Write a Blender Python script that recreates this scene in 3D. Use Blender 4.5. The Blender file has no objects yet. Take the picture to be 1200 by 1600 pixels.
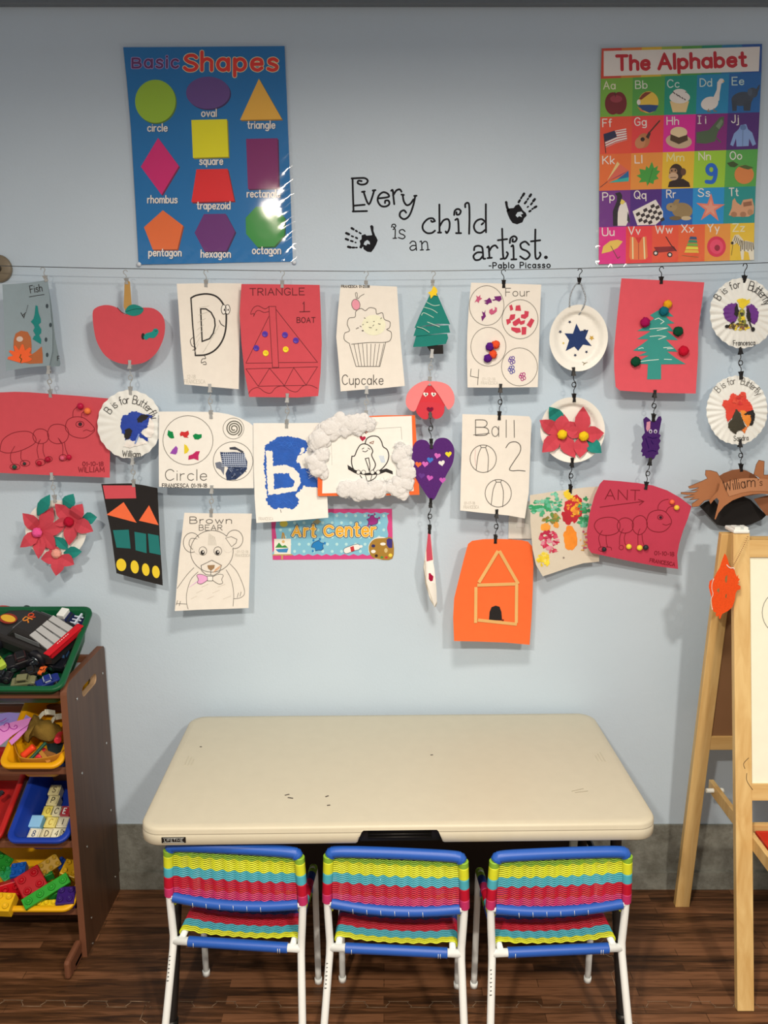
import bpy, bmesh, math, random
from mathutils import Vector, Matrix, noise
from mathutils.geometry import tessellate_polygon

random.seed(7)
SC = bpy.context.scene
COL = SC.collection

# ------------------------------------------------------------------ camera
F_PX = 1295.0
PITCH = math.atan(254 / F_PX)
CAM = Vector((0, 0, 1.70))
cam_d = bpy.data.cameras.new('camera')
cam = bpy.data.objects.new('camera', cam_d)
COL.objects.link(cam)
cam.location = CAM
cam.rotation_euler = (math.pi / 2 - PITCH, 0, 0)
cam_d.sensor_fit = 'VERTICAL'
cam_d.sensor_height = 36
cam_d.sensor_width = 27
cam_d.lens = F_PX / 1600 * 36
cam_d.clip_start = 0.05
SC.camera = cam

# ------------------------------------------------------------------ light
w = bpy.data.worlds.new('world')
SC.world = w
w.use_nodes = True
w.node_tree.nodes['Background'].inputs[0].default_value = (1.0, 0.89, 0.76, 1)
w.node_tree.nodes['Background'].inputs[1].default_value = 0.52
LIGHT_TINT = (1.0, 0.85, 0.69)


def lamp(name, loc, power, size, spread):
    d = bpy.data.lights.new(name, 'AREA')
    d.shape = 'DISK'
    d.size = size
    d.energy = power
    d.color = LIGHT_TINT
    o = bpy.data.objects.new(name, d)
    COL.objects.link(o)
    o.location = loc
    d.spread = math.radians(spread)
    return o


lamp('overhead_light', (-0.63, -0.42, 2.54), 64, 0.14, 174)
lamp('overhead_light', (0.92, -0.42, 2.54), 64, 0.20, 174)
lamp('overhead_light', (0.14, 0.95, 2.54), 27, 0.30, 176)  # added fill light that brightens the upper wall, no known fixture

vs = SC.view_settings
SC.display_settings.display_device = 'sRGB'
vs.view_transform = 'Standard'
vs.look = 'None'
vs.exposure = 0.0
vs.gamma = 1.0
vs.use_curve_mapping = False

# ------------------------------------------------------------------ pixel helpers
SN, CS = math.sin(PITCH), math.cos(PITCH)
WALL = 2.395


def ray(px, py):
    dx, dy = (px - 600) / F_PX, (py - 800) / F_PX
    return Vector((dx, CS - dy * SN, -SN - dy * CS))


def P(px, py, y):
    """point seen at (px, py) on the upright plane at distance y"""
    r = ray(px, py)
    return CAM + r * (y / r.y)


def Pz(px, py, z):
    r = ray(px, py)
    return CAM + r * ((z - CAM.z) / r.z)


# ------------------------------------------------------------------ materials
ALB = (1.0, 0.86, 0.71)       # the colour of the room light, divided out of colours read off the photo


def lin(h):
    out = []
    for i in range(3):
        v = int(h[i * 2:i * 2 + 2], 16) / 255
        out.append(v / 12.92 if v <= .04045 else ((v + .055) / 1.055) ** 2.4)
    return out


def C(h, gain=1.0):
    return tuple(min(.92, v * gain / t) for v, t in zip(lin(h), ALB)) + (1,)


MATS = {}
KIND = {  # rough, spec, noise scale, noise amount, bump, bump scale, metallic
    'paper': (.85, .3, 45, .05, .04, 300, 0),
    'ink': (.7, .3, 60, .1, 0, 1, 0),
    'paint': (.55, .5, 40, .25, .15, 120, 0),
    'felt': (.95, .1, 300, .18, .5, 700, 0),
    'plastic': (.40, .35, 30, .04, .02, 200, 0),
    'gloss': (.30, .18, 30, .04, 0, 1, 0),
    'metal': (.28, .5, 30, .08, 0, 1, 1),
    'steel': (.4, .5, 30, .06, .02, 100, 0),
    'wood': (.55, .4, 10, .12, .05, 120, 0),
    'cord': (.42, .5, 60, .06, 0, 1, 0),
    'print': (.55, .4, 20, .03, 0, 1, 0),
    'cloth': (.95, .15, 50, .2, .4, 250, 0),
}


def M(h, kind='paper', gain=1.0):
    key = (h, kind, gain)
    if key in MATS:
        return MATS[key]
    rough, spec, ns, na, bump, bs, met = KIND[kind]
    m = bpy.data.materials.new('%s_%s' % (kind, h))
    m.use_nodes = True
    nt = m.node_tree
    b = nt.nodes['Principled BSDF']
    col = C(h, gain)
    m.diffuse_color = col
    tc = nt.nodes.new('ShaderNodeTexCoord')
    n = nt.nodes.new('ShaderNodeTexNoise')
    n.inputs['Scale'].default_value = ns
    n.inputs['Detail'].default_value = 3
    nt.links.new(tc.outputs['Object'], n.inputs['Vector'])
    r = nt.nodes.new('ShaderNodeMapRange')
    r.inputs['To Min'].default_value = 1 - na
    r.inputs['To Max'].default_value = 1 + na
    nt.links.new(n.outputs[0], r.inputs['Value'])
    mx = nt.nodes.new('ShaderNodeVectorMath')
    mx.operation = 'SCALE'
    mx.inputs[0].default_value = col[:3]
    nt.links.new(r.outputs[0], mx.inputs['Scale'])
    nt.links.new(mx.outputs[0], b.inputs['Base Color'])
    b.inputs['Roughness'].default_value = rough
    b.inputs['Specular IOR Level'].default_value = spec
    b.inputs['Metallic'].default_value = met
    if bump:
        n2 = nt.nodes.new('ShaderNodeTexNoise')
        n2.inputs['Scale'].default_value = bs
        nt.links.new(tc.outputs['Object'], n2.inputs['Vector'])
        bp = nt.nodes.new('ShaderNodeBump')
        bp.inputs['Strength'].default_value = bump
        bp.inputs['Distance'].default_value = .004
        nt.links.new(n2.outputs[0], bp.inputs['Height'])
        nt.links.new(bp.outputs[0], b.inputs['Normal'])
    MATS[key] = m
    return m


def ramp(nt, stops, fac):
    r = nt.nodes.new('ShaderNodeValToRGB')
    els = r.color_ramp.elements
    while len(els) < len(stops):
        els.new(.5)
    for e, (p, c) in zip(els, stops):
        e.position = p
        e.color = c
    nt.links.new(fac, r.inputs[0])
    return r.outputs[0]


def grain_mat(name, hexa, hexb, axis, scale=9, stretch=14, rough=.5, gain=1):
    """wood: noise and waves drawn out along one axis"""
    if name in MATS:
        return MATS[name]
    m = bpy.data.materials.new(name)
    m.use_nodes = True
    nt = m.node_tree
    b = nt.nodes['Principled BSDF']
    tc = nt.nodes.new('ShaderNodeTexCoord')
    mp = nt.nodes.new('ShaderNodeMapping')
    sc = [scale * stretch / 4] * 3
    sc[axis] = scale / 4
    mp.inputs['Scale'].default_value = sc
    nt.links.new(tc.outputs['Object'], mp.inputs['Vector'])
    n = nt.nodes.new('ShaderNodeTexNoise')
    n.inputs['Scale'].default_value = 1.6
    n.inputs['Detail'].default_value = 6
    n.inputs['Distortion'].default_value = .9
    nt.links.new(mp.outputs[0], n.inputs['Vector'])
    col = ramp(nt, [(.32, C(hexa, gain)), (.68, C(hexb, gain))], n.outputs[0])
    nt.links.new(col, b.inputs['Base Color'])
    b.inputs['Roughness'].default_value = rough
    b.inputs['Specular IOR Level'].default_value = .4
    m.diffuse_color = C(hexb, gain)
    MATS[name] = m
    return m


# ------------------------------------------------------------------ object helpers
WL = {}          # world location of things (none of the roots below turns unless it says so)


def tag(o, label=None, cat=None, group=None, kind=None):
    if label:
        o['label'] = label
    if cat:
        o['category'] = cat
    if group:
        o['group'] = group
    if kind:
        o['kind'] = kind
    return o


def thing(name, loc, label, cat, group=None):
    o = bpy.data.objects.new(name, None)
    o.empty_display_size = .05
    COL.objects.link(o)
    o.location = loc
    WL[o.name] = Vector(loc)
    return tag(o, label, cat, group)


class MB:
    """mesh builder in world (or root-local) coordinates"""

    def __init__(s):
        s.v, s.f, s.m, s.sm, s.mats = [], [], [], [], []

    def mi(s, mat):
        if mat not in s.mats:
            s.mats.append(mat)
        return s.mats.index(mat)

    def add(s, vs_, fs, mat, smooth=False):
        k, i = len(s.v), s.mi(mat)
        s.v += [Vector(p) for p in vs_]
        for f in fs:
            s.f.append([a + k for a in f])
            s.m.append(i)
            s.sm.append(smooth)
        return s

    def box(s, c, d, mat, rot=None, bev=0.0):
        bm = bmesh.new()
        bmesh.ops.create_cube(bm, size=1)
        for v in bm.verts:
            v.co = Vector((v.co.x * d[0], v.co.y * d[1], v.co.z * d[2]))
        if bev:
            bmesh.ops.bevel(bm, geom=bm.edges[:], offset=bev, segments=2, profile=.5, affect='EDGES')
        return s.bm(bm, mat, c, rot)

    def bm(s, bm, mat, c=(0, 0, 0), rot=None, smooth=False):
        c = Vector(c)
        bm.verts.index_update()
        vs_ = [(rot @ v.co if rot else v.co) + c for v in bm.verts]
        s.add(vs_, [[v.index for v in f.verts] for f in bm.faces], mat, smooth)
        bm.free()
        return s

    def bar(s, a, b, wx, wz, mat, up=(0, 0, 1), bev=0.0):
        """box from a to b, wx wide, wz thick along up"""
        a, b = Vector(a), Vector(b)
        d = b - a
        z = d.normalized()
        x = Vector(up).cross(z).normalized()
        y = z.cross(x)
        R = Matrix((x, y, z)).transposed()
        return s.box((a + b) / 2, (wx, wz, d.length), mat, R, bev)

    def tube(s, pts, r, mat, n=8, closed=False, caps=True, rad=None, smooth=True):
        pts = [Vector(p) for p in pts]
        N = len(pts)
        vs_, prev = [], None
        for i, p in enumerate(pts):
            if closed:
                t = pts[(i + 1) % N] - pts[i - 1]
            else:
                t = pts[min(i + 1, N - 1)] - pts[max(i - 1, 0)]
            t = t.normalized() if t.length > 1e-9 else Vector((0, 0, 1))
            if prev is None:
                ref = Vector((0, 0, 1)) if abs(t.z) < .9 else Vector((1, 0, 0))
                a = ref.cross(t).normalized()
            else:
                a = (prev - t * prev.dot(t))
                a = a.normalized() if a.length > 1e-6 else Vector((1, 0, 0))
            prev = a
            b = t.cross(a)
            rr = rad[i] if rad else r
            for k in range(n):
                q = 2 * math.pi * k / n
                vs_.append(p + a * (rr * math.cos(q)) + b * (rr * math.sin(q)))
        fs = []
        for i in range(N if closed else N - 1):
            j = (i + 1) % N
            for k in range(n):
                l = (k + 1) % n
                fs.append([i * n + k, i * n + l, j * n + l, j * n + k])
        s.add(vs_, fs, mat, smooth)
        if caps and not closed:
            base = len(s.v) - len(vs_)
            mi = s.mi(mat)
            for f in ([base + k for k in range(n)][::-1], [base + (N - 1) * n + k for k in range(n)]):
                s.f.append(f)
                s.m.append(mi)
                s.sm.append(False)
        return s

    def ball(s, c, r, mat, rot=None, sub=2, rough=0.0, scale=(1, 1, 1)):
        bm = bmesh.new()
        bmesh.ops.create_icosphere(bm, subdivisions=sub, radius=r)
        for v in bm.verts:
            if rough:
                v.co *= 1 + rough * (random.random() - .5) * 2
            v.co = Vector((v.co.x * scale[0], v.co.y * scale[1], v.co.z * scale[2]))
        return s.bm(bm, mat, c, rot, True)

    def cyl(s, a, b, r, mat, n=16, r2=None):
        return s.tube([a, b], r, mat, n, rad=[r, r if r2 is None else r2])

    def build(s, name, parent=None, label=None, cat=None, group=None, kind=None, local=False, origin=None):
        lo = Vector((min(v.x for v in s.v), min(v.y for v in s.v), min(v.z for v in s.v)))
        hi = Vector((max(v.x for v in s.v), max(v.y for v in s.v), max(v.z for v in s.v)))
        c = Vector(origin) if origin is not None else (lo + hi) / 2
        me = bpy.data.meshes.new(name)
        me.from_pydata([tuple(v - c) for v in s.v], [], s.f)
        for m in s.mats:
            me.materials.append(m)
        me.polygons.foreach_set('material_index', s.m)
        me.polygons.foreach_set('use_smooth', s.sm)
        me.update()
        o = bpy.data.objects.new(name, me)
        COL.objects.link(o)
        if parent:
            o.parent = parent
            o.location = c - (Vector() if local and parent.type == 'EMPTY' else WL.get(parent.name, Vector()))
        else:
            o.location = c
        WL[o.name] = c
        return tag(o, label, cat, group, kind)


def lathe(mb, prof, c, mat, n=24, R=None):
    """prof: list of (r, z)"""
    vs_, fs = [], []
    for r, z in prof:
        for k in range(n):
            q = 2 * math.pi * k / n
            p = Vector((r * math.cos(q), r * math.sin(q), z))
            vs_.append((R @ p if R else p) + Vector(c))
    for i in range(len(prof) - 1):
        for k in range(n):
            l = (k + 1) % n
            fs.append([i * n + k, i * n + l, (i + 1) * n + l, (i + 1) * n + k])
    mb.add(vs_, fs, mat, True)


def smooth(pts, closed=False, seg=6):
    """Catmull-Rom through 2-D or 3-D points"""
    n = len(pts)
    if n < 3:
        return list(pts)
    out = []
    rng = range(n) if closed else range(n - 1)
    for i in rng:
        if closed:
            p0, p1, p2, p3 = pts[i - 1], pts[i], pts[(i + 1) % n], pts[(i + 2) % n]
        else:
            p0, p1, p2, p3 = pts[max(i - 1, 0)], pts[i], pts[i + 1], pts[min(i + 2, n - 1)]
        for k in range(seg):
            t = k / seg
            out.append(tuple(.5 * (2 * b + (c - a) * t + (2 * a - 5 * b + 4 * c - d) * t * t
                                   + (3 * b - a - 3 * c + d) * t ** 3) for a, b, c, d in zip(p0, p1, p2, p3)))
    if not closed:
        out.append(tuple(pts[-1]))
    return out


# ------------------------------------------------------------------ single-stroke lettering
GLYPHS = {
    'A': '60|0 0 30 100 60 0|11 36 49 36', 'B': '52|0 0 0 100|~0 100 36 98 46 76 34 54 0 53|~0 53 40 50 52 27 40 3 0 0',
    'C': '56|~56 82 42 98 22 98 4 75 2 38 14 8 34 0 56 16', 'D': '56|0 0 0 100|~0 100 34 95 56 65 56 35 34 5 0 0',
    'E': '48|48 100 0 100 0 0 48 0|0 52 40 52', 'F': '46|46 100 0 100 0 0|0 52 38 52',
    'G': '58|~56 82 42 98 22 98 4 75 2 35 16 5 36 0 56 14|56 14 56 44 34 44', 'H': '54|0 0 0 100|54 0 54 100|0 52 54 52',
    'I': '2|1 0 1 100', 'J': '40|~38 100 38 25 30 3 12 0 0 18', 'K': '52|0 0 0 100|48 100 0 40|16 56 52 0', 'L': '44|0 100 0 0 44 0',
    'M': '68|0 0 4 100 34 20 64 100 68 0', 'N': '56|0 0 0 100 56 0 56 100', 'O': '62|@31 50 31 50', 'P': '50|0 0 0 100|~0 100 36 98 50 74 36 48 0 46',
    'Q': '62|@31 50 31 50|38 24 62 -6', 'R': '52|0 0 0 100|~0 100 36 98 48 75 36 52 0 50|22 50 52 0',
    'S': '50|~48 85 36 99 14 97 4 76 18 56 38 45 50 25 38 3 14 0 0 16', 'T': '56|0 100 56 100|28 100 28 0',
    'U': '54|~0 100 0 28 10 4 27 0 44 4 54 28 54 100', 'V': '58|0 100 29 0 58 100', 'W': '80|0 100 20 0 40 80 60 0 80 100',
    'X': '54|0 100 54 0|54 100 0 0', 'Y': '54|0 100 27 48 54 100|27 48 27 0', 'Z': '52|0 100 52 100 0 0 52 0',
    'a': '44|@21 31 21 31|43 62 43 0', 'b': '44|0 100 0 0|@22 31 21 31', 'c': '40|~40 52 26 62 8 54 1 31 8 8 26 0 40 11',
    'd': '44|43 100 43 0|@21 31 21 31', 'e': '43|2 33 42 33|~42 33 38 54 22 62 6 52 1 30 8 8 26 0 41 12',
    'f': '28|~28 97 18 99 11 88 11 60|11 60 11 0|0 62 26 62', 'g': '44|@21 31 21 31|~43 62 43 -12 32 -30 6 -26',
    'h': '40|0 100 0 0|~0 40 10 58 24 62 38 50 39 34|39 34 39 0', 'i': '2|1 62 1 0|1 84 1 87', 'j': '14|~12 62 12 -16 8 -30 -6 -30|12 84 12 87',
    'k': '36|0 100 0 0|34 62 2 26|12 36 36 0', 'l': '2|1 100 1 0',
    'm': '66|0 62 0 0|~0 42 10 58 20 62 31 52 33 36|33 36 33 0|~33 42 43 58 53 62 64 52 66 36|66 36 66 0',
    'n': '40|0 62 0 0|~0 40 10 58 24 62 38 50 39 34|39 34 39 0', 'o': '46|@23 31 23 31', 'p': '44|0 62 0 -32|@22 31 21 31',
    'q': '44|43 62 43 -32|@21 31 21 31', 'r': '26|0 62 0 0|~0 38 8 56 26 61', 's': '36|~35 52 22 62 6 56 6 40 20 32 34 22 32 6 16 0 0 8',
    't': '30|13 92 13 20|~13 20 16 4 30 2|0 62 28 62', 'u': '40|~0 62 0 22 8 3 22 0 36 12 40 26|40 62 40 0', 'v': '40|0 62 20 0 40 62',
    'w': '58|0 62 15 0 29 56 43 0 58 62', 'x': '38|0 62 38 0|38 62 0 0', 'y': '40|0 62 20 2|40 62 12 -32', 'z': '36|0 62 36 62 0 0 36 0',
    '0': '52|@26 50 25 50', '1': '14|0 82 12 100 12 0', '2': '50|~2 78 12 96 30 100 46 86 44 62 0 0|0 0 50 0', '4': '52|40 0 40 100 0 34 52 34',
    '7': '46|0 100 46 100 14 0', '3': '44|~2 88 20 100 40 86 34 60 16 54 40 44 44 20 24 0 2 12', '5': '46|42 100 6 100 4 58|~4 58 26 64 44 40 38 8 18 0 0 10', '6': '46|~38 98 12 70 2 32 22 0 44 24 34 54 6 46',
    '8': '46|@23 75 20 25|@23 25 23 25', '9': '46|@23 70 22 30|~45 70 42 30 26 0', '.': '2|1 0 1 3', '-': '26|0 42 26 42', ' ': '30', "'": '4|2 100 0 80',
}


def glyph_strokes(ch):
    parts = GLYPHS[ch].split('|')
    out = []
    for p in parts[1:]:
        q = p[1:] if p[0] in '~@' else p
        v = [float(t) / 100 for t in q.split()]
        if p[0] == '@':
            cx, cy, rx, ry = v
            out.append([(cx + rx * math.cos(a * math.pi / 10), cy + ry * math.sin(a * math.pi / 10)) for a in range(21)])
            continue
        pts = list(zip(v[::2], v[1::2]))
        out.append(smooth(pts, seg=4) if p[0] == '~' else pts)
    return float(parts[0]) / 100, out


# ------------------------------------------------------------------ flat work: paper, drawings, prints, built at its own distance from the wall
LU = .00035


class Art:
    def __init__(s, off, crop=(0, 0, 1), g=0, base=WALL, lu=LU):
        s.off = off if callable(off) else (lambda x, y: off)
        s.flat = not callable(off)
        s.cr, s.g, s.base, s.lu = crop, g, base, lu
        s.groups, s.th, s.n = {}, {}, 0

    def X(s, p):
        return (s.cr[0] + p[0] * s.cr[2], s.cr[1] + p[1] * s.cr[2])

    def W(s, x, y, lift=0):
        return P(x, y, s.base - s.off(x, y) - lift * s.lu)

    def at(s, p, lift=0):
        return s.W(*s.X(p), lift)

    def tri(s, t, mat, lift):
        s.groups.setdefault((mat, lift), []).extend(t)

    def poly(s, pts, mat, lift=1, sm=False, holes=(), th=0):
        if sm:
            pts = smooth(pts, True, 5)
        loops = [[s.X(p) for p in pts]] + [[s.X(p) for p in h] for h in holes]
        flat = [p for l in loops for p in l]
        tr = tessellate_polygon([[Vector((p[0], p[1], 0)) for p in l] for l in loops])
        if lift and not th:
            s.n = (s.n + 1) % 24
            lift += s.n * .03
        s.tri([[flat[i] for i in t] for t in tr], mat, lift)
        if th:
            s.th[(mat, lift)] = th
        return s

    def rough(s, pts, mat, lift=1, amp=4, step=9, seed=1):
        """polygon with a ragged painted edge"""
        rnd = random.Random(seed)
        out = []
        for a, b in zip(pts, list(pts[1:]) + [pts[0]]):
            L = math.hypot(b[0] - a[0], b[1] - a[1])
            n = max(1, int(L / step))
            for k in range(n):
                t = k / n
                out.append((a[0] + (b[0] - a[0]) * t + (rnd.random() - .5) * 2 * amp, a[1] + (b[1] - a[1]) * t + (rnd.random() - .5) * 2 * amp))
        return s.poly(out, mat, lift)

    def sheet(s, pts, mat, th=.0005, sm=False, holes=()):
        return s.poly(pts, mat, 0, sm, holes, th)

    def rpoly(s, pts, mat, lift=1):
        """crop-space polygon given as flat numbers"""
        return s.poly(list(zip(pts[::2], pts[1::2])), mat, lift)

    def blob(s, cx, cy, rx, ry, mat, lift=1, jag=.25, n=22, seed=0):
        rnd = random.Random(seed)
        pts = []
        for k in range(n):
            a = 2 * math.pi * k / n
            q = 1 + jag * (rnd.random() - .5) * 2
            pts.append((cx + rx * q * math.cos(a), cy + ry * q * math.sin(a)))
        return s.poly(pts, mat, lift)

    def ell(s, cx, cy, rx, ry, mat, lift=1, rot=0, n=24, th=0):
        c, d = math.cos(rot), math.sin(rot)
        pts = []
        for k in range(n):
            a = 2 * math.pi * k / n
            x, y = rx * math.cos(a), ry * math.sin(a)
            pts.append((cx + x * c - y * d, cy + x * d + y * c))
        return s.poly(pts, mat, lift, th=th)

    def ring(s, cx, cy, rx, ry, w_, mat, lift=2, rot=0):
        c, d = math.cos(rot), math.sin(rot)
        pts = []
        for k in range(32):
            a = 2 * math.pi * k / 32
            x, y = rx * math.cos(a), ry * math.sin(a)
            pts.append((cx + x * c - y * d, cy + x * d + y * c))
        return s.line(pts + pts[:1], w_, mat, lift)

    def line(s, pts, w_, mat, lift=2, sm=False, closed=False):
        if sm:
            pts = smooth(pts, closed, 6)
        if closed:
            pts = list(pts) + [pts[0]]
        q = [s.X(p) for p in pts]
        hw = w_ * s.cr[2] / 2
        step = 3.0
        d = [q[0]]
        for a, b in zip(q, q[1:]):
            L = math.hypot(b[0] - a[0], b[1] - a[1])
            n = 1 if s.flat else max(1, int(L / step))
            for k in range(1, n + 1):
                d.append((a[0] + (b[0] - a[0]) * k / n, a[1] + (b[1] - a[1]) * k / n))
        N = len(d)
        tris, jn = [], []
        dirs = []
        for a, b in zip(d, d[1:]):
            L = math.hypot(b[0] - a[0], b[1] - a[1]) or 1e-6
            dirs.append(((b[0] - a[0]) / L, (b[1] - a[1]) / L))
        Ls, Rs = [], []
        for i, p in enumerate(d):
            t0 = dirs[max(i - 1, 0)]
            t1 = dirs[min(i, N - 2)]
            dot = t0[0] * t1[0] + t0[1] * t1[1]
            if 0 < i < N - 1 and dot < .6:
                jn += s.disc(p, hw)
            nx, ny = -(t0[1] + t1[1]), t0[0] + t1[0]
            l = math.hypot(nx, ny)
            if l < 1e-3:
                nx, ny, l = -t1[1], t1[0], 1
            nx, ny = nx / l, ny / l
            m = hw / max(.6, math.sqrt(max(0, (1 + dot) / 2)))
            Ls.append((p[0] + nx * m, p[1] + ny * m))
            Rs.append((p[0] - nx * m, p[1] - ny * m))
        for i in range(N - 1):
            tris.append([Ls[i], Rs[i], Rs[i + 1]])
            tris.append([Ls[i], Rs[i + 1], Ls[i + 1]])
        jn += s.disc(d[0], hw) + s.disc(d[-1], hw)
        s.n = (s.n + 1) % 24
        lift += s.n * .03
        s.tri(tris, mat, lift)
        s.tri(jn, mat, lift + .013)
        return s

    def disc(s, p, r):
        n = 8 if r < 2 else 12
        ring = [(p[0] + r * math.cos(2 * math.pi * k / n), p[1] + r * math.sin(2 * math.pi * k / n)) for k in range(n)]
        return [[p, ring[k], ring[(k + 1) % n]] for k in range(n)]

    def text(s, st, x, y, h, w_, mat, lift=2, W=None, rot=0.0, sp=.2, slant=0, wob=0):
        adv, tot = [], 0
        for ch in st:
            wd, _ = glyph_strokes(ch)
            adv.append(tot)
            tot += wd + sp
        tot -= sp
        kx = (W / (tot * h)) if W else 1
        c, d = math.cos(rot), math.sin(rot)
        rnd = random.Random(len(st))
        for ch, a in zip(st, adv):
            jy = wob * (rnd.random() - .5) * h
            for pl in glyph_strokes(ch)[1]:
                q = []
                for u, v in pl:
                    X_, Y_ = (a + u) * h * kx + v * slant * h, -v * h + jy
                    q.append((x + X_ * c - Y_ * d, y + X_ * d + Y_ * c))
                s.line(q, w_, mat, lift)
        return s

    def arctext(s, st, cx, cy, rx, ry, a0, a1, h, w_, mat, lift=2):
        """letters standing on an ellipse from angle a0 to a1 (degrees, 90 = top)"""
        adv, tot = [], 0
        for ch in st:
            wd, _ = glyph_strokes(ch)
            adv.append((tot, wd))
            tot += wd + .2
        for ch, (a, wd) in zip(st, adv):
            t = math.radians(a0 + (a1 - a0) * (a + wd / 2) / tot)
            bx, by = cx + rx * math.cos(t), cy - ry * math.sin(t)
            r = math.pi / 2 - t
            c, d = math.cos(r), math.sin(r)
            for pl in glyph_strokes(ch)[1]:
                q = [(bx + (u - wd / 2) * h * c + v * h * d, by + (u - wd / 2) * h * d - v * h * c) for u, v in pl]
                s.line(q, w_, mat, lift)
        return s

    def build(s, name, parent=None, label=None, cat=None, group=None, kind=None):
        mb = MB()
        for (mat, lift), tris in s.groups.items():
            th = s.th.get((mat, lift), 0)
            bm = bmesh.new()
            cache = {}

            def gv(p):
                k = (round(p[0], 3), round(p[1], 3))
                if k not in cache:
                    cache[k] = bm.verts.new((p[0], p[1], 0))
                return cache[k]
            for t in tris:
                a = (t[1][0] - t[0][0]) * (t[2][1] - t[0][1]) - (t[1][1] - t[0][1]) * (t[2][0] - t[0][0])
                if abs(a) < 1e-5:
                    continue
                vv = [gv(p) for p in (t if a > 0 else t[::-1])]
                if len(set(vv)) == 3:
                    try:
                        bm.faces.new(vv)
                    except ValueError:
                        pass
            if not bm.faces:
                bm.free()
                continue
            if s.g and not s.flat:
                big = any(f.calc_area() > s.g * s.g * .3 for f in bm.faces)
                if big:
                    for ax in (0, 1):
                        lo = min(v.co[ax] for v in bm.verts)
                        hi = max(v.co[ax] for v in bm.verts)
                        k = math.floor(lo / s.g) + 1
                        while k * s.g < hi:
                            co = [0, 0, 0]
                            co[ax] = k * s.g
                            no = [0, 0, 0]
                            no[ax] = 1
                            bmesh.ops.bisect_plane(bm, geom=bm.verts[:] + bm.edges[:] + bm.faces[:], dist=1e-4, plane_co=co, plane_no=no)
                            k += 1
            bm.verts.index_update()
            V2 = [(v.co.x, v.co.y) for v in bm.verts]
            fr = [s.W(x, y, lift) for x, y in V2]
            F = [[v.index for v in f.verts] for f in bm.faces]
            mb.add(fr, F, mat, not s.flat)
            if th:
                back = [P(x, y, s.base - s.off(x, y) - lift * s.lu + th) for x, y in V2]
                mb.add(back, [f[::-1] for f in F], mat, not s.flat)
                for e in bm.edges:
                    if len(e.link_faces) == 1:
                        i, j = e.verts[0].index, e.verts[1].index
                        mb.add([fr[i], fr[j], back[j], back[i]], [[0, 1, 2, 3]], mat)
            bm.free()
        return mb.build(name, parent, label, cat, group, kind)


def copy_tree(o, parent=None):
    c = o.copy()
    COL.objects.link(c)
    c.parent = parent
    for ch in list(o.children):
        copy_tree(ch, c)
    return c


def wall_mat():
    m = bpy.data.materials.new('wall_paint')
    m.use_nodes = True
    nt = m.node_tree
    b = nt.nodes['Principled BSDF']
    tc = nt.nodes.new('ShaderNodeTexCoord')
    n = nt.nodes.new('ShaderNodeTexNoise')
    n.inputs['Scale'].default_value = 2.2
    n.inputs['Detail'].default_value = 5
    nt.links.new(tc.outputs['Object'], n.inputs['Vector'])
    col = ramp(nt, [(.3, (.525, .665, .81, 1)), (.7, (.565, .705, .85, 1))], n.outputs[0])
    nt.links.new(col, b.inputs['Base Color'])
    b.inputs['Roughness'].default_value = .48
    b.inputs['Specular IOR Level'].default_value = .35
    n2 = nt.nodes.new('ShaderNodeTexNoise')
    n2.inputs['Scale'].default_value = 160
    n3 = nt.nodes.new('ShaderNodeTexNoise')
    n3.inputs['Scale'].default_value = 9
    ad = nt.nodes.new('ShaderNodeMath')
    ad.operation = 'MULTIPLY_ADD'
    ad.inputs[1].default_value = 5.0
    for q in (n2, n3):
        nt.links.new(tc.outputs['Object'], q.inputs['Vector'])
    nt.links.new(n3.outputs[0], ad.inputs[0])
    nt.links.new(n2.outputs[0], ad.inputs[2])
    bp = nt.nodes.new('ShaderNodeBump')
    bp.inputs['Strength'].default_value = .12
    bp.inputs['Distance'].default_value = .003
    nt.links.new(ad.outputs[0], bp.inputs['Height'])
    nt.links.new(bp.outputs[0], b.inputs['Normal'])
    return m


def concrete_mat():
    m = bpy.data.materials.new('concrete')
    m.use_nodes = True
    nt = m.node_tree
    b = nt.nodes['Principled BSDF']
    tc = nt.nodes.new('ShaderNodeTexCoord')
    n = nt.nodes.new('ShaderNodeTexNoise')
    n.inputs['Scale'].default_value = 14
    n.inputs['Detail'].default_value = 9
    n.inputs['Roughness'].default_value = .7
    nt.links.new(tc.outputs['Object'], n.inputs['Vector'])
    col = ramp(nt, [(.3, C('5E5748')), (.55, C('858070')), (.75, C('9A9482'))], n.outputs[0])
    nt.links.new(col, b.inputs['Base Color'])
    b.inputs['Roughness'].default_value = .9
    bp = nt.nodes.new('ShaderNodeBump')
    bp.inputs['Strength'].default_value = .6
    bp.inputs['Distance'].default_value = .01
    nt.links.new(n.outputs[0], bp.inputs['Height'])
    nt.links.new(bp.outputs[0], b.inputs['Normal'])
    return m


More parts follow.
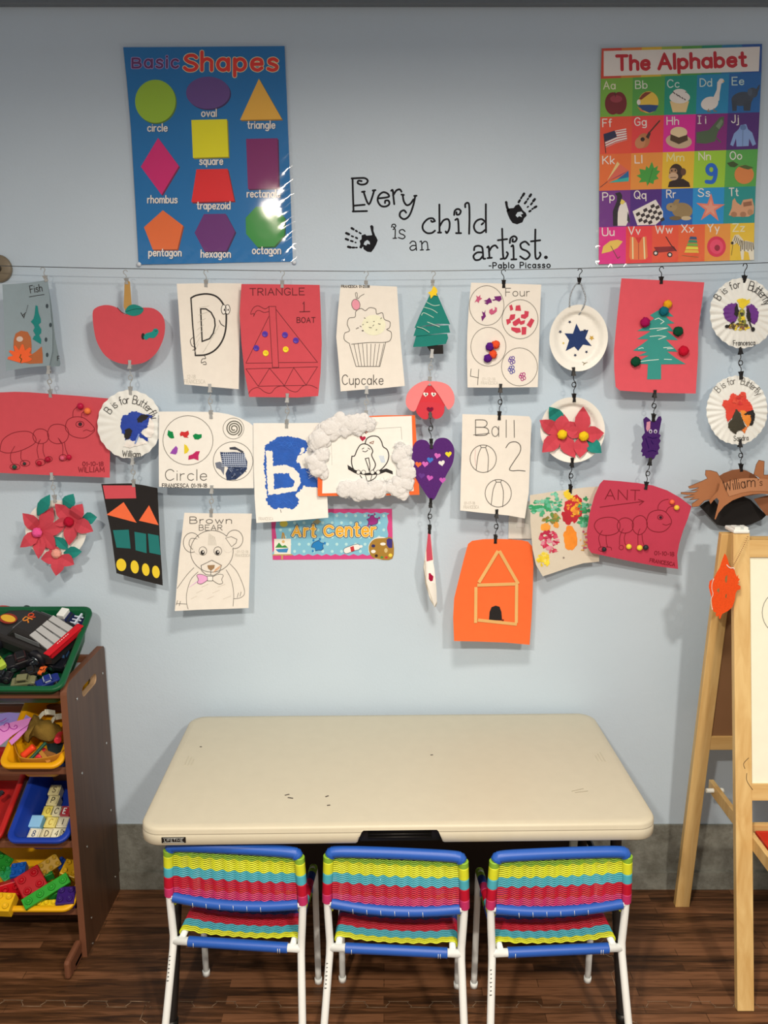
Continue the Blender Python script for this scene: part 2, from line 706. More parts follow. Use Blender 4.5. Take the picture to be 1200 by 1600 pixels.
def floor_mat():
    m = bpy.data.materials.new('wood_print_foam')
    m.use_nodes = True
    nt = m.node_tree
    b = nt.nodes['Principled BSDF']
    tc = nt.nodes.new('ShaderNodeTexCoord')
    br = nt.nodes.new('ShaderNodeTexBrick')
    br.offset = .37
    br.inputs['Scale'].default_value = 1
    br.inputs['Brick Width'].default_value = .42
    br.inputs['Row Height'].default_value = .030
    br.inputs['Mortar Size'].default_value = .0012
    br.inputs['Color1'].default_value = (0, 0, 0, 1)
    br.inputs['Color2'].default_value = (1, 1, 1, 1)
    br.inputs['Mortar'].default_value = (.1, .1, .1, 1)
    nt.links.new(tc.outputs['Object'], br.inputs['Vector'])
    mp = nt.nodes.new('ShaderNodeMapping')
    mp.inputs['Scale'].default_value = (7, 90, 10)
    nt.links.new(tc.outputs['Object'], mp.inputs['Vector'])
    n = nt.nodes.new('ShaderNodeTexNoise')
    n.inputs['Scale'].default_value = 1
    n.inputs['Detail'].default_value = 7
    n.inputs['Distortion'].default_value = .8
    nt.links.new(mp.outputs[0], n.inputs['Vector'])
    mx = nt.nodes.new('ShaderNodeMath')
    mx.operation = 'MULTIPLY_ADD'
    mx.inputs[1].default_value = .42
    nt.links.new(br.outputs['Color'], mx.inputs[0])
    nt.links.new(n.outputs[0], mx.inputs[2])
    col = ramp(nt, [(.36, C('2E1A0C')), (.60, C('4E2F18')), (.90, C('7A4E30'))], mx.outputs[0])
    nt.links.new(col, b.inputs['Base Color'])
    b.inputs['Roughness'].default_value = .5
    b.inputs['Specular IOR Level'].default_value = .35
    bp = nt.nodes.new('ShaderNodeBump')
    bp.inputs['Strength'].default_value = .15
    bp.inputs['Distance'].default_value = .004
    nt.links.new(n.outputs[0], bp.inputs['Height'])
    nt.links.new(bp.outputs[0], b.inputs['Normal'])
    return m


# ------------------------------------------------------------------ setting
mb = MB()
mb.box((0, WALL + .06, 1.30), (5.2, .12, 2.60), wall_mat())
mb.build('wall_back', kind='structure')
mb = MB()
mb.box((0, -.35, -.05), (5.2, 5.6, .10), floor_mat())
seam = M('9A7C5E', 'plastic')


def jig(a, b, n, amp):
    a, b = Vector(a), Vector(b)
    d = (b - a) / n
    nn = Vector((-d.y, d.x, 0)).normalized() * amp
    pts = []
    for i in range(n):
        s_ = 1 if i % 2 else -1
        pts += [a + d * (i + .10) + nn * s_ * .7, a + d * (i + .02) + nn * s_, a + d * (i + .98) + nn * s_, a + d * (i + .90) + nn * s_ * .7]
    return pts


for a, b in (((-2.2, 1.92, .0004), (-.62, 1.90, .0004)), ((-.62, 1.90, .0004), (.64, 1.90, .0004)), ((.64, 1.90, .0004), (1.9, 1.90, .0004)),
             ((.64, 1.90, .0004), (.64, 2.38, .0004)), ((.64, .9, .0004), (.64, 1.9, .0004)), ((-.62, .9, .0004), (-.62, 1.9, .0004))):
    L = (Vector(b) - Vector(a)).length
    pts = jig(a, b, max(3, int(L / .055)), .010)
    mb.tube(pts, .0008, seam, 4)
mb.build('floor', kind='structure')
mb = MB()
mb.box((0, -.35, 2.63), (5.2, 5.6, .06), M('C9CCCC', 'paper'))
mb.build('ceiling', kind='structure')
mb = MB()
mb.box((0, WALL - .004, .110), (5.2, .008, .22), concrete_mat())
mb.box((0, WALL - .010, .030), (5.2, .020, .06), concrete_mat())
mb.build('baseboard_back', kind='structure')
mb = MB()
mb.box((0, WALL - .011, 2.594), (5.2, .022, .022), M('6F7373', 'plastic'), bev=.003)
mb.build('trim_1', kind='structure')

# light switch on the wall, half hidden by the hanging work
sw = thing('light_switch', P(811, 822, WALL), 'white light switch plate on the wall behind the two-ball drawing', 'light switch')
mb = MB()
c0 = P(813, 812, WALL)
mb.box((c0.x, WALL - .003, c0.z), (.070, .006, .115), M('E6DDC8', 'plastic'), bev=.002)
mb.build('switch_plate', sw)
mb = MB()
mb.box((c0.x, WALL - .008, c0.z), (.024, .006, .044), M('F0E8D4', 'gloss'), Matrix.Rotation(.12, 3, 'X'), bev=.0015)
mb.build('rocker', sw)

# ------------------------------------------------------------------ folding table
TZ = .61
tbl = thing('folding_table', (.032, 2.058, 0), 'low beige plastic folding table with black legs against the blue wall', 'table')
tbl.rotation_euler = (0, 0, math.radians(1.1))
TAN = M('CCBC9C', 'plastic', .91)
hx, hy, cr = .61, .302, .050
per = []
for cx, cy, a0 in ((hx - cr, hy - cr, 0), (-hx + cr, hy - cr, 90), (-hx + cr, -hy + cr, 180), (hx - cr, -hy + cr, 270)):
    for k in range(9):
        a = math.radians(a0 + k * 11.25)
        per.append((cx + cr * math.cos(a), cy + cr * math.sin(a), math.cos(a), math.sin(a)))
    if a0 == 180:      # front edge with the notch of the carrying handle
        for x in (-.3, -.104, -.100, -.094, -.090, -.086, .086, .090, .094, .100, .104, .3):
            per.append((x, -hy, 0, -1))


def notch(x, y):
    if y > -hy + .001 or abs(x) > .103:
        return 0
    t = min(1, (.104 - abs(x)) / .018)
    return .034 * t * t * (3 - 2 * t)


prof = [(.020, .000), (.006, -.0006), (.0022, -.0030), (.0, -.0075), (.0, -.0150), (-.0006, -.0162), (.0012, -.0172), (.0, -.0185), (-.001, -.030), (.0, -.0425), (.0025, -.0455), (.010, -.0455)]
mb = MB()
vs_, fs = [], []
for i, (ins, dz) in enumerate(prof):
    for x, y, nx, ny in per:
        z = dz
        n_ = notch(x, y)
        if n_ and dz < -.0075:
            z = max(dz, -.0455 + n_)
        vs_.append((x - nx * ins, y - ny * ins, TZ + z))
N = len(per)
for i in range(len(prof) - 1):
    for k in range(N):
        l = (k + 1) % N
        fs.append([i * N + k, (i + 1) * N + k, (i + 1) * N + l, i * N + l])
mb.add(vs_, fs, TAN, True)
mb.add(vs_[:N], [list(range(N))], TAN)
mb.box((0, 0, TZ - .028), (2 * hx - .04, 2 * hy - .04, .024), TAN)
for sx in (-1, 1):                      # moulded slots near the ends
    for k in range(3):
        mb.box((sx * (.565 - k * .009), .02 - k * .004, TZ + .0004), (.003, .052 - .01 * k, .0012), M('BDAE90', 'plastic'), bev=.0003)
mk = M('4A4036', 'ink')
for px, py, L, a in ((447, 1240, .012, .4), (452, 1245, .014, -.3), (509, 1243, .009, .6), (511, 1257, .008, .2), (316, 1164, .006, 0), (675, 1180, .007, 0.2)):
    p = Pz(px, py, TZ + .0005) - Vector((.032, 2.058, 0))
    mb.box(p, (L, .0035, .0006), mk, Matrix.Rotation(a, 3, 'Z'))
for px, py, a in ((902, 1237, .35), (908, 1240, .2)):
    p = Pz(px, py, TZ + .0005) - Vector((.032, 2.058, 0))
    mb.box(p, (.035, .0012, .0005), M('9C8E74', 'ink'), Matrix.Rotation(a, 3, 'Z'))
mb.build('table_top', tbl, local=True)
BLK = M('16130F', 'plastic')
mb = MB()
mb.box((0, -hy + .022, TZ - .030), (.19, .006, .042), BLK)
for k in range(4):
    mb.tube([(-.075, -hy + .017, TZ - .016 - k * .008), (.075, -hy + .017, TZ - .016 - k * .008)], .0026, BLK, 6)
mb.build('carrying_handle', tbl, 'black ribbed carrying handle set in the notch of the front edge', local=True)
# maker's plate on the front edge
mb = MB()
lx, lz, ly = -.527, TZ - .0295, -hy - .0015
mb.box((lx, ly, lz), (.056, .002, .0145), M('17120E', 'plastic'), bev=.0008)
wht = M('D9D2C0', 'ink')
tx = 0
tot = sum(glyph_strokes(c)[0] + .25 for c in 'LIFETIME') - .25
for ch in 'LIFETIME':
    wd, sts = glyph_strokes(ch)
    for st in sts:
        mb.tube([(lx + ((tx + u) / tot - .5) * .042, ly - .0012, lz + (v - .5) * .0066) for u, v in st], .0004, wht, 4)
    tx += wd + .25
for q in (-1, 1):
    mb.tube([(lx - .024, ly - .0011, lz + q * .0056), (lx + .024, ly - .0011, lz + q * .0056)], .0004, wht, 4)
mb.build('maker_plate', tbl, 'small black plate with white capitals on the front edge', local=True)
LEGB = M('1A1714', 'steel')
for sx in (-1, 1):
    for sy in (-1, 1):
        y0, y1 = (-.135, -.232) if sy < 0 else (.150, .235)
        mb = MB()
        path = smooth([(sx * .562, y0, TZ - .03), (sx * .565, y0, .42), (sx * .568, y0 + (y1 - y0) * .35, .27), (sx * .572, y0 + (y1 - y0) * .7, .13), (sx * .578, y1, .004)], seg=6)
        mb.tube(path, .0145, LEGB, 12)
        mb.cyl((sx * .578, y1, 0), (sx * .577, y1 - (y1 - y0) * .06, .03), .018, BLK, 12)
        mb.build('leg', tbl, local=True)
    for z in (.30, .50):
        mb = MB()
        mb.tube([(sx * .566, -.135 - max(0, .42 - z) * .25, z), (sx * .566, .15 + max(0, .42 - z) * .25, z)], .009, LEGB, 8)
        mb.build('leg_crossbar', tbl, local=True)
    mb = MB()
    mb.tube([(sx * .566, 0, .50), (sx * .30, 0, TZ - .042)], .008, LEGB, 8)
    mb.tube([(sx * .564, -.12, .47), (sx * .33, -.05, TZ - .042)], .006, LEGB, 8)
    mb.build('leg_brace', tbl, local=True)

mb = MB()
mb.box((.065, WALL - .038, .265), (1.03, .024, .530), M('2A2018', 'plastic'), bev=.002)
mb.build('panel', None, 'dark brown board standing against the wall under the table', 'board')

# ------------------------------------------------------------------ woven children's chairs
WHITE = M('E6DFCF', 'plastic')
BLUE, YEL, TEAL, RED, PINK, GRN, NAVY = [M(h, 'cord') for h in ('22539E', 'D8D428', '4CA8AE', 'BC0E28', 'C22E5C', '88AC30', '1C397C')]


def coil(mb, pts, r, mat, pitch=.0034, n=10):
    """wrapped cord: a tube with one bulge per turn"""
    pts = [Vector(p) for p in pts]
    L = [0]
    for a, b in zip(pts, pts[1:]):
        L.append(L[-1] + (b - a).length)
    turns = max(2, int(L[-1] / pitch))
    out, rad = [], []
    j = 0
    for k in range(turns * 2 + 1):
        d = L[-1] * k / (turns * 2)
        while j < len(L) - 2 and d > L[j + 1]:
            j += 1
        t = (d - L[j]) / max(1e-9, L[j + 1] - L[j])
        out.append(pts[j].lerp(pts[j + 1], t))
        rad.append(r * (1.0 if k % 2 else .90))
    mb.tube(out, r, mat, n, rad=rad)


def make_chair(label):
    t = thing('woven_chair', (0, 0, 0), label, 'chair', "children's woven chairs at the table")
    xr = .158
    for s in (-1, 1):
        rear = [(s * .158, 0, .525), (s * .163, .004, .42), (s * .158, .002, .30), (s * .158, -.004, .272), (s * .166, -.046, .13), (s * .173, -.086, .006)]
        mb = MB()
        mb.tube(smooth(rear[:3], seg=4) + smooth(rear[3:], seg=5), .0092, WHITE, 12)
        for k in range(7):             # small print on the tube
            if s < 0:
                z = .255 - k * .009
                mb.box((s * .1605 - .001 - k * .0005, -.0125 - (.272 - z) * .30, z), (.004 if k % 3 else .006, .001, .003), M('6A665E', 'ink'))
        a = mb.build('leg', t, local=True)
        cp = MB()
        cp.cyl((s * .1735, -.0875, 0), (s * .172, -.083, .018), .0112, WHITE, 12)
        cp.build('foot_cap', a, local=True)
        fr = [(s * .157, .225, .004), (s * .156, .212, .25), (s * .156, .206, .345), (s * .156, .195, .371), (s * .156, .170, .379)]
        mb = MB()
        mb.tube(smooth(fr, seg=5), .0085, WHITE, 12)
        a = mb.build('leg', t, local=True)
        cp = MB()
        cp.cyl((s * .157, .2253, 0), (s * .157, .224, .016), .0102, WHITE, 12)
        cp.build('foot_cap', a, local=True)
        mb = MB()
        arm0, arm1 = Vector((s * .156, .190, .3745)), Vector((s * .159, .010, .384))
        seq = [(GRN, .18), (NAVY, .18), (PINK, .16), (RED, .20), (TEAL, .15), (YEL, .13)]
        q = 0
        for m_, fr_ in seq:
            coil(mb, [arm0.lerp(arm1, q), arm0.lerp(arm1, q + fr_)], .0112, m_)
            q += fr_
        mb.build('arm_rest', t, 'arm rail wrapped in green, navy, pink, red, teal and yellow cord', local=True)
    # rails wrapped in blue cord
    mb = MB()
    top = smooth([(-.158, .0, .515), (-.153, .001, .533), (-.138, .001, .541), (-.05, .002, .5425), (.05, .002, .5425), (.138, .001, .541), (.153, .001, .533), (.158, .0, .515)], seg=6)
    coil(mb, top[5:-5], .0142, BLUE)
    mb.build('top_rail', t, 'top rail wrapped in blue cord', local=True)
    mb = MB()
    for s in (-1, 1):
        mb.tube([(s * .164, .003, .404), (s * .148, .001, .404)], .008, WHITE, 8)
    coil(mb, smooth([(-.152, .0, .405), (-.08, -.004, .3985), (0, -.006, .396), (.08, -.004, .3985), (.152, .0, .405)], seg=5), .0128, BLUE)
    for k in range(6):
        x = -.10 + k * .033
        mb.tube([(x, -.0165 - (.1 - abs(x)) * .01, .404), (x + .001, -.0175 - (.1 - abs(x)) * .01, .392)], .0006, WHITE, 4)
    mb.build('back_rail', t, 'lower back rail wrapped in blue cord', local=True)
    mb = MB()
    mb.tube([(-.156, -.001, .287), (.156, -.001, .287)], .0098, WHITE, 12)
    coil(mb, [(-.120, -.001, .287), (.125, -.001, .287)], .0130, BLUE)
    for x in (-.104, .103, .108):
        mb.tube([(x, -.0142, .293), (x, -.0146, .281)], .0007, WHITE, 4)
    mb.build('seat_rail', t, 'rear seat rail with white ends and a blue cord wrap', local=True)
    mb = MB()
    coil(mb, [(-.150, .205, .30), (.150, .205, .30)], .0115, BLUE)
    mb.build('seat_rail', t, local=True)
    # backrest: wavy cords in colour bands
    bands = [('green', GRN, 3), ('yellow', YEL, 6), ('teal', TEAL, 5), ('red', RED, 6), ('pink', PINK, 5)]
    rows = sum(b[2] for b in bands)
    z0, z1 = .532, .406
    r_ = 0
    for nm, m_, n in bands:
        mb = MB()
        za = z0 + (z1 - z0) * r_ / rows
        for i in range(n):
            z = z0 + (z1 - z0) * (r_ + .5) / rows
            pts = []
            for k in range(91):
                u = k / 90
                x = -.150 + .300 * u
                e = min(1, min(u, 1 - u) / .09)
                ph = math.cos(2 * math.pi * 10.5 * (u - .5))
                pts.append((x, 0.001 + .0026 * e * ph, z + e * (.0011 * ph - .004 * (1 - (2 * u - 1) ** 2))))
            mb.tube(pts, .0018, m_, 5, caps=False)
            r_ += 1
        zb = z0 + (z1 - z0) * r_ / rows
        for s in (-1, 1):
            def sx(z):
                return s * (.158 + .005 * max(0, min(1, (.525 - z) / .105)))
            coil(mb, [(sx(za), .0 + .004 * (.53 - za) / .1, za), (sx(zb), .004 * (.53 - zb) / .1, zb)], .0128, m_, n=12)
        mb.build('woven_band', t, '%s band of woven cord in the backrest' % nm, local=True)
    # seat: cords stretched between two side rails
    for s in (-1, 1):
        mb = MB()
        mb.tube([(s * .137, .0, .2925), (s * .137, .205, .297)], .0080, WHITE, 10)
        mb.build('seat_rail', t, local=True)
    bands = [('yellow', YEL, 3), ('teal', TEAL, 4), ('red', RED, 5), ('pink', M('B22350', 'cord'), 2), ('navy', NAVY, 9), ('green', GRN, 6)]
    rows = sum(b[2] for b in bands)
    r_ = 0
    for nm, m_, n in bands:
        mb = MB()
        for i in range(n):
            y = .016 + (.196 - .016) * (r_ + .5) / rows
            pth = smooth([(-.1405, y, .2835), (-.1475, y, .2925), (-.1430, y, .3025), (-.128, y, .3035), (-.10, y, .298), (-.05, y, .2945), (0, y, .2935), (.05, y, .2945), (.10, y, .298), (.128, y, .3035), (.1430, y, .3025), (.1475, y, .2925), (.1405, y, .2835)], seg=8)
            out = []
            for k, p in enumerate(pth):
                u = p[0] / .14
                ph = math.cos(math.pi * 10 * u)
                e = max(0, min(1, (1 - abs(u)) * 5))
                out.append((p[0], p[1] + .0008 * ph * e, p[2] + .0013 * ph * e))
            mb.tube(out, .0021, m_, 5, caps=False)
            r_ += 1
        mb.build('woven_band', t, '%s band of woven cord in the seat' % nm, local=True)
    return t


ch = make_chair('woven cord chair below the black plate at the left end of the table')
spots = [(-.356, 1.768, -5.2, None), (.027, 1.748, -4.0, 'woven cord chair in the middle, below the black handle of the table'),
         (.415, 1.748, 3.6, 'woven cord chair at the right end of the table, nearest the easel')]
for i, (x, y, a, lab) in enumerate(spots):
    o = ch if i == 0 else copy_tree(ch)
    o.location = (x, y, 0)
    o.rotation_euler = (0, 0, math.radians(a))
    if lab:
        o['label'] = lab

# ------------------------------------------------------------------ toy rack with tilted bins
RB = grain_mat('brown_board', '4A2E1C', '5C3C26', 2, 8, 14, .45)
RE = M('70422A', 'wood')
rack = thing('toy_rack', (-1.29, 2.22, 0), 'dark brown wooden toy rack at the left with four rows of tilted bins', 'toy rack')
RXO = -.846                     # outer face of the right side panel


def side_panel(xo, xi):
    """upright side board with rounded corners and a hand hole"""
    f0, b0, z1 = 2.075, 2.382, .824

    def corner(cy, cz, r, a0):
        return [(cy + r * math.cos(math.radians(a0 + k * 15)), cz + r * math.sin(math.radians(a0 + k * 15))) for k in range(7)]
    out = [(f0, 0.0), (2.15, 0), (2.30, 0), (b0, 0)] + corner(b0 - .015, z1 - .015, .015, 0) + corner(f0 + .03, z1 - .03, .03, 90)
    hole = []
    hc, hz, hl, hr = 2.24, .755, .042, .016
    for k in range(13):
        a = math.radians(-90 + k * 15)
        hole.append((hc + hl + hr * math.cos(a), hz + hr * math.sin(a)))
    for k in range(13):
        a = math.radians(90 + k * 15)
        hole.append((hc - hl + hr * math.cos(a), hz + hr * math.sin(a)))
    tr = tessellate_polygon([[Vector((p[0], p[1], 0)) for p in out], [Vector((p[0], p[1], 0)) for p in hole]])
    fl = out + hole
    mb = MB()
    for x in (xo, xi):
        mb.add([(x, p[0], p[1]) for p in fl], [list(t) for t in tr], RB)
    for loop, mat in ((out, RE), (hole, M('B08A62', 'wood'))):
        n = len(loop)
        mb.add([(xo, p[0], p[1]) for p in loop] + [(xi, p[0], p[1]) for p in loop], [[k, (k + 1) % n, n + (k + 1) % n, n + k] for k in range(n)], mat)
    return mb


pan = side_panel(RXO, RXO - .018).build('side_panel', rack)
side_panel(-1.735, -1.717).build('side_panel', rack)
for px, py in ((160, 1052), (120, 1092), (166, 1161), (128, 1208), (173, 1266), (136, 1323), (180, 1370), (182, 1406), (143, 1434), (145, 1474)):
    r = ray(px, py)
    p = CAM + r * ((RXO - CAM.x) / r.x)
    mb = MB()
    mb.cyl(p, p + Vector((.0016, 0, 0)), .0036, M('CDC4B4', 'metal'), 10)
    mb.build('screw', pan, 'small silver bolt head')
for x in (RXO - .022, -1.708):
    mb = MB()
    mb.box((x, 2.030, .030), (.018, .095, .055), RE, bev=.008)
    mb.box((x, 2.20, .012), (.018, .36, .022), RE, bev=.003)
    mb.build('foot', rack)
TILT = math.radians(27)
ROWS = {1: .822, 2: .600, 3: .377, 4: .166}     # height of the front rim of each row
for k, z in ROWS.items():
    for y, dz in ((2.098, -.033), (2.325, .045 if k > 1 else -.02)):
        mb = MB()
        mb.box(((RXO - .018 - 1.717) / 2, y, z + dz), (1.717 - .018 + RXO + .0, .016, .022), RE, bev=.003)
        mb.build('shelf_rail', rack)


def rrect(hx_, hy_, r, z):
    out = []
    for cx, cy, a0 in ((hx_ - r, hy_ - r, 0), (-hx_ + r, hy_ - r, 90), (-hx_ + r, -hy_ + r, 180), (hx_ - r, -hy_ + r, 270)):
        for k in range(6):
            a = math.radians(a0 + k * 18)
            out.append((cx + r * math.cos(a), cy + r * math.sin(a), z))
    return out


BINS = {}


def make_bin(key, hexc, xr, xl, row, label, h=.095, depth=.312, y0=2.052):
    z = ROWS[row]
    c = Vector(((xr + xl) / 2, y0 + depth / 2 * math.cos(TILT), z + depth / 2 * math.sin(TILT)))
    t = thing('toy_bin', c, label, 'bin', 'toy bins in the brown rack')
    t.rotation_euler = (TILT, 0, 0)
    hx_, hy_ = (xr - xl) / 2, depth / 2
    m = M(hexc, 'plastic')
    loops = [rrect(hx_ - .034, hy_ - .034, .02, -h), rrect(hx_ - .016, hy_ - .016, .024, -.014), rrect(hx_ - .002, hy_ - .002, .030, -.013),
             rrect(hx_, hy_, .030, -.010), rrect(hx_, hy_, .030, -.002), rrect(hx_ - .002, hy_ - .002, .029, 0), rrect(hx_ - .013, hy_ - .013, .024, 0),
             rrect(hx_ - .016, hy_ - .016, .022, -.003), rrect(hx_ - .036, hy_ - .036, .018, -h + .004)]
    n = len(loops[0])
    mb = MB()
    vs_ = [p for l in loops for p in l]
    fs = []
    for i in range(len(loops) - 1):
        for k in range(n):
            fs.append([i * n + k, i * n + (k + 1) % n, (i + 1) * n + (k + 1) % n, (i + 1) * n + k])
    mb.add(vs_, fs, m, True)
    mb.add(loops[0], [list(range(n))[::-1]], m)
    mb.add(loops[-1], [list(range(n))], m)
    mb.build('tub', t, local=True)
    R = Matrix.Rotation(TILT, 4, 'X')
    BINS[key] = (Matrix.Translation(c) @ R, R.to_3x3())
    return t


make_bin('green', '084E2A', -.848, -1.275, 1, 'large green bin on the top row of the toy rack, full of toy cars', y0=2.048)
make_bin('yellow', 'DE980A', -.868, -1.040, 2, 'small yellow bin on the second row holding a brown pouch and orange tools')
make_bin('blue', '16358C', -.868, -1.040, 3, 'small blue bin on the third row holding letter blocks')
make_bin('red', 'B3201C', -1.054, -1.226, 3, 'red bin at the left edge of the photo, beside the blue bin')
make_bin('bricks', 'E2A20E', -.868, -1.275, 4, 'large yellow bin on the bottom row, full of big toy bricks')


def onbin(key, px, py, w):
    T, R = BINS[key]
    o, n = T.translation, R @ Vector((0, 0, 1))
    r = ray(px, py)
    p = CAM + r * (((o + n * w - CAM).dot(n)) / r.dot(n))
    return T.inverted() @ p


def toy(name, key, pa, pb, w, label, cat, group=None, roll=0.0, pitch=0.0):
    """root set in a bin; its +x runs from the photo point pa to pb"""
    T, R = BINS[key]
    a, b = onbin(key, *pa, w), onbin(key, *pb, w)
    d = b - a
    t = thing(name, (0, 0, 0), label, cat, group)
    Mx = T @ Matrix.Translation((a + b) / 2) @ Matrix.Rotation(math.atan2(d.y, d.x), 4, 'Z') @ Matrix.Rotation(pitch, 4, 'Y') @ Matrix.Rotation(roll, 4, 'X')
    t.location = Mx.translation
    t.rotation_euler = Mx.to_euler()
    return t, d.length


def loft(mb, secs, mat, sm=True):
    """secs: (x, half width, z0, z1, corner) cross-sections along x"""
    ring = []
    for x, hw, z0, z1, c in secs:
        c = min(c, hw * .9, (z1 - z0) * .45)
        ring.append([(x, -hw + c * .3, z0), (x, hw - c * .3, z0), (x, hw, z0 + c * .3), (x, hw, z1 - c), (x, hw - c * .35, z1 - c * .3), (x, hw - c, z1), (x, -hw + c, z1), (x, -hw + c * .35, z1 - c * .3), (x, -hw, z1 - c), (x, -hw, z0 + c * .3)])
    n = 10
    vs_ = [p for r in ring for p in r]
    fs = []
    for i in range(len(ring) - 1):
        for k in range(n):
            fs.append([i * n + k, i * n + (k + 1) % n, (i + 1) * n + (k + 1) % n, (i + 1) * n + k])
    fs.append(list(range(n))[::-1])
    fs.append([(len(ring) - 1) * n + k for k in range(n)])
    mb.add(vs_, fs, mat, False)


TYRE = M('17161A', 'plastic')
CHROME = M('B8B8B4', 'metal')


def car(key, pa, pb, w, label, hexb, win='2A2E34', stripe=None, wheel=.19, tall=.36, wid=.46, cab=(.30, .74), group='toy cars in the green bin', roll=0, pitch=0, truck=False, L=None, rear=.10):
    t, L0 = toy('toy_truck' if truck else 'toy_car', key, pa, pb, w, label, 'toy truck' if truck else 'toy car', group, roll, pitch)
    L = L or L0
    B = M(hexb, 'gloss')
    W, H = L * wid / 2, L * tall
    g = L * wheel * .45
    mb = MB()
    hb = H * .55
    loft(mb, [(-L * .5, W * .78, g * .9, g + hb * .62, L * .04), (-L * .46, W * .94, g * .6, g + hb * .82, L * .05), (-L * .2, W, g * .5, g + hb * .95, L * .05), (L * .1, W, g * .5, g + hb, L * .05),
              (L * .4, W * .98, g * .6, g + hb * .98, L * .05), (L * .5, W * .88, g * .9, g + hb * .8, L * .04)], B)
    mb.build('body', t, local=True)
    c0, c1 = -L * .5 + L * cab[0], -L * .5 + L * cab[1]
    cm = MB()
    loft(cm, [(c0, W * .80, g + hb * .8, g + hb * .98, L * .02), (c0 + L * .10, W * .74, g + hb * .8, g + H, L * .05), (c1 - L * (rear - .01), W * .74, g + hb * .8, g + H, L * .05), (c1, W * .80, g + hb * .8, g + hb * .98, L * .02)], B)
    cabo = cm.build('cabin', t, local=True)
    wm = MB()
    G = M(win, 'gloss')
    hm = g + hb + (H - hb) * .42
    for sy in (-1, 1):
        wm.box(((c0 + c1) / 2, sy * W * .775, hm), ((c1 - c0) * .55, L * .006, (H - hb) * .5), G)
    wm.bar((c0 + L * .015, 0, g + hb * 1.02), (c0 + L * .085, 0, g + H * .95), L * .008, W * 1.25, G, (0, 1, 0))
    wm.bar((c1 - L * .015, 0, g + hb * 1.02), (c1 - L * (rear - .02), 0, g + H * .95), L * .008, W * 1.25, G, (0, 1, 0))
    wm.build('window', cabo, local=True)
    for sx in (-1, 1):
        for sy in (-1, 1):
            r = L * wheel / 2 * 1.15
            wl = MB()
            c = Vector((sx * L * .31, sy * W * .98, r))
            lathe(wl, [(0, -.5), (.7, -.5), (1, -.35), (1, .35), (.7, .5), (0, .5)], (0, 0, 0), TYRE, 16)
            wl.v = [Vector((v.x * r, v.z * L * .075, v.y * r)) + c for v in wl.v]
            wo = wl.build('wheel', t, local=True)
            hb_ = MB()
            hb_.cyl(c + Vector((0, sy * L * .036, 0)), c + Vector((0, sy * L * .044, 0)), r * .5, CHROME, 10)
            hb_.build('hub', wo, local=True)
    if truck:
        for sx, fz in ((1, .5), (-1, .4)):
            bm_ = MB()
            bm_.box((sx * L * .49, 0, g + hb * fz), (L * .04, W * 1.9, hb * .3), CHROME, bev=L * .006)
            bm_.build('bumper', t, local=True)
    return t, L, W, H, g, hb


for pa, pb, w_, h_, lab in (((26, 1040), (44, 1012), -.070, '1A1A1C', 'black toy truck buried under the race car in the green bin'), ((60, 1036), (92, 1044), -.068, '20242C', 'charcoal toy truck between the race car and the front rim'),
                            ((34, 1062), (66, 1050), -.066, '26221E', 'dark brown toy truck behind the olive jeep'), ((-20, 1000), (4, 1018), -.05, '2A2A2C', 'black toy truck at the left edge below the blue wing')):
    car('green', pa, pb, w_, lab, h_, '3A3C40', wheel=.34, tall=.42, truck=True)
# the big black stock car lying on top
t, L, W, H, g, hb = car('green', (4, 983), (108, 1026), -.052, 'large black toy race car with red rear wing and grey stripes on the green bin', '2B2724', '6E6C68', cab=(.34, .97), tall=.26, wid=.52, roll=-.06, rear=.30)
mb = MB()
mb.box((L * .49, 0, g + hb * 1.22), (L * .085, W * 2.05, L * .014), M('C01A22', 'gloss'), bev=L * .004)
mb.box((L * .50, 0, g + hb * .98), (L * .05, W * 1.8, L * .09), M('C01A22', 'gloss'), bev=L * .01)
ww = M('EFE4D6', 'ink')
for k in range(6):          # small white lettering strip on the wing
    mb.box((L * .49, (k - 2.5) * W * .12, g + hb * 1.22 + L * .0085), (L * .030, W * .075, L * .002), ww, Matrix.Rotation(.3, 3, 'Z'))
mb.build('rear_wing', t, 'red rear wing with small white lettering', local=True)
mb = MB()
for k in range(4):
    mb.bar((L * .19, (k - 1.5) * W * .36, g + H * 1.0), (L * .44, (k - 1.5) * W * .40, g + hb * 1.16), L * .022, W * .31, M('A9A49A', 'plastic'), (0, 1, 0), bev=L * .002)
mb.build('stripes', t, 'light grey slats over the rear window', local=True)
mb = MB()
zz = g + hb * 1.0
for k, (m_, rx, ry, dz) in enumerate(((M('8A2A1C', 'ink'), .115, .078, 0), (M('D9A32C', 'ink'), .10, .05, .003))):
    pts = [(-L * .34 + L * rx * math.cos(a * math.pi / 12), L * ry * math.sin(a * math.pi / 12), zz + L * (dz + .004)) for a in range(24)]
    mb.add(pts, [list(range(24))], m_)
mb.build('emblem', t, 'red and gold oval printed on the bonnet', local=True)
mb = MB()
for ch_, dy in (('9', .05), ('5', -.05)):
    pass
for st in glyph_strokes('R')[1]:
    mb.tube([(-L * .02 - (v - .5) * L * .10, -(u - .25) * L * .12, g + H * 1.005) for u, v in st], L * .008, M('D9822C', 'ink'), 4)
for st in glyph_strokes('9')[1]:
    mb.tube([(-L * .02 - (v - .5) * L * .10, -(u - .25) * L * .12 + L * .075, g + H * 1.005) for u, v in st], L * .008, M('C9461F', 'ink'), 4)
mb.build('roof_mark', t, 'orange number printed on the roof', local=True)

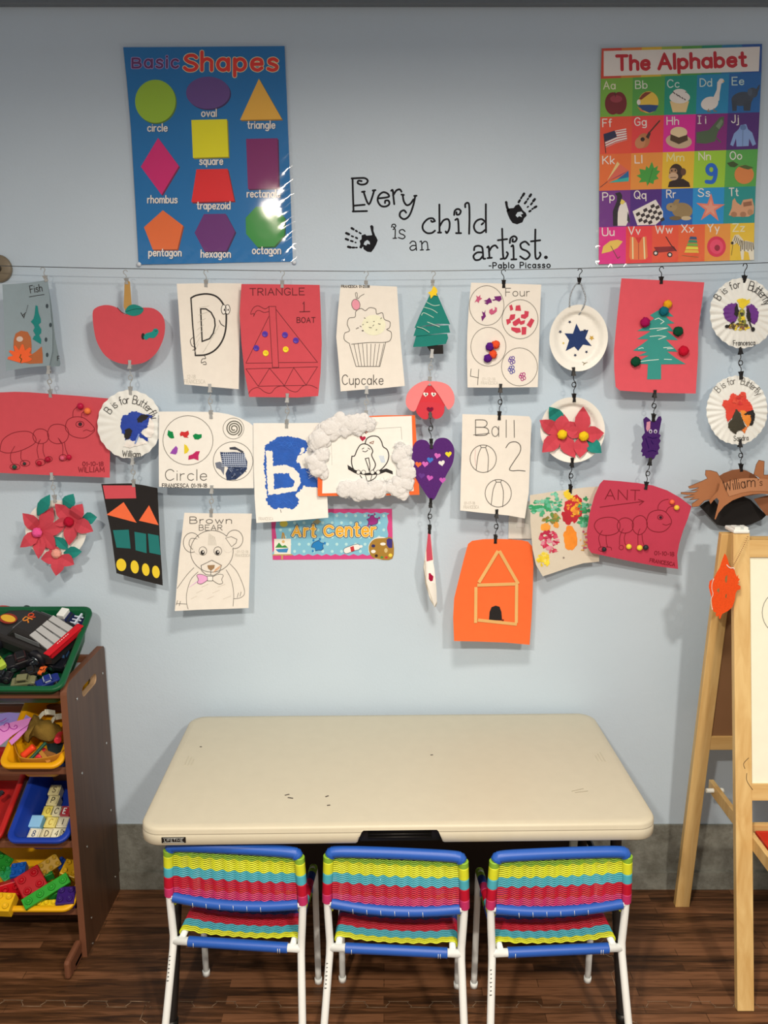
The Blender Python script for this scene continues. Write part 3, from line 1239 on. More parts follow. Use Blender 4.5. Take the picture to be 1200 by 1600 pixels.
t, L, W, H, g, hb = car('green', (80, 975), (132, 985), -.055, 'small dark blue toy truck with a white block at the back of the green bin', '1B2144', truck=True, wheel=.26)
mb = MB()
mb.box((0, 0, g + H * 1.12), (L * .22, W * 1.3, L * .14), M('E4DCCB', 'plastic'), bev=L * .02)
mb.build('load_block', t, 'white block on the roof', local=True)
mb = MB()
for k in range(3):
    mb.box((L * .36, (k - 1) * W * .5, g + hb * 1.25), (L * .26, W * .16, L * .035), M('C9CACC', 'plastic'), bev=L * .006)
mb.box((L * .42, 0, g + hb * 1.5), (L * .05, W * 1.7, L * .06), M('C9CACC', 'plastic'), bev=L * .006)
mb.build('ladder', t, 'pale grey ladder over the truck bed', local=True)
car('green', (12, 1046), (60, 1030), -.045, 'black toy monster truck lying under the black race car', '1E1C1C', '4A3030', wheel=.36, tall=.42, truck=True, roll=.15)
car('green', (-14, 1066), (20, 1064), -.040, 'black toy truck with chrome bumper at the left edge, inside the green bin', '141517', '3A3D40', wheel=.36, tall=.42, truck=True, roll=-.2)
t, L, W, H, g, hb = car('green', (20, 1073), (58, 1069), -.030, 'olive green toy jeep behind the front rim of the green bin', '6E6A48', '3C3A28', wheel=.26, tall=.46, cab=(.2, .8), truck=True)
car('green', (58, 1076), (94, 1062), -.035, 'dark blue toy car with pale windscreen in the front corner of the green bin', '1D2A66', 'C3C6C8', wheel=.24, tall=.40, roll=.1)
car('green', (92, 1052), (112, 1018), -.070, 'black toy car half hidden at the right wall of the green bin', '15161A', '35506E', wheel=.28, tall=.40)
car('green', (62, 1056), (72, 1044), -.045, 'tiny orange toy car under the tail of the black race car', 'D9602A', '4A2A1A', wheel=.28, tall=.44)
car('green', (-8, 1030), (6, 1048), -.03, 'lime green toy car at the left edge of the green bin', 'A9B83E', '3E4A1E', wheel=.28, tall=.44)
car('green', (112, 1005), (128, 996), -.055, 'small pale grey toy car beside the red rear wing', 'AFAFA8', '5A5A58', wheel=.28, tall=.40)


def slab(name, key, pts, w, th, mat, label=None, cat=None, group=None, dome=0.0, amp=0.0, parent=None, extra=None, tilt=0.0):
    """a piece cut to an outline, lying in a bin; dome raises its middle"""
    T, R = BINS[key]
    loc = [onbin(key, x, y, w) for x, y in pts]
    c = sum((p for p in loc), Vector()) / len(loc)
    mb = MB()
    n = len(loc)
    rings = [(1.0, -th), (1.0, 0.0)]
    if dome:
        rings = [(1.0, -th), (1.02, -th * .4), (.97, 0.0), (.80, dome * .55), (.55, dome * .85), (.28, dome)]
    vs_ = []
    for s_, h in rings:
        for p in loc:
            q = c + (p - c) * s_
            k = amp * noise.noise(q * 45) if amp and s_ < 1 else 0
            vs_.append(T @ Vector((q.x, q.y, w + h + k + tilt * (q.y - c.y))))
    fs = []
    for i in range(len(rings) - 1):
        for k in range(n):
            fs.append([i * n + k, i * n + (k + 1) % n, (i + 1) * n + (k + 1) % n, (i + 1) * n + k])
    fs.append(list(range(n))[::-1])
    top = [(len(rings) - 1) * n + k for k in range(n)]
    if dome:
        vs_.append(T @ Vector((c.x, c.y, w + dome * 1.02)))
        mb.add(vs_, fs + [[top[k], top[(k + 1) % n], len(vs_) - 1] for k in range(n)], mat, True)
    else:
        mb.add(vs_, fs + [top], mat)
    if extra:
        extra(mb, T, w)
    return mb.build(name, parent, label, cat, group)


def rod(name, key, a, b, w, r, mat, label, cat, group=None, w2=None, tip=None):
    T, R = BINS[key]
    A, B = T @ onbin(key, *a, w), T @ onbin(key, *b, w if w2 is None else w2)
    mb = MB()
    mb.tube([A.lerp(B, q) for q in (0, .06, .2, .8, .94, 1)], r, mat, 12, rad=[r * .7, r, r * .92, r * .92, r, r * .7])
    o = mb.build(name, None, label, cat, group)
    if tip:
        m2 = MB()
        d = (B - A).normalized()
        m2.cyl(B, B + d * r * 2.2, r * .55, tip, 10)
        m2.build('tip', o)
    return o


o = slab('toy_wing', 'green', smooth([(-10, 958), (0, 952), (14, 953), (36, 965), (30, 972), (8, 984), (-10, 990)], True, 3), -.028, .008, M('1F5C9A', 'gloss'), 'blue toy wing with a red edge at the left end of the green bin', 'toy')
mb = MB()
T = BINS['green'][0]
mb.tube([T @ (onbin('green', x, y, -.020)) for x, y in smooth([(-10, 955), (0, 950), (14, 951), (27, 958), (37, 966)], seg=4)], .0075, M('C22A2E', 'gloss'), 8)
mb.build('edge_trim', o, 'red raised edge')

# second row: paper, pouch and play tools
lil = M('9A86C4', 'paper')
slab('paper_card', 'yellow', [(-12, 1116), (12, 1112), (38, 1114), (49, 1122), (10, 1140), (-12, 1150)], -.004, .0012, lil, 'lilac paper card at the back of the yellow bin, under the pink card', 'card', tilt=-.10)


def swirls(mb, T, w):
    m_ = M('9C2E86', 'ink')
    for pts in (smooth([(0, 1139), (6, 1143), (13, 1139), (14, 1131), (9, 1130), (6, 1134)], seg=5), smooth([(13, 1131), (17, 1138), (24, 1139), (27, 1135), (24, 1133), (22, 1136)], seg=5), smooth([(-2, 1128), (4, 1126), (10, 1122)], seg=4)):
        mb.tube([T @ onbin('yellow', x, y, w + .0006) for x, y in pts], .0011, m_, 5)


slab('paper_card', 'yellow', [(-12, 1138), (20, 1128), (49, 1121), (44, 1132), (20, 1148), (2, 1163), (-12, 1172)], .014, .0015, M('D982B8', 'paper'), 'pink paper card with purple swirls at the left of the yellow bin', 'card', extra=swirls)
slab('paper_card', 'yellow', [(14, 1158), (30, 1143), (45, 1131), (42, 1140), (28, 1155), (18, 1164)], .008, .0015, M('D07CB4', 'paper'), 'narrow folded pink card tucked under the swirled pink card', 'card')
pou = slab('brown_pouch', 'yellow', smooth([(53, 1118), (62, 1121), (72, 1126), (82, 1128), (92, 1132), (95, 1141), (88, 1149), (78, 1155), (70, 1155), (60, 1152), (51, 1147), (46, 1152), (43, 1157), (37, 1152), (42, 1140), (48, 1128)], True, 3), -.005, .012, M('7A5C24', 'cloth'), 'crumpled olive brown cloth pouch lying in the yellow bin', 'pouch', dome=.026, amp=.010)
for a, b, c in (((60, 1123), (70, 1113), (86, 1114)), ((80, 1130), (86, 1121), (97, 1119))):
    T = BINS['yellow'][0]
    p = smooth([T @ onbin('yellow', *a, .004), T @ onbin('yellow', *b, .020), T @ onbin('yellow', *c, .004)], seg=6)
    mb = MB()
    for q, r in zip(p, p[1:]):
        mb.bar(q, r, .016, .003, M('D9CDB0', 'cloth'), (1, .4, 0))
    mb.build('strap', pou, 'cream webbing strap')
T = BINS['yellow'][0]
mb = MB()
pa = smooth([(26, 1162), (28, 1178), (34, 1193), (42, 1197), (60, 1198), (82, 1195), (96, 1190), (104, 1184)], seg=5)
lo_ = [T @ onbin('yellow', x, y, -.03) for x, y in pa]
hi_ = [T @ (onbin('yellow', x, y, -.03) + Vector((0, 0, .034))) for x, y in pa]
n = len(pa)
off_ = BINS['yellow'][1] @ Vector((.0, .003, 0))
mb.add(lo_ + hi_, [[k, k + 1, n + k + 1, n + k] for k in range(n - 1)], M('B87A28', 'plastic'), True)
mb.add([p + off_ for p in lo_ + hi_], [[k, n + k, n + k + 1, k + 1] for k in range(n - 1)], M('B87A28', 'plastic'), True)
mb.add(hi_ + [p + off_ for p in hi_], [[k, k + 1, n + k + 1, n + k] for k in range(n - 1)], M('B87A28', 'plastic'))
mb.build('tan_band', None, 'curved tan plastic band standing inside the front of the yellow bin', 'band')
ORG = M('E8431F', 'gloss')
rod('play_tool', 'yellow', (35, 1182), (54, 1166), -.020, .0105, ORG, 'bright orange toy tool handle lying left in the yellow bin', 'toy tool', 'play tools in the yellow bin', w2=-.005)
rod('play_tool', 'yellow', (90, 1158), (93, 1144), -.002, .0105, M('D2303A', 'gloss'), 'red round toy handle at the right end of the brown pouch', 'toy tool', 'play tools in the yellow bin', w2=-.02)
rod('play_tool', 'yellow', (60, 1186), (68, 1172), -.016, .0105, M('D8333C', 'gloss'), 'red round toy handle beside the wooden hammer', 'toy tool', 'play tools in the yellow bin', w2=-.03)
rod('toy_wrench', 'yellow', (46, 1188), (72, 1160), -.012, .005, M('1E4A34', 'gloss'), 'thin dark green toy wrench between the orange handle and the hammer', 'toy tool', 'play tools in the yellow bin', w2=.004)
T = BINS['yellow'][0]
ham = thing('toy_hammer', T @ onbin('yellow', 70, 1183, -.015), 'small wooden toy hammer in the front of the yellow bin', 'toy tool', 'play tools in the yellow bin')
mb = MB()
mb.bar(T @ onbin('yellow', 63, 1175, -.012), T @ onbin('yellow', 77, 1192, -.012), .011, .010, M('B5762C', 'wood'), BINS['yellow'][1] @ Vector((0, 0, 1)), bev=.001)
mb.build('handle', ham)
mb = MB()
mb.bar(T @ onbin('yellow', 69, 1177, -.018), T @ onbin('yellow', 86, 1183, -.018), .016, .014, M('8A5524', 'wood'), BINS['yellow'][1] @ Vector((0, 0, 1)), bev=.002)
mb.build('head', ham)
slab('toy_case', 'yellow', [(86, 1178), (104, 1176), (104, 1192), (88, 1194)], -.025, .02, M('223A66', 'plastic'), 'dark blue toy case in the right front corner of the yellow bin', 'toy')
slab('toy_case', 'yellow', [(72, 1162), (100, 1160), (102, 1176), (76, 1178)], -.030, .02, M('1E2A28', 'plastic'), 'black toy case under the red handle in the yellow bin', 'toy')

# third row: letter blocks
blocks = [('E4CF8E', '7A6A4A', 80, 1249, .000, 'S', 'pale wooden letter block at the top of the stack in the blue bin'),
          ('E4CF8E', '4A4436', 78, 1264, .0, 'P', 'pale wooden letter block with a dark P, second from the top of the stack'),
          ('E8CF58', 'B89A3A', 71, 1280, .002, 'O', 'yellow wooden block left of the E block row, above the yellow C block'),
          ('E4D3A2', '5A5140', 84, 1280, .0, 'C', 'pale wooden block between the yellow block and the red E block'),
          ('B0202A', 'F0E6D6', 98, 1278, .006, 'E', 'red letter block with a white letter E in the blue bin'),
          ('8FBEDA', '6A94B4', 52, 1296, .010, '', 'plain light blue block at the left of the letter blocks'),
          ('E8D070', 'C0A040', 75, 1297, .002, 'C', 'yellow wooden block with a carved C beside the light blue block'),
          ('EAD9AE', '5A5040', 95, 1295, .006, 'I', 'cream wooden block with a dark I directly below the red E block'),
          ('EBDCB6', '4A5A78', 50, 1311, .004, '8', 'cream wooden block below the light blue block'),
          ('E6D3A0', '6A5C44', 70, 1311, .004, 'D', 'cream wooden block with a framed D, second in the front row of blocks'),
          ('EBDCB0', '4A4A3E', 86, 1310, .006, '4', 'cream wooden block, third in the front row of blocks'),
          ('EBDCB0', '4A4A3E', 99, 1308, .006, 'N', 'cream wooden block, fourth in the front row of blocks'),
          ('E0D2AA', '20242E', 110, 1306, .004, 'H', 'cream and black block in the front row, nearest the side panel')]
for k, (hb_, hi2, px, py, w, ch_, lab) in enumerate(blocks):
    row = min((1310, 1296, 1280, 1264, 1249), key=lambda r_: abs(r_ - py))
    u = onbin('blue', px, py, -.057).x
    t = thing('letter_block', (0, 0, 0), lab, 'toy block', 'letter blocks in the blue bin')
    Mx = BINS['blue'][0] @ Matrix.Translation((u, {1310: -.097, 1296: -.061, 1280: -.026, 1264: .009, 1249: .044}[row], -.0725 + (.004 if not ch_ else 0))) @ Matrix.Rotation(random.uniform(-.06, .06), 4, 'Z')
    t.location = Mx.translation
    t.rotation_euler = Mx.to_euler()
    s_ = .033 if ch_ else .037
    mb = MB()
    mb.box((0, 0, 0), (s_, s_, s_), M(hb_, 'wood'), bev=.0022)
    mb.build('cube', t, local=True)
    if ch_:
        mb = MB()
        wd, sts = glyph_strokes(ch_)
        for st in sts:
            mb.tube([((u - wd / 2) * s_ * .5, (v - .5) * s_ * .52, s_ / 2 + .0003) for u, v in st], .0013 if ch_ != 'E' else .0022, M(hi2, 'ink'), 4)
            mb.tube([((u - wd / 2) * s_ * .5, -s_ / 2 - .0003, (v - .5) * s_ * .52) for u, v in st], .0013 if ch_ != 'E' else .0022, M(hi2, 'ink'), 4)
        q = s_ * .40
        mb.tube([(-q, -q, s_ / 2), (q, -q, s_ / 2), (q, q, s_ / 2), (-q, q, s_ / 2)], .0005, M(hi2, 'ink'), 4, closed=True)
        mb.tube([(-q, -s_ / 2, -q), (q, -s_ / 2, -q), (q, -s_ / 2, q), (-q, -s_ / 2, q)], .0005, M(hi2, 'ink'), 4, closed=True)
        mb.build('letter', t, local=True)
car('red', (-6, 1248), (6, 1238), -.03, 'dark grey toy car in the red bin', '3A3A3C', wheel=.3, group=None)


# bottom row: big bricks
def brick(hexc, pa, pb, w, nx, ny, lab, roll=0.0, pitch=0.0, h=.030):
    t, L = toy('toy_brick', 'bricks', pa, pb, w, lab, 'toy brick', 'big bricks in the bottom bin', roll, pitch)
    m_ = M(hexc, 'gloss', .82)
    p = L / nx
    mb = MB()
    mb.box((0, 0, 0), (L - .001, p * ny - .001, h), m_, bev=.0022)
    mb.build('shell', t, local=True)
    mb = MB()
    for i in range(nx):
        for j in range(ny):
            c = Vector(((i - (nx - 1) / 2) * p, (j - (ny - 1) / 2) * p, h / 2 - .001))
            lathe(mb, [(p * .30, 0), (p * .30, h * .20), (p * .27, h * .26), (p * .18, h * .26), (p * .18, h * .16), (0, h * .16)], c, m_, 16)
    mb.build('studs', t, local=True)
    return t


brick('C8141E', (-14, 1402), (34, 1385), -.025, 3, 2, 'wide smooth red brick at the left of the bottom bin', roll=.9, pitch=.1)
brick('B4121C', (30, 1392), (68, 1368), .000, 2, 2, 'dark red brick with four studs in the middle of the bottom bin', roll=.35)
brick('2E9A2C', (37, 1416), (108, 1372), .004, 4, 1, 'long bright green brick lying across the bottom bin', roll=.3)
brick('248A2A', (-8, 1362), (10, 1338), -.010, 2, 2, 'green brick standing at the left edge of the bottom bin', roll=.5)
brick('2FA05A', (4, 1376), (22, 1362), -.025, 2, 2, 'mint green brick behind the smooth red brick')
brick('1C5FB0', (18, 1364), (42, 1360), -.022, 2, 2, 'blue brick at the back of the bottom bin, above the red bricks')
brick('B88A1E', (62, 1362), (92, 1342), -.006, 3, 2, 'amber brick at the back of the bottom bin', roll=.5)
brick('1D3F8A', (90, 1358), (104, 1346), -.030, 2, 2, 'dark blue brick behind the long green brick')
brick('D9A21C', (104, 1372), (116, 1348), -.012, 2, 2, 'yellow brick at the right back of the bottom bin, beside the side panel', roll=.3)
brick('3B1F66', (90, 1404), (119, 1401), -.008, 2, 2, 'purple brick in the right front corner of the bottom bin', pitch=.05)
brick('F2B81E', (-22, 1412), (22, 1414), .002, 3, 2, 'yellow brick at the left front of the bottom bin', h=.034)
brick('EDC21C', (58, 1416), (92, 1414), -.022, 3, 1, 'yellow brick against the front rim between the green and purple bricks')
brick('2E9436', (76, 1404), (92, 1396), -.022, 2, 1, 'small green brick under the long bright green brick')
brick('2B8C34', (70, 1372), (84, 1366), -.022, 2, 1, 'small green brick behind the long bright green brick')

# ------------------------------------------------------------------ easel
PINE = grain_mat('pine', 'C99A58', 'DDB472', 2, 7, 13, .5)
PINEX = grain_mat('pine_across', 'C99A58', 'DDB472', 0, 7, 13, .5)
eas = thing('easel', (1.23, 2.08, 0), 'pine double sided easel with a whiteboard at the right edge', 'easel')
FB, FT = Vector((0, 1.884, 0)), Vector((0, 2.150, 1.222))
BB, BT_ = Vector((0, 2.300, 0)), Vector((0, 2.178, 1.222))
FN = (FT - FB).normalized()
BN = (BT_ - BB).normalized()
fnorm = Vector((0, -FN.z, FN.y))


def fp(x, s_, o=0.0):
    p = FB.lerp(FT, s_) + fnorm * o
    return Vector((x, p.y, p.z))


def bp_(x, s_, o=0.0):
    p = BB.lerp(BT_, s_) + Vector((0, BN.z, -BN.y)) * o
    return Vector((x, p.y, p.z))


XL, XR, XBL = .946, 1.53, .927
for x in (XL, XR):
    mb = MB()
    mb.bar(fp(x, .0), fp(x, 1.0), .044, .020, PINE, (0, 1, 0), bev=.002)
    if x == XL:
        ik = M('3A2A1C', 'ink')
        for pts in (smooth([(1170, 1184), (1162, 1193), (1164, 1201)], seg=4), smooth([(1167, 1208), (1167, 1220), (1176, 1234)], seg=4)):
            q = []
            for a, b in pts:
                r = ray(a, b)
                q.append(CAM + r * ((fp(XL, 0, .0105) - CAM).dot(fnorm) / r.dot(fnorm)))
            mb.tube(q, .0007, ik, 4)
    mb.build('leg', eas, 'front leg of the easel' if x == XL else None)
for x in (XBL, XR):
    mb = MB()
    mb.bar(bp_(x, .0), bp_(x, .995), .044, .020, PINE, (0, 1, 0), bev=.002)
    mb.build('leg', eas)


def rail(s0, s1, fr=True, th=.018):
    f = fp if fr else bp_
    d = FN if fr else BN
    x0 = (XL if fr else XBL) + .021
    mb = MB()
    nrm = fnorm if fr else Vector((0, BN.z, -BN.y))
    R = Matrix((Vector((1, 0, 0)), nrm, d)).transposed()
    c = f((x0 + XR - .021) / 2, (s0 + s1) / 2)
    mb.box(c, (XR - .042 - x0 + .021, th, (s1 - s0) * 1.25), PINEX, R, bev=.0015)
    return mb.build('rail', eas)


rail(.948, .985)
rail(.437, .472)
rail(.948, .985, False)
rail(.455, .49, False)
BW = M('EFE3C2', 'plastic')
R = Matrix((Vector((1, 0, 0)), fnorm, FN)).transposed()
mb = MB()
mb.box(fp((XL + XR) / 2, .710, -.001), (XR - XL - .042, .006, .483 * 1.25 - .008), BW, R)
bd = mb.build('whiteboard', eas, 'cream white drawing board in the front frame')
q = []
for k in range(28):
    a = 2 * math.pi * k / 28
    r = ray(1222 + 31 * math.cos(a), 957 + 34 * math.sin(a))
    q.append(CAM + r * ((fp(0, 0, .0032) - CAM).dot(fnorm) / r.dot(fnorm)))
mb = MB()
mb.tube(q, .0008, M('8A8478', 'ink'), 4, closed=True)
mb.build('pencil_circle', bd, 'grey circle drawn on the board')
R2 = Matrix((Vector((1, 0, 0)), Vector((0, BN.z, -BN.y)), BN)).transposed()
mb = MB()
mb.box(bp_((XBL + XR) / 2, .72, 0), (XR - XBL - .042, .006, .46 * 1.25), M('8A6240', 'wood'), R2)
mb.build('back_board', eas, 'brown hardboard panel in the rear frame')
mb = MB()
mb.box((XL - .002, 2.166, 1.228), (.042, .062, .010), M('EDE6D2', 'plastic'), bev=.003)
mb.box((XL - .012, 2.152, 1.236), (.016, .03, .008), M('EDE6D2', 'plastic'), bev=.002)
mb.box((XL + .010, 2.152, 1.236), (.012, .03, .008), M('EDE6D2', 'plastic'), bev=.002)
mb.box((XBL + .018, 2.168, 1.195), (.006, .026, .06), M('EDE6D2', 'plastic'), bev=.002)
mb.build('hinge_cap', eas, 'white plastic hinge cap on top of the left legs')
# tray between the legs
mb = MB()
mb.box((XL + .029, 2.06, .425), (.014, .42, .036), PINE, bev=.0015)
mb.build('tray_arm', eas, 'wooden arm of the tray, running between front and rear leg')
mb = MB()
mb.box((1.25, 2.02, .436), (.54, .014, .034), PINEX, bev=.0015)
mb.build('rail', eas)
for a, b in (((XL + .022, 1.975, .425), (XL + .048, 1.975, .425)), ((XBL + .02, 2.232, .428), (XL + .046, 2.232, .428))):
    mb = MB()
    mb.cyl(a, b, .0065, M('EDE6D2', 'plastic'), 12)
    mb.ball(b, .0085, M('EDE6D2', 'plastic'))
    mb.build('bolt', eas, 'white plastic tray bolt')
tr = thing('paint_tray', (1.23, 1.93, .43), 'red plastic tray hanging in the easel at the right edge', 'tray')
mb = MB()
mb.box((1.25, 1.925, .412), (.52, .15, .006), M('C0341E', 'plastic'))
for y in (1.848, 2.002):
    mb.box((1.25, y, .425), (.52, .006, .032), M('C0341E', 'plastic'), bev=.001)
for x in (.992, 1.508):
    mb.box((x, 1.925, .425), (.006, .15, .032), M('C0341E', 'plastic'), bev=.001)
mb.build('tray', tr)

# orange foam mask hung on the easel
MK = (1050, 700, .175)
a = Art(0, MK, base=2.088)
ORM = M('E8501E', 'felt')
body = [(470, 940), (488, 965), (502, 1010), (512, 1050), (540, 1075), (556, 1080), (566, 1120), (580, 1150), (592, 1128), (590, 1160), (606, 1172), (590, 1195), (604, 1205), (585, 1215), (612, 1235), (610, 1262), (580, 1272), (568, 1300),
        (560, 1360), (540, 1420), (500, 1455), (450, 1480), (440, 1500), (432, 1525), (420, 1522), (418, 1495), (402, 1508), (388, 1490), (395, 1470), (372, 1462), (362, 1430), (352, 1340), (340, 1290), (328, 1240), (335, 1190), (372, 1165), (400, 1110), (425, 1070), (440, 1020)]
a.sheet(body, ORM, th=.003, holes=[[(478, 1145), (495, 1135), (492, 1185), (482, 1210), (472, 1180)], [(402, 1262), (420, 1250), (424, 1275), (415, 1300), (410, 1280), (400, 1282)], [(478, 1310), (488, 1300), (488, 1335), (476, 1342)]])
msk = a.build('foam_mask', None, 'orange foam animal mask hanging from the top of the easel', 'mask')
mb = MB()
tw = M('A77A4A', 'cord')
for p0, p1, n_ in ((( 676, 792), (545, 1055), 17),):
    for k in range(n_ + 1):
        t_ = k / n_
        p = P(*a.X((p0[0] + (p1[0] - p0[0]) * t_, p0[1] + (p1[1] - p0[1]) * t_ + 10 * math.sin(math.pi * t_))), 2.124 - .038 * t_)
        mb.ball(p, .0019, tw, sub=1)
mb.build('string', msk, 'brown beaded cord tied to the easel')
mb = MB()
st_ = M('E8C9B0', 'cord')
for pts in (smooth([(490, 1045), (505, 1062), (525, 1072), (548, 1070), (555, 1082)], seg=5), smooth([(372, 1170), (358, 1210), (356, 1260), (366, 1305), (350, 1350), (352, 1400), (360, 1440)], seg=4)):
    for x, y in pts:
        mb.ball(a.at((x, y), 3), .0016, st_, sub=1)
mb.build('stitching', msk, 'pale cord laced along the edge')

# ------------------------------------------------------------------ wire, hooks and the hanging children's work
WIRE = .075
OUT = .018      # every sheet hangs this much further out than the figures below
SIL = M('A39F96', 'steel')
BKM = M('1B1A1A', 'plastic')


def curl(x0, x1, y0, y1, base, l=0, r=0, t=0, b=0, wave=0):
    def f(x, y):
        u = min(1.2, max(-.2, (x - x0) / (x1 - x0)))
        v = min(1.2, max(-.2, (y - y0) / (y1 - y0)))
        return OUT + base + l * (1 - u) ** 3 + r * u ** 3 + t * (1 - v) ** 3 + b * v ** 3 + wave * math.sin(u * 5 + v * 2)
    return f


mb = MB()
wp = [(-70, 413), (21, 416), (150, 419), (280, 421), (420, 423), (560, 424), (700, 423), (800, 421.5), (900, 419.5), (1000, 417), (1100, 414), (1200, 410.5), (1290, 407)]
mb.tube([P(x, y, WALL - WIRE) for x, y in wp], .0011, M('6A6862', 'metal'), 6)
mb.build('hanging_wire', None, 'thin steel wire strung across the wall that carries the art', 'wire')
brk = thing('wire_bracket', P(0, 420, WALL), 'round bronze wall bracket holding the left end of the wire', 'bracket')
mb = MB()
BR = M('7A6A52', 'steel')
c = P(-1, 420, WALL)
R = Matrix.Rotation(math.pi / 2, 3, 'X')
lathe(mb, [(0, 0), (.037, 0), (.038, .003), (.037, .009), (.033, .011), (0, .011)], c, BR, 32, R)
mb.build('plate', brk)
mb = MB()
lathe(mb, [(.0, .011), (.011, .011), (.010, .02), (.007, .022), (.007, .068), (.010, .070), (.010, .080), (.0, .082)], c, M('4A4234', 'steel'), 16, R)
mb.build('post', brk)


def make_clip(mat, label):
    t = thing('hook_clip', (0, 0, 0), label, 'clip')
    mb = MB()
    for s in (-1, 1):
        pts = [(-.0045, s * .0012, -.006), (.0045, s * .0012, -.006), (.0036, s * .0022, .004), (.0056, s * .0058, .013), (-.0056, s * .0058, .013), (-.0036, s * .0022, .004)]
        q = [(x, y + s * .0011, z) for x, y, z in pts]
        mb.add(pts + q, [[0, 1, 2, 5], [2, 3, 4, 5], [6, 11, 8, 7], [8, 11, 10, 9], [0, 6, 7, 1], [1, 7, 8, 2], [2, 8, 9, 3], [3, 9, 10, 4], [4, 10, 11, 5], [5, 11, 6, 0]], mat)
    mb.tube([(-.0050, 0, .0055), (.0050, 0, .0055)], .0022, mat, 8)
    mb.build('jaws', t, local=True)
    mb = MB()
    mb.tube(smooth([(0, 0, .006), (0, 0, .013), (-.0006, 0, .019), (.0015, 0, .024), (.0052, 0, .0285), (.0058, 0, .0335), (.0020, 0, .0375), (-.0030, 0, .0370), (-.0052, 0, .0325)], seg=4), .00115, mat, 6)
    mb.build('hook', t, local=True)
    return t


CLIP = {}
CLIPL = .036


def clip(kind, pos, to, label):
    pos, to = Vector(pos), Vector(to)
    if kind not in CLIP:
        o = CLIP[kind] = make_clip(SIL if kind == 'silver' else BKM, label)
    else:
        o = copy_tree(CLIP[kind])
        o['label'] = label
    d = to - pos
    z = d.normalized()
    y = Vector((0, 1, 0))
    x = y.cross(z).normalized()
    if random.random() < .5:
        x = -x
    y = z.cross(x)
    o.location = pos
    o.rotation_euler = Matrix((x, y, z)).transposed().to_euler()
    o.scale = (1, 1, d.length / CLIPL)
    o['group'] = 'hook clips of the hanging art'


def hang(kind, hook, jaw, art, what):
    p = art.W(jaw[0], jaw[1]) + Vector((0, .0002, 0))
    q = P(hook[0], hook[1] + 1, WALL - WIRE)
    clip(kind, p, q, '%s hook clip on the wire, holding the top of %s' % (kind, what))


def link(kind, a0, art0, what0, a1, art1, what1):
    p, q = art0.W(*a0), art1.W(*a1)
    m = p.lerp(q, .5)
    e = (q - p).normalized() * .004
    clip(kind, p, m + e, 'upside down %s hook clip under %s' % (kind, what0))
    clip(kind, q, m - e, '%s hook clip at the top of %s' % (kind, what1))


WP = M('EBDCC6', 'paper')
WP2 = M('F2E6D2', 'paper')
REDP = M('CE4B50', 'paper')
ORP = M('F06830', 'paper')
GRP = M('1F8070', 'paper')
BLKP = M('221E1C', 'paper')
MARK = M('7A1420', 'ink')
BK = M('2A2624', 'ink')
PEN = M('6E675C', 'ink')
FAINT = M('C4B8A4', 'ink')
YELP = M('F2C62A', 'paper')


def pom(art, p, r, mat, name='pompom', parent=None, label=None, lift=0, flat=.8, rough=.10, sub=3):
    c = art.at(p)
    d = (art.W(art.X(p)[0] + 10, art.X(p)[1]) - art.W(*art.X(p)))
    R_ = r * art.cr[2] * d.length / 10
    mb = MB()
    mb.ball(c + Vector((0, -R_ * flat - lift, 0)), R_, mat, sub=sub, rough=rough, scale=(1, flat, 1))
    return mb.build(name, parent, label)


def button(art, p, r, mat, parent):
    c = art.at(p)
    d = (art.W(art.X(p)[0] + 10, art.X(p)[1]) - art.W(*art.X(p)))
    R_ = r * art.cr[2] * d.length / 10
    mb = MB()
    lathe(mb, [(0, 0), (R_, 0), (R_, .0018), (R_ * .85, .0026), (R_ * .65, .0016), (0, .0016)], c, mat, 18, Matrix.Rotation(math.pi / 2, 3, 'X'))
    for s in (-1, 1):
        mb.ball(c + Vector((s * R_ * .25, -.0018, 0)), R_ * .12, M('4A3A2A', 'ink'), sub=1)
    return mb.build('button', parent)


K4, K5, K6 = (0, 400, .28 / 1.2), (0, 590, .28 / 1.2), (240, 420, .28 / 1.2)
L1, L2, L3 = (240, 600, .28 / 1.2), (400, 420, .32 / 1.2), (400, 620, .32 / 1.2)
L4, L5, L6, L7 = (690, 420, .225), (690, 620, .25), (930, 420, .225), (900, 640, .25)

# ---- column 1: fish page, ant page, poinsettia plate
GB = M('8E9998', 'paper')
fish = Art(curl(0, 80, 440, 575, .050, l=.018, r=.006), K4, 8)
fish.sheet([(15, 190), (100, 186), (200, 178), (270, 168), (318, 158), (332, 270), (342, 400), (352, 520), (350, 640), (330, 735), (200, 745), (40, 770), (32, 600), (26, 400), (20, 280)], GB)
fish.text('Fish', 205, 248, 48, 5, BK, W=80, rot=-.16)
fish.line([(196, 274), (250, 264), (296, 258)], 4, BK)
fish.line([(140, 380), (160, 415), (150, 400), (170, 380), (160, 410)], 5, BK)
for k in range(5):
    fish.line([(172 + k * 3, 380 - k * 11), (176 + k * 3, 374 - k * 11)], 3, BK)
for x, y in ((315, 335), (338, 462), (308, 560), (316, 662)):
    fish.ell(x, y, 9, 15, M('3C4648', 'ink'))
fsh = fish.build('fish_page', None, 'folded blue grey page with seaweed and a spiky orange plant, at the far left', 'drawing', 'art hanging from the wire')
bk = Art(curl(75, 97, 440, 575, .050, r=-.028), K4, 6)
bk.sheet([(318, 158), (345, 330), (372, 560), (405, 720), (400, 738), (350, 742), (328, 735), (325, 600), (322, 400)], M('7C8684', 'paper'))
bk.text('F', 385, 700, 30, 4, BK)
bk.build('back_leaf', fsh, 'folded back leaf of the page')
cut = Art(fish.off, K4, 8)
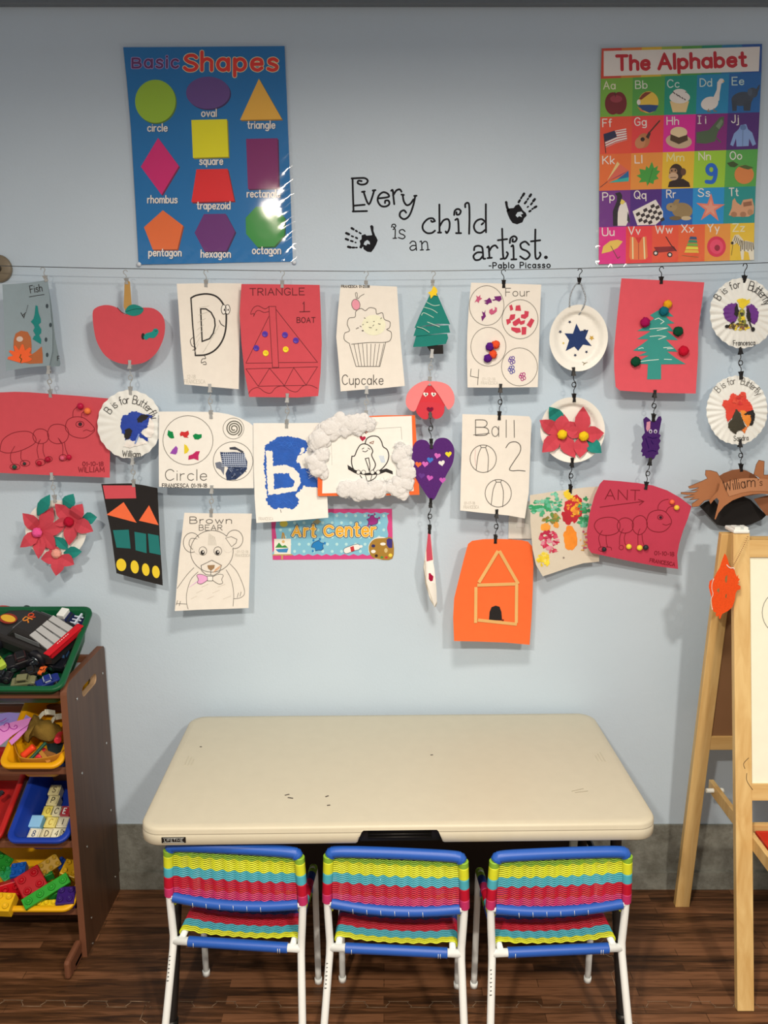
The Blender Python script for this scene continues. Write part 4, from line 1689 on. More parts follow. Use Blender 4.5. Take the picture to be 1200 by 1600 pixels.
cut.poly([(238, 330), (252, 335), (258, 380), (272, 420), (274, 445), (258, 460), (276, 490), (276, 515), (262, 530), (276, 560), (274, 590), (256, 580), (218, 556), (228, 536), (238, 530), (222, 500), (232, 480), (226, 462), (206, 440), (224, 420), (232, 390)], M('1F7F74', 'paper'), 3)
cut.build('seaweed', fsh, 'green cut paper seaweed')
cut = Art(fish.off, K4, 8)
BRN = M('B4653A', 'paper')
cut.poly([(90, 610), (92, 560), (104, 520), (140, 500), (185, 508), (206, 545), (212, 600), (210, 660), (240, 640), (280, 605), (286, 660), (286, 718), (200, 722), (140, 712), (100, 660)], BRN, 2)
cut.line([(165, 505), (168, 545), (120, 555)], 3, BK)
cut.ell(132, 556, 22, 18, M('D0B8A4', 'ink'), 3)
cut.build('rock', fsh, 'brown cut paper rocks')
cut = Art(fish.off, K4, 8)
cut.poly([(145, 718), (50, 690), (55, 675), (88, 668), (60, 640), (68, 630), (100, 640), (92, 605), (102, 598), (128, 632), (146, 590), (156, 592), (168, 634), (196, 612), (212, 620), (196, 650), (216, 660), (190, 672), (216, 690), (200, 704)], M('F26230', 'paper'), 5)
cut.line([(140, 660), (132, 680), (145, 690), (138, 712)], 6, M('4A4A1C', 'ink'), 6)
cut.build('plant', fsh, 'spiky orange cut paper plant')
hang('silver', (66, 418), (72, 437), fish, 'the blue grey fish page')

ant = Art(curl(-10, 172, 613, 745, .036, l=.02, r=-.004, b=.012), K5, 10)
ant.sheet([(-70, 104), (0, 99), (100, 95), (200, 98), (300, 106), (520, 122), (740, 141), (739, 300), (737, 480), (735, 670), (540, 662), (340, 654), (150, 645), (0, 638), (-70, 632)], REDP)
for pts in ([(0, 480), (20, 415), (90, 370), (180, 360), (228, 385), (236, 435), (150, 485), (60, 505), (10, 495)], [(220, 392), (235, 355), (272, 343), (312, 358), (326, 395), (310, 430), (272, 442), (234, 428)],
            [(318, 375), (340, 325), (388, 312), (440, 328), (460, 375), (440, 425), (388, 443), (338, 425)], [(438, 330), (455, 282), (510, 262), (570, 275), (632, 338), (618, 372), (560, 405), (490, 394), (448, 360)]):
    ant.line(pts, 4, MARK, sm=True, closed=True)
ant.ring(535, 312, 27, 20, 4, MARK)
ant.ell(537, 312, 13, 13, M('3A2024', 'ink'))
for pts in ([(488, 262), (492, 220), (522, 192)], [(546, 268), (550, 236), (585, 222)], [(558, 358), (580, 350), (612, 360), (630, 348)], [(98, 460), (72, 510), (74, 560), (98, 585)], [(142, 490), (140, 540), (160, 565)],
            [(262, 425), (248, 480), (258, 540)], [(290, 442), (288, 490), (300, 530)], [(390, 405), (418, 450), (420, 520)], [(432, 435), (440, 480), (456, 520)], [(270, 415), (256, 445)], [(390, 405), (410, 440)]):
    ant.line(pts, 3.5, MARK, sm=True)
for x, y, rx, ry in ((100, 598, 34, 19), (168, 574, 32, 20), (270, 568, 32, 22), (422, 537, 26, 22), (328, 546, 22, 18)):
    ant.ring(x, y, rx, ry, 3.5, MARK)
ant.text('01-10-18', 553, 592, 27, 4.5, MARK, W=138, wob=.1)
ant.text('WILLIAM', 525, 634, 34, 4.5, MARK, W=172, wob=.15)
ant1 = ant.build('ant_drawing', None, 'red paper ant drawing reaching past the left edge of the photo', 'drawing', 'art hanging from the wire')
for x, y, r, h, lab in ((545, 190, 22, 'B8183C', 'crimson bead'), (592, 222, 22, 'F0783C', 'orange bead'), (103, 597, 16, '26503A', 'dark green bead'), (168, 575, 11, '2A3A34', 'dark bead'), (268, 572, 17, 'B0182E', 'red bead'),
                        (325, 546, 19, 'A81430', 'red bead'), (422, 537, 16, 'D85A6E', 'pink bead'), (467, 531, 18, 'B81838', 'red bead')):
    pom(ant, (x, y), r, M(h, 'gloss'), 'bead', ant1, lab, rough=0, flat=.9)
link('silver', (76, 575), fish, 'the blue grey fish page', (79, 617), ant, 'the red ant page at the far left')


def plate(cx, cy, rx, ry, off, depth=.016, tilt=(0, 0)):
    def f(x, y):
        u, v = (x - cx) / rx, (y - cy) / ry
        r = math.sqrt(u * u + v * v)
        if r < .70:
            h = 0
        elif r < .82:
            t = (r - .70) / .12
            h = t * t * (3 - 2 * t) * .75
        else:
            h = .75 + min(1, (r - .82) / .18) * .25
        return OUT + off + h * depth + tilt[0] * u + tilt[1] * v
    return f


PLT = M('EFE3CE', 'plastic')


def petals(art, cx, cy, pts_list, mat, lift, parent, name='petal', bend=.004):
    """each petal is a leaf shape folded along its middle"""
    for (tx, ty), wd in pts_list:
        dx, dy = tx - cx, ty - cy
        L = math.hypot(dx, dy)
        nx, ny = -dy / L, dx / L
        A = Art(art.off, art.cr)
        prof = [(0, .10), (.2, .62), (.42, 1.0), (.62, .92), (.82, .5), (1, 0)]
        mbp = MB()
        left, mid, right = [], [], []
        for t, w_ in prof:
            x, y = cx + dx * t, cy + dy * t
            q = wd / 2 * w_
            up = lift * LU + .004 * math.sin(math.pi * t) + .004 * t
            for arr, s in ((left, -1), (mid, 0), (right, 1)):
                X, Y = art.X((x + nx * q * s, y + ny * q * s))
                arr.append(P(X, Y, art.base - art.off(*art.X((x, y))) - up - (bend * w_ if s else 0)))
        n = len(prof)
        vs_ = left + mid + right
        fs = []
        for k in range(n - 1):
            fs += [[k, k + 1, n + k + 1, n + k], [n + k, n + k + 1, 2 * n + k + 1, 2 * n + k]]
        mbp.add(vs_, fs, mat, False)
        mbp.add([v + Vector((0, .0004, 0)) for v in vs_], [f[::-1] for f in fs], mat, False)
        mbp.build(name, parent)


pp = Art(plate(88, 828, 48, 47, .040), K5, 4)
pp.ell(375, 1020, 205, 200, PLT, 0, n=48, th=.0012)
pn1 = pp.build('poinsettia_plate', None, 'paper plate with three red paper flowers, below the leftmost ant page', 'paper craft', 'art hanging from the wire')
RF = M('C8434C', 'paper')
for i, (tx, ty, bx, by, wd) in enumerate(((335, 782, 250, 922, 80), (492, 778, 430, 880, 92), (650, 935, 545, 950, 84), (365, 1065, 452, 1150, 70), (548, 1165, 425, 1175, 80))):
    petals(pp, bx, by, [((tx, ty), wd)], GRP, 6, pn1, 'leaf')
petals(pp, 268, 1028, [((150, 908), 95), ((355, 868), 100), ((438, 1000), 92), ((372, 1155), 96), ((258, 1215), 88), ((134, 1138), 88)], RF, 16, pn1)
petals(pp, 478, 958, [((368, 845), 96), ((552, 845), 100), ((625, 1030), 104), ((462, 1125), 92), ((350, 980), 60)], RF, 22, pn1)
petals(pp, 395, 1195, [((272, 1215), 92), ((375, 1328), 92), ((497, 1252), 88), ((330, 1140), 80)], RF, 12, pn1)
for x, y, r, h, lab in ((266, 1028, 33, 'F0588E', 'pink pompom'), (477, 958, 28, 'B81830', 'red pompom'), (395, 1168, 27, 'F0A088', 'peach pompom')):
    pom(pp, (x, y), r, M(h, 'felt'), 'pompom', pn1, lab, lift=.008)
link('silver', (81, 742), ant, 'the red ant page at the far left', (86, 781), pp, 'the three flower plate')

# ---- column 2: apple, blue butterfly filter, black shape page
ap = Art(curl(145, 257, 475, 570, .050, l=.004, r=.012), K4, 8)
ap.poly(smooth([(620, 385), (640, 348), (690, 330), (735, 330), (780, 345), (815, 375), (838, 392), (860, 380), (900, 350), (960, 345), (1030, 352), (1085, 395), (1105, 460), (1095, 550), (1050, 645), (985, 703), (930, 722), (875, 727), (790, 715), (710, 672), (655, 590), (630, 500)], True, 4), REDP, 0, th=.0006)
ap.line([(785, 345), (815, 376), (846, 390)], 4, M('5A1018', 'ink'), sm=True)
apl = ap.build('paper_apple', None, 'red paper apple with a green worm, second from the left on the wire', 'paper craft', 'art hanging from the wire')
st = Art(ap.off, K4, 8)
st.poly([(834, 175), (852, 165), (870, 172), (882, 330), (840, 372), (828, 338)], M('B98B4A', 'paper'), 1, th=.0008)
st.build('stem', apl, 'tan paper stem')
lf = Art(ap.off, K4, 8)
lf.poly(smooth([(838, 378), (860, 335), (905, 325), (960, 352), (942, 388), (890, 402)], True, 4), GRP, 3)
lf.line([(845, 372), (900, 356), (955, 354)], 3, M('123E36', 'ink'), 4, sm=True)
lf.build('leaf', apl, 'green paper leaf')
wm = Art(ap.off, K4, 8)
wm.ell(958, 538, 12, 22, BK, 1)
wm.poly(smooth([(962, 545), (975, 520), (1000, 512), (1020, 505), (1030, 488), (1052, 488), (1062, 508), (1048, 535), (1028, 550), (1000, 548), (978, 562)], True, 4), M('1F8A7C', 'paper'), 3)
wm.line([(1036, 500), (1044, 505), (1052, 498)], 3, BK, 4)
wm.build('worm', apl, 'green paper worm')
hang('silver', (196, 422), (198, 441), ap, 'the paper apple')


def ripple(cx, cy, rx, ry, off, n=26, amp=.004, bow=-.006):
    def f(x, y):
        u, v = (x - cx) / rx, (y - cy) / ry
        r = math.sqrt(u * u + v * v)
        return OUT + off + amp * max(0, r - .35) * 1.5 * math.sin(n * math.atan2(v, u)) + bow * r * r
    return f


def coffee_filter(cr, cx, cy, rx, ry, off, n=26, amp=.0036, name='butterfly_filter', lab=None, seed=1):
    X, Y = cr[0] + cx * cr[2], cr[1] + cy * cr[2]
    A = Art(ripple(X, Y, rx * cr[2], ry * cr[2], off, n, amp), cr, 3, lu=.0009)
    pts = []
    for k in range(104):
        a = 2 * math.pi * k / 104
        q = 1 + .012 * math.sin(n * a) + .006 * math.sin(7 * a + seed)
        pts.append((cx + rx * q * math.cos(a), cy + ry * q * math.sin(a)))
    A.sheet(pts, M('EDE5D8', 'paper'), .0003)
    return A


bf = coffee_filter(K5, 868, 312, 216, 228, .056, 22, .0016)
bf.arctext('B is for Butterfly', 868, 322, 150, 150, 148, 14, 54, 4, BK)
bf.text('William', 820, 528, 40, 4, BK, W=120, rot=.03)
UB = M('183C96', 'paint')
bf.rough([(826, 250), (850, 252), (880, 228), (905, 224), (940, 238), (975, 248), (1000, 250), (1020, 256), (1014, 290), (1000, 330), (960, 345), (940, 370), (985, 400), (995, 436), (960, 410), (925, 392), (912, 440), (880, 445), (872, 410), (840, 420), (842, 390), (818, 370), (808, 320), (812, 280)], UB, 2)
bf.rough([(918, 276), (940, 250), (985, 248), (996, 262), (972, 285), (950, 300), (925, 302)], BK, 3)
bf.rough([(836, 350), (868, 336), (884, 360), (872, 400), (850, 418), (834, 400)], BK, 3)
bf.rough([(1002, 268), (1030, 300), (1032, 370), (1015, 402), (975, 400), (950, 370), (985, 340)], M('F4ECDE', 'paint'), 3)
bf.rough([(828, 460), (842, 428), (880, 420), (930, 436), (975, 425), (990, 440), (930, 452), (870, 470)], M('F4ECDE', 'paint'), 3)
bf.line([(930, 380), (905, 440)], 10, M('7A92C8', 'paint'), 4)
bf1 = bf.build('butterfly_filter', None, 'round white coffee filter with a blue and black paint blot, below the apple', 'paper craft', 'art hanging from the wire')
link('silver', (203, 567), ap, 'the paper apple', (204, 613), bf, 'the blue blot coffee filter')

bs = Art(curl(158, 254, 755, 915, .045, l=.012, r=-.008, b=.014), K5, 10)
bs.sheet([(678, 712), (760, 710), (880, 708), (970, 722), (1055, 740), (1060, 860), (1066, 980), (1074, 1150), (1084, 1280), (1090, 1392), (980, 1365), (880, 1338), (780, 1310), (762, 1180), (745, 1050), (715, 900)], BLKP)
bs1 = bs.build('shape_page', None, 'black paper page with coloured cut shapes in four rows', 'paper craft', 'art hanging from the wire')
for nm, h, pts in (('rectangle', 'CE4B50', [(688, 722), (905, 722), (912, 808), (705, 812)]), ('triangle', 'F06A3C', [(828, 834), (915, 972), (714, 918)]), ('triangle', 'F06A3C', [(998, 855), (1062, 988), (930, 958)]),
                   ('square', '1F6F66', [(756, 1022), (862, 1018), (875, 1145), (780, 1138)]), ('square', '1F6F66', [(900, 1032), (978, 1046), (982, 1176), (908, 1156)]), ('square', '1F6F66', [(990, 1044), (1062, 1058), (1075, 1188), (1000, 1172)])):
    q = Art(bs.off, K5, 10)
    q.poly(pts, M(h, 'paper'), 2)
    q.build('paper_' + nm, bs1)
for x, y, rx, ry in ((812, 1254, 33, 42), (902, 1268, 27, 44), (976, 1286, 25, 42), (1044, 1301, 25, 42)):
    q = Art(bs.off, K5, 10)
    q.ell(x, y, rx, ry, M('E8C22E', 'paper'), 2, rot=-.15)
    q.build('paper_circle', bs1)
link('silver', (207, 718), bf, 'the blue blot coffee filter', (209, 757), bs, 'the black shape page')

# ---- column 3: letter D, circles, bear
dd = Art(curl(277, 377, 443, 608, .048, l=.014, r=-.012, b=.010), K6, 10)
dd.sheet([(155, 100), (300, 97), (450, 96), (590, 98), (584, 200), (578, 350), (574, 550), (570, 806), (450, 796), (330, 786), (205, 774), (192, 640), (178, 450), (166, 250)], WP)
dd.line([(250, 196), (285, 178), (350, 168), (410, 180), (452, 215), (480, 270), (487, 330), (480, 420), (455, 490), (410, 545), (350, 575), (280, 580)], 11, BK, sm=True)
dd.line([(250, 196), (262, 380), (280, 580)], 9, BK)
dd.line([(315, 268), (350, 268), (385, 292), (408, 335), (412, 380), (400, 430), (375, 468), (325, 486), (315, 268)], 9, BK)
for cx in (470, 495):
    dd.ell(cx, 272, 15, 30, WP2, 3)
    dd.ring(cx, 272, 16, 32, 4, BK, 4)
    dd.ell(cx + 4, 275, 4, 7, BK, 5)
dd.line([(440, 345), (452, 370), (474, 385)], 5, BK, sm=True)
dd.line([(262, 460), (246, 480), (256, 515), (276, 522), (268, 500), (282, 535), (262, 545)], 4, BK, sm=True)
dd.line([(340, 580), (348, 600), (325, 605), (320, 630), (345, 622), (352, 640), (332, 640)], 4, BK, sm=True)
for k in range(7):
    dd.line([(275 + k * 5, 560 - k * 50), (300 + k * 12, 500 - k * 42)], 2.5, FAINT)
    dd.line([(330 + k * 16, 560 - k * 25), (352 + k * 14, 530 - k * 25)], 3, FAINT)
dd.text('FRANCESCA', 205, 768, 26, 2.2, FAINT, W=140)
dd.text('12-18', 225, 735, 24, 2.2, FAINT)
dd1 = dd.build('letter_drawing', None, 'white page with a big outlined letter D that has eyes', 'drawing', 'art hanging from the wire')
hang('silver', (322, 422), (322, 445), dd, 'the letter D page')

ci = Art(curl(249, 396, 643, 762, .062, l=.004, r=-.014), L1, 10)
ci.sheet([(38, 185), (200, 184), (360, 187), (430, 190), (500, 202), (580, 228), (640, 258), (668, 280), (672, 450), (672, 698), (450, 699), (200, 696), (36, 688), (34, 450)], WP2)
ci.ring(230, 377, 168, 165, 3.5, PEN)
ci.ring(535, 298, 70, 70, 3, PEN)
ci.ring(532, 517, 133, 130, 3.5, PEN)
sp = []
for k in range(64):
    t = k / 63
    a = t * 2 * math.pi * 3 + 1
    r = 10 + 46 * t
    sp.append((537 + r * math.cos(a), 298 + r * math.sin(a)))
ci.line(sp, 7, M('5A5648', 'ink'))
ci.text('Circle', 78, 645, 72, 5, M('5A544A', 'ink'), W=278)
ci.text('FRANCESCA 01-19-18', 58, 692, 24, 4, BK, W=298, wob=.08)
ci1 = ci.build('circle_page', None, 'white page of three circles with a spiral and a checked cloth patch', 'drawing', 'art hanging from the wire')
for h, pts in (('1C8A48', [(92, 340), (98, 308), (115, 318), (128, 320), (138, 362), (120, 365), (105, 358)]), ('D83838', [(175, 335), (185, 318), (210, 322), (232, 312), (238, 335), (225, 352), (235, 360), (205, 358), (195, 345), (180, 350)]),
               ('1C8A48', [(262, 345), (280, 332), (300, 338), (322, 336), (322, 358), (300, 372), (275, 370)]), ('A050A8', [(110, 465), (125, 440), (150, 414), (162, 430), (158, 458), (148, 472), (128, 468)]),
               ('F0D038', [(205, 402), (222, 412), (238, 440), (225, 460), (205, 468)]), ('C83060', [(232, 508), (235, 480), (262, 470), (285, 450), (310, 450), (300, 480), (300, 512), (270, 500)])):
    q = Art(ci.off, L1, 10)
    q.poly(pts, M(h, 'felt'), 3)
    q.build('sticker', ci1)
q = Art(ci.off, L1, 10)
q.poly([(445, 455), (480, 458), (540, 455), (600, 462), (628, 520), (625, 570), (600, 600), (550, 640), (490, 645), (482, 600), (500, 560), (462, 540), (452, 490)], M('3A4560', 'felt'), 3)
q.poly([(508, 425), (545, 420), (600, 450), (606, 470), (560, 442), (510, 438)], M('4A4A50', 'felt'), 3)
q.poly([(412, 528), (445, 520), (475, 545), (470, 610), (450, 575), (420, 560)], M('7A7C84', 'felt'), 3)
for k in range(11):
    q.line([(468 + k * 14, 462), (478 + k * 13.5, 545)], 4, M('C4C8D0', 'felt'), 4)
for k in range(7):
    q.line([(456, 472 + k * 13), (612 + k * 2, 476 + k * 13)], 4, M('C4C8D0', 'felt'), 4)
rn = random.Random(4)
for k in range(46):
    x, y = 505 + rn.random() * 105, 552 + rn.random() * 70
    if x - 505 + (y - 552) * .9 < 130:
        q.line([(x, y), (x + rn.random() * 26 - 13, y + rn.random() * 20 - 6)], 3.5, M('8A90A0' if k % 2 else '23283A', 'felt'), 4)
q.build('cloth_patch', ci1, 'blue checked cloth scraps')
link('silver', (328, 604), dd, 'the letter D page', (330, 650), ci, 'the three circle page')

be = Art(curl(275, 392, 803, 953, .046, l=.016, r=-.006, b=.006), L1, 10)
be.sheet([(206, 862), (350, 866), (500, 866), (658, 868), (650, 1000), (645, 1200), (640, 1350), (636, 1500), (480, 1506), (300, 1512), (142, 1520), (155, 1350), (172, 1150), (190, 1000)], WP)
BL = M('5E574E', 'ink')
be.text('Brown', 243, 934, 44, 5, BL, W=280)
be.text('BEAR', 305, 980, 36, 4, BL, W=155)
be.ring(390, 1120, 143, 140, 3.5, BL)
be.ring(255, 1062, 56, 66, 3.5, BL)
be.ring(542, 1040, 56, 62, 3.5, BL)
be.ell(300, 1085, 36, 55, WP, 3)
be.ell(498, 1075, 36, 55, WP, 3)
be.line([(292, 1038), (250, 1035), (238, 1075), (262, 1108)], 3, BL, 4, sm=True)
be.line([(482, 1032), (520, 1022), (558, 1040), (552, 1065), (522, 1090), (482, 1032)], 3, BL, 4)
for cx in (330, 430):
    be.ring(cx, 1118, 26, 28, 3, BL, 4)
    be.ell(cx - 2, 1128, 14, 15, BK, 5)
    be.ell(cx + 2, 1124, 5, 6, WP2, 6)
be.line([(318, 1215), (390, 1180), (455, 1214), (440, 1260), (402, 1282), (350, 1276), (322, 1250), (318, 1215)], 3.5, BL, 4)
be.poly([(360, 1214), (410, 1212), (406, 1232), (384, 1250), (366, 1236)], M('9A7650', 'ink'), 5)
be.line([(384, 1250), (382, 1280)], 3, BL, 5)
for k in range(6):
    be.line([(400 + k * 7, 1262 - k * 4), (418 + k * 7, 1236 - k * 5)], 2.5, M('E2A878', 'ink'), 3)
for s, m_ in ((-1, M('EBA6C4', 'ink')), (1, WP)):
    pts = smooth([(378 + s * 10, 1302), (378 + s * 55, 1275), (378 + s * 88, 1280), (378 + s * 78, 1308), (378 + s * 84, 1332), (378 + s * 55, 1338)], True, 4)
    be.poly(pts, m_, 3)
    be.line(pts, 3, BL, 4, closed=True)
be.poly([(360, 1288), (396, 1288), (394, 1318), (362, 1318)], WP2, 5)
be.line([(360, 1288), (396, 1288), (394, 1318), (362, 1318)], 3, BL, 6, closed=True)
be.line([(270, 1230), (222, 1280), (158, 1368)], 3, BL, sm=True)
be.line([(298, 1258), (250, 1310), (222, 1400), (222, 1470), (232, 1508)], 3, BL, sm=True)
be.line([(512, 1205), (560, 1260), (600, 1350), (608, 1405), (580, 1432), (538, 1438)], 3, BL, sm=True)
be.line([(486, 1245), (520, 1310), (536, 1400), (532, 1488)], 3, BL, sm=True)
for x, y in ((568, 1400), (586, 1392), (160, 1450), (180, 1455)):
    be.line([(x, y), (x - 8, y + 30)], 3, BL)
be.line([(152, 1470), (220, 1474)], 3, BL)
for k in range(7):
    be.line([(372 + k * 6, 1000 + k * 4), (366 + k * 9, 1080)], 2.5, FAINT)
    be.line([(250 + k * 36, 1440 - (k % 3) * 40), (290 + k * 38, 1420 - (k % 3) * 40)], 2.5, M('D0BFA8', 'ink'))
    be.line([(240 + k * 8, 1360 - k * 6), (300 + k * 4, 1320 - k * 3)], 3, M('E2B4C8', 'ink'))
be.text('FRANCESCA', 545, 1156, 18, 2, FAINT, W=100)
be.text('01-12-18', 558, 1130, 16, 2, FAINT, W=75)
be1 = be.build('bear_drawing', None, 'white page with a pencilled bear wearing a bow tie', 'drawing', 'art hanging from the wire')
link('silver', (331, 762), ci, 'the three circle page', (330, 804), be, 'the bear page')

# ---- column 4: boat, letter B
bo = Art(curl(375, 500, 443, 622, .056, l=.010, r=-.014, b=.012), K6, 10)
bo.sheet([(588, 102), (700, 102), (860, 104), (1000, 106), (1112, 108), (1120, 300), (1126, 500), (1118, 700), (1102, 852), (960, 862), (800, 860), (640, 858), (610, 700), (588, 500), (576, 300)], REDP)
DK = M('5A1A20', 'ink')
bo.text('TRIANGLE', 645, 178, 46, 5, DK, W=365, rot=-.01)
bo.text('1', 1000, 288, 66, 5, DK)
bo.line([(978, 288), (1046, 286)], 5, DK)
bo.text('BOAT', 960, 360, 34, 5, DK, W=122)
for pts in ([(772, 252), (818, 252), (838, 660), (796, 660), (772, 252)], [(772, 318), (618, 632), (795, 630)], [(820, 272), (1098, 626), (838, 628)], [(618, 670), (1098, 656), (1020, 780), (700, 786), (618, 670)],
            [(776, 666), (702, 784)], [(776, 666), (876, 782), (938, 662), (1022, 780)]):
    bo.line(pts, 3.2, DK)
bo.line([(636, 838), (655, 810), (700, 795), (745, 825), (785, 832), (820, 795), (870, 785), (915, 815), (960, 822), (1000, 785), (1050, 780), (1096, 800)], 3.2, DK, sm=True)
bo.line([(772, 252), (745, 268), (700, 248), (668, 262), (650, 302), (672, 300), (670, 318), (684, 288), (705, 278), (740, 292), (772, 286)], 3.2, DK, sm=True)
bo1 = bo.build('boat_drawing', None, 'red page with a triangle sailing boat and six buttons', 'drawing', 'art hanging from the wire')
for x, y in ((746, 437), (880, 443), (953, 480), (688, 531)):
    button(bo, (x, y), 20, M('5A3A9C', 'gloss'), bo1)
for x, y in ((751, 565), (885, 540)):
    button(bo, (x, y), 20, M('F4D22C', 'gloss'), bo1)
hang('silver', (441, 423), (441, 446), bo, 'the red sailing boat page')

lb = Art(curl(397, 512, 660, 817, .050, l=.006, r=.004, b=.008), L1, 12)
lb.sheet([(668, 262), (900, 262), (1140, 260), (1150, 450), (1160, 700), (1170, 895), (930, 915), (688, 930), (676, 750), (670, 500)], WP2)
UB2 = M('1656A8', 'paint')
for pts in ([(745, 412), (790, 385), (830, 355), (900, 352), (980, 362), (1025, 385), (1035, 420), (1020, 455), (985, 470), (960, 485), (950, 515), (980, 535), (990, 570), (1010, 560), (1045, 572), (1070, 605), (1120, 650), (1115, 690), (1060, 690), (1010, 680), (975, 715), (950, 745), (975, 770), (965, 810), (925, 838), (870, 828), (800, 838), (760, 800), (756, 770), (765, 742), (752, 700), (745, 600), (735, 540), (748, 470)],):
    lb.rough(pts, UB2, 1, 6)
lb.rough([(752, 446), (794, 448), (800, 510), (802, 552), (880, 540), (935, 560), (975, 600), (985, 660), (955, 715), (880, 730), (770, 745), (758, 600)], WP2, 2)
lb.rough([(805, 600), (905, 598), (920, 630), (945, 650), (930, 690), (860, 695), (806, 705)], UB2, 3)
lb.rough([(985, 430), (1005, 425), (1015, 440), (1000, 462), (965, 475), (990, 455)], WP2, 2)
for k in range(12):
    lb.line([(800 + k * 14, 392 + (k % 3) * 14), (850 + k * 12, 372 + (k % 4) * 20), (900 + k * 8, 400 + (k % 3) * 18)], 3, M('2868BC', 'paint'), 4, sm=True)
    lb.line([(790 + k * 12, 770 + (k % 3) * 12), (830 + k * 10, 780 + (k % 4) * 10)], 3, M('2868BC', 'paint'), 4)
lb.line([(850, 842), (854, 860)], 3, BK)
lb.text('FRANCESCA', 705, 912, 20, 2, FAINT, W=95)
lb1 = lb.build('letter_painting', None, 'white page with a white letter B left in bright blue paint', 'painting', 'art hanging from the wire')
link('silver', (449, 619), bo, 'the red sailing boat page', (448, 665), lb, 'the blue letter B page')

# ---- column 5: cupcake, birds in cotton clouds
cu = Art(curl(526, 633, 443, 612, .050, l=.012, r=-.010, b=.008), L2, 10)
cu.sheet([(496, 96), (600, 96), (720, 100), (826, 104), (832, 200), (845, 400), (860, 560), (872, 686), (740, 700), (620, 708), (496, 718), (484, 550), (470, 400), (480, 250)], WP)
cu.text('Cupcake', 505, 678, 56, 5, BL, W=240, rot=.0)
cu.text('FRANCESCA 01-22-18', 500, 110, 14, 3, BK, W=165)
cu.line([(548, 438), (518, 415), (520, 378), (548, 362), (535, 325), (545, 290), (580, 282), (585, 250), (615, 232), (640, 245), (665, 228), (700, 235), (708, 265), (740, 258), (752, 295), (785, 312), (782, 345), (766, 356), (792, 372), (790, 412), (760, 430), (660, 432), (560, 442)], 3.5, BL, sm=True)
cu.line([(548, 442), (586, 572), (726, 572), (760, 430)], 3.5, BL)
for k in range(8):
    cu.line([(574 + k * 25, 440), (602 + k * 17, 570)], 3, BL)
cu.ell(585, 210, 24, 32, M('E8949C', 'ink'), 2, rot=-.2)
cu.ring(585, 210, 24, 32, 3, BL, 3, rot=-.2)
cu.line([(590, 178), (582, 145), (592, 142), (596, 175), (612, 160), (634, 148)], 3, BL, sm=True)
rn = random.Random(3)
for k in range(16):
    x, y = 585 + rn.random() * 165, 285 + rn.random() * 80
    cu.line([(x, y), (x + 6, y - 7 + rn.random() * 12)], 4, BL)
cu.ell(690, 330, 70, 60, M('EDE3BC', 'ink'), 1)
cu1 = cu.build('cupcake_drawing', None, 'white page with an outlined cupcake and a pink cherry', 'drawing', 'art hanging from the wire')
hang('silver', (572, 424), (572, 446), cu, 'the cupcake page')

bd_ = Art(curl(497, 655, 650, 777, .066, l=.004, r=.006), L3, 12)
bd_.sheet([(360, 172), (470, 145), (600, 115), (760, 108), (932, 108), (940, 250), (950, 420), (958, 574), (760, 578), (560, 580), (362, 582), (360, 400)], ORP)
bd1 = bd_.build('birds_card', None, 'orange card with two outlined birds framed by white cotton clouds', 'drawing', 'art hanging from the wire')
bi = Art(bd_.off, L3, 12)
bi.poly([(405, 150), (600, 122), (760, 116), (912, 112), (918, 300), (924, 552), (740, 560), (560, 562), (388, 566), (392, 350)], WP2, 2)
bi.line([(440, 220), (640, 190), (850, 178), (855, 250)], 2, M('9A9488', 'ink'), 3)
bi.line([(440, 220), (445, 400)], 2, M('C0B8AA', 'ink'), 3)
bi.line([(562, 348), (578, 345), (592, 312), (612, 282), (640, 276), (668, 290), (684, 318), (678, 345), (700, 400), (672, 448)], 6, BK, 3, sm=True)
bi.line([(562, 348), (560, 385), (572, 425), (600, 448)], 6, BK, 3, sm=True)
bi.line([(640, 272), (650, 245), (680, 230), (715, 235), (735, 262), (745, 292), (768, 310), (778, 345), (768, 385), (740, 420), (710, 440)], 6, BK, 3, sm=True)
bi.line([(640, 362), (655, 405), (665, 440), (668, 400), (660, 358), (640, 362)], 5, BK, 3)
bi.line([(610, 460), (625, 480), (660, 494), (695, 478), (708, 458)], 5, BK, 3, sm=True)
bi.line([(640, 455), (650, 490)], 4, BK, 3)
bi.line([(680, 455), (672, 488)], 4, BK, 3)
bi.poly([(536, 398), (580, 428), (640, 448), (700, 440), (735, 428), (765, 420), (800, 436), (802, 455), (760, 440), (720, 455), (650, 460), (580, 448), (540, 425)], BK, 4)
for x in (600, 630, 682, 716):
    bi.ell(x, 442, 12, 12, WP2, 5)
    bi.ring(x, 442, 12, 12, 3, BK, 6)
bi.line([(625, 318), (642, 322), (655, 312)], 4, BK, 3, sm=True)
bi.line([(632, 300), (622, 306)], 4, BK, 3)
bi.line([(656, 300), (668, 308)], 4, BK, 3)
bi.line([(665, 270), (690, 260), (685, 275), (665, 270)], 4, M('8A5A44', 'ink'), 3)


def heart(cx, cy, r, rot=0):
    pts = []
    for k in range(26):
        t = 2 * math.pi * k / 26
        x, y = 16 * math.sin(t) ** 3, -(13 * math.cos(t) - 5 * math.cos(2 * t) - 2 * math.cos(3 * t) - math.cos(4 * t))
        x, y = x * r / 16, y * r / 16
        pts.append((cx + x * math.cos(rot) - y * math.sin(rot), cy + x * math.sin(rot) + y * math.cos(rot)))
    return pts


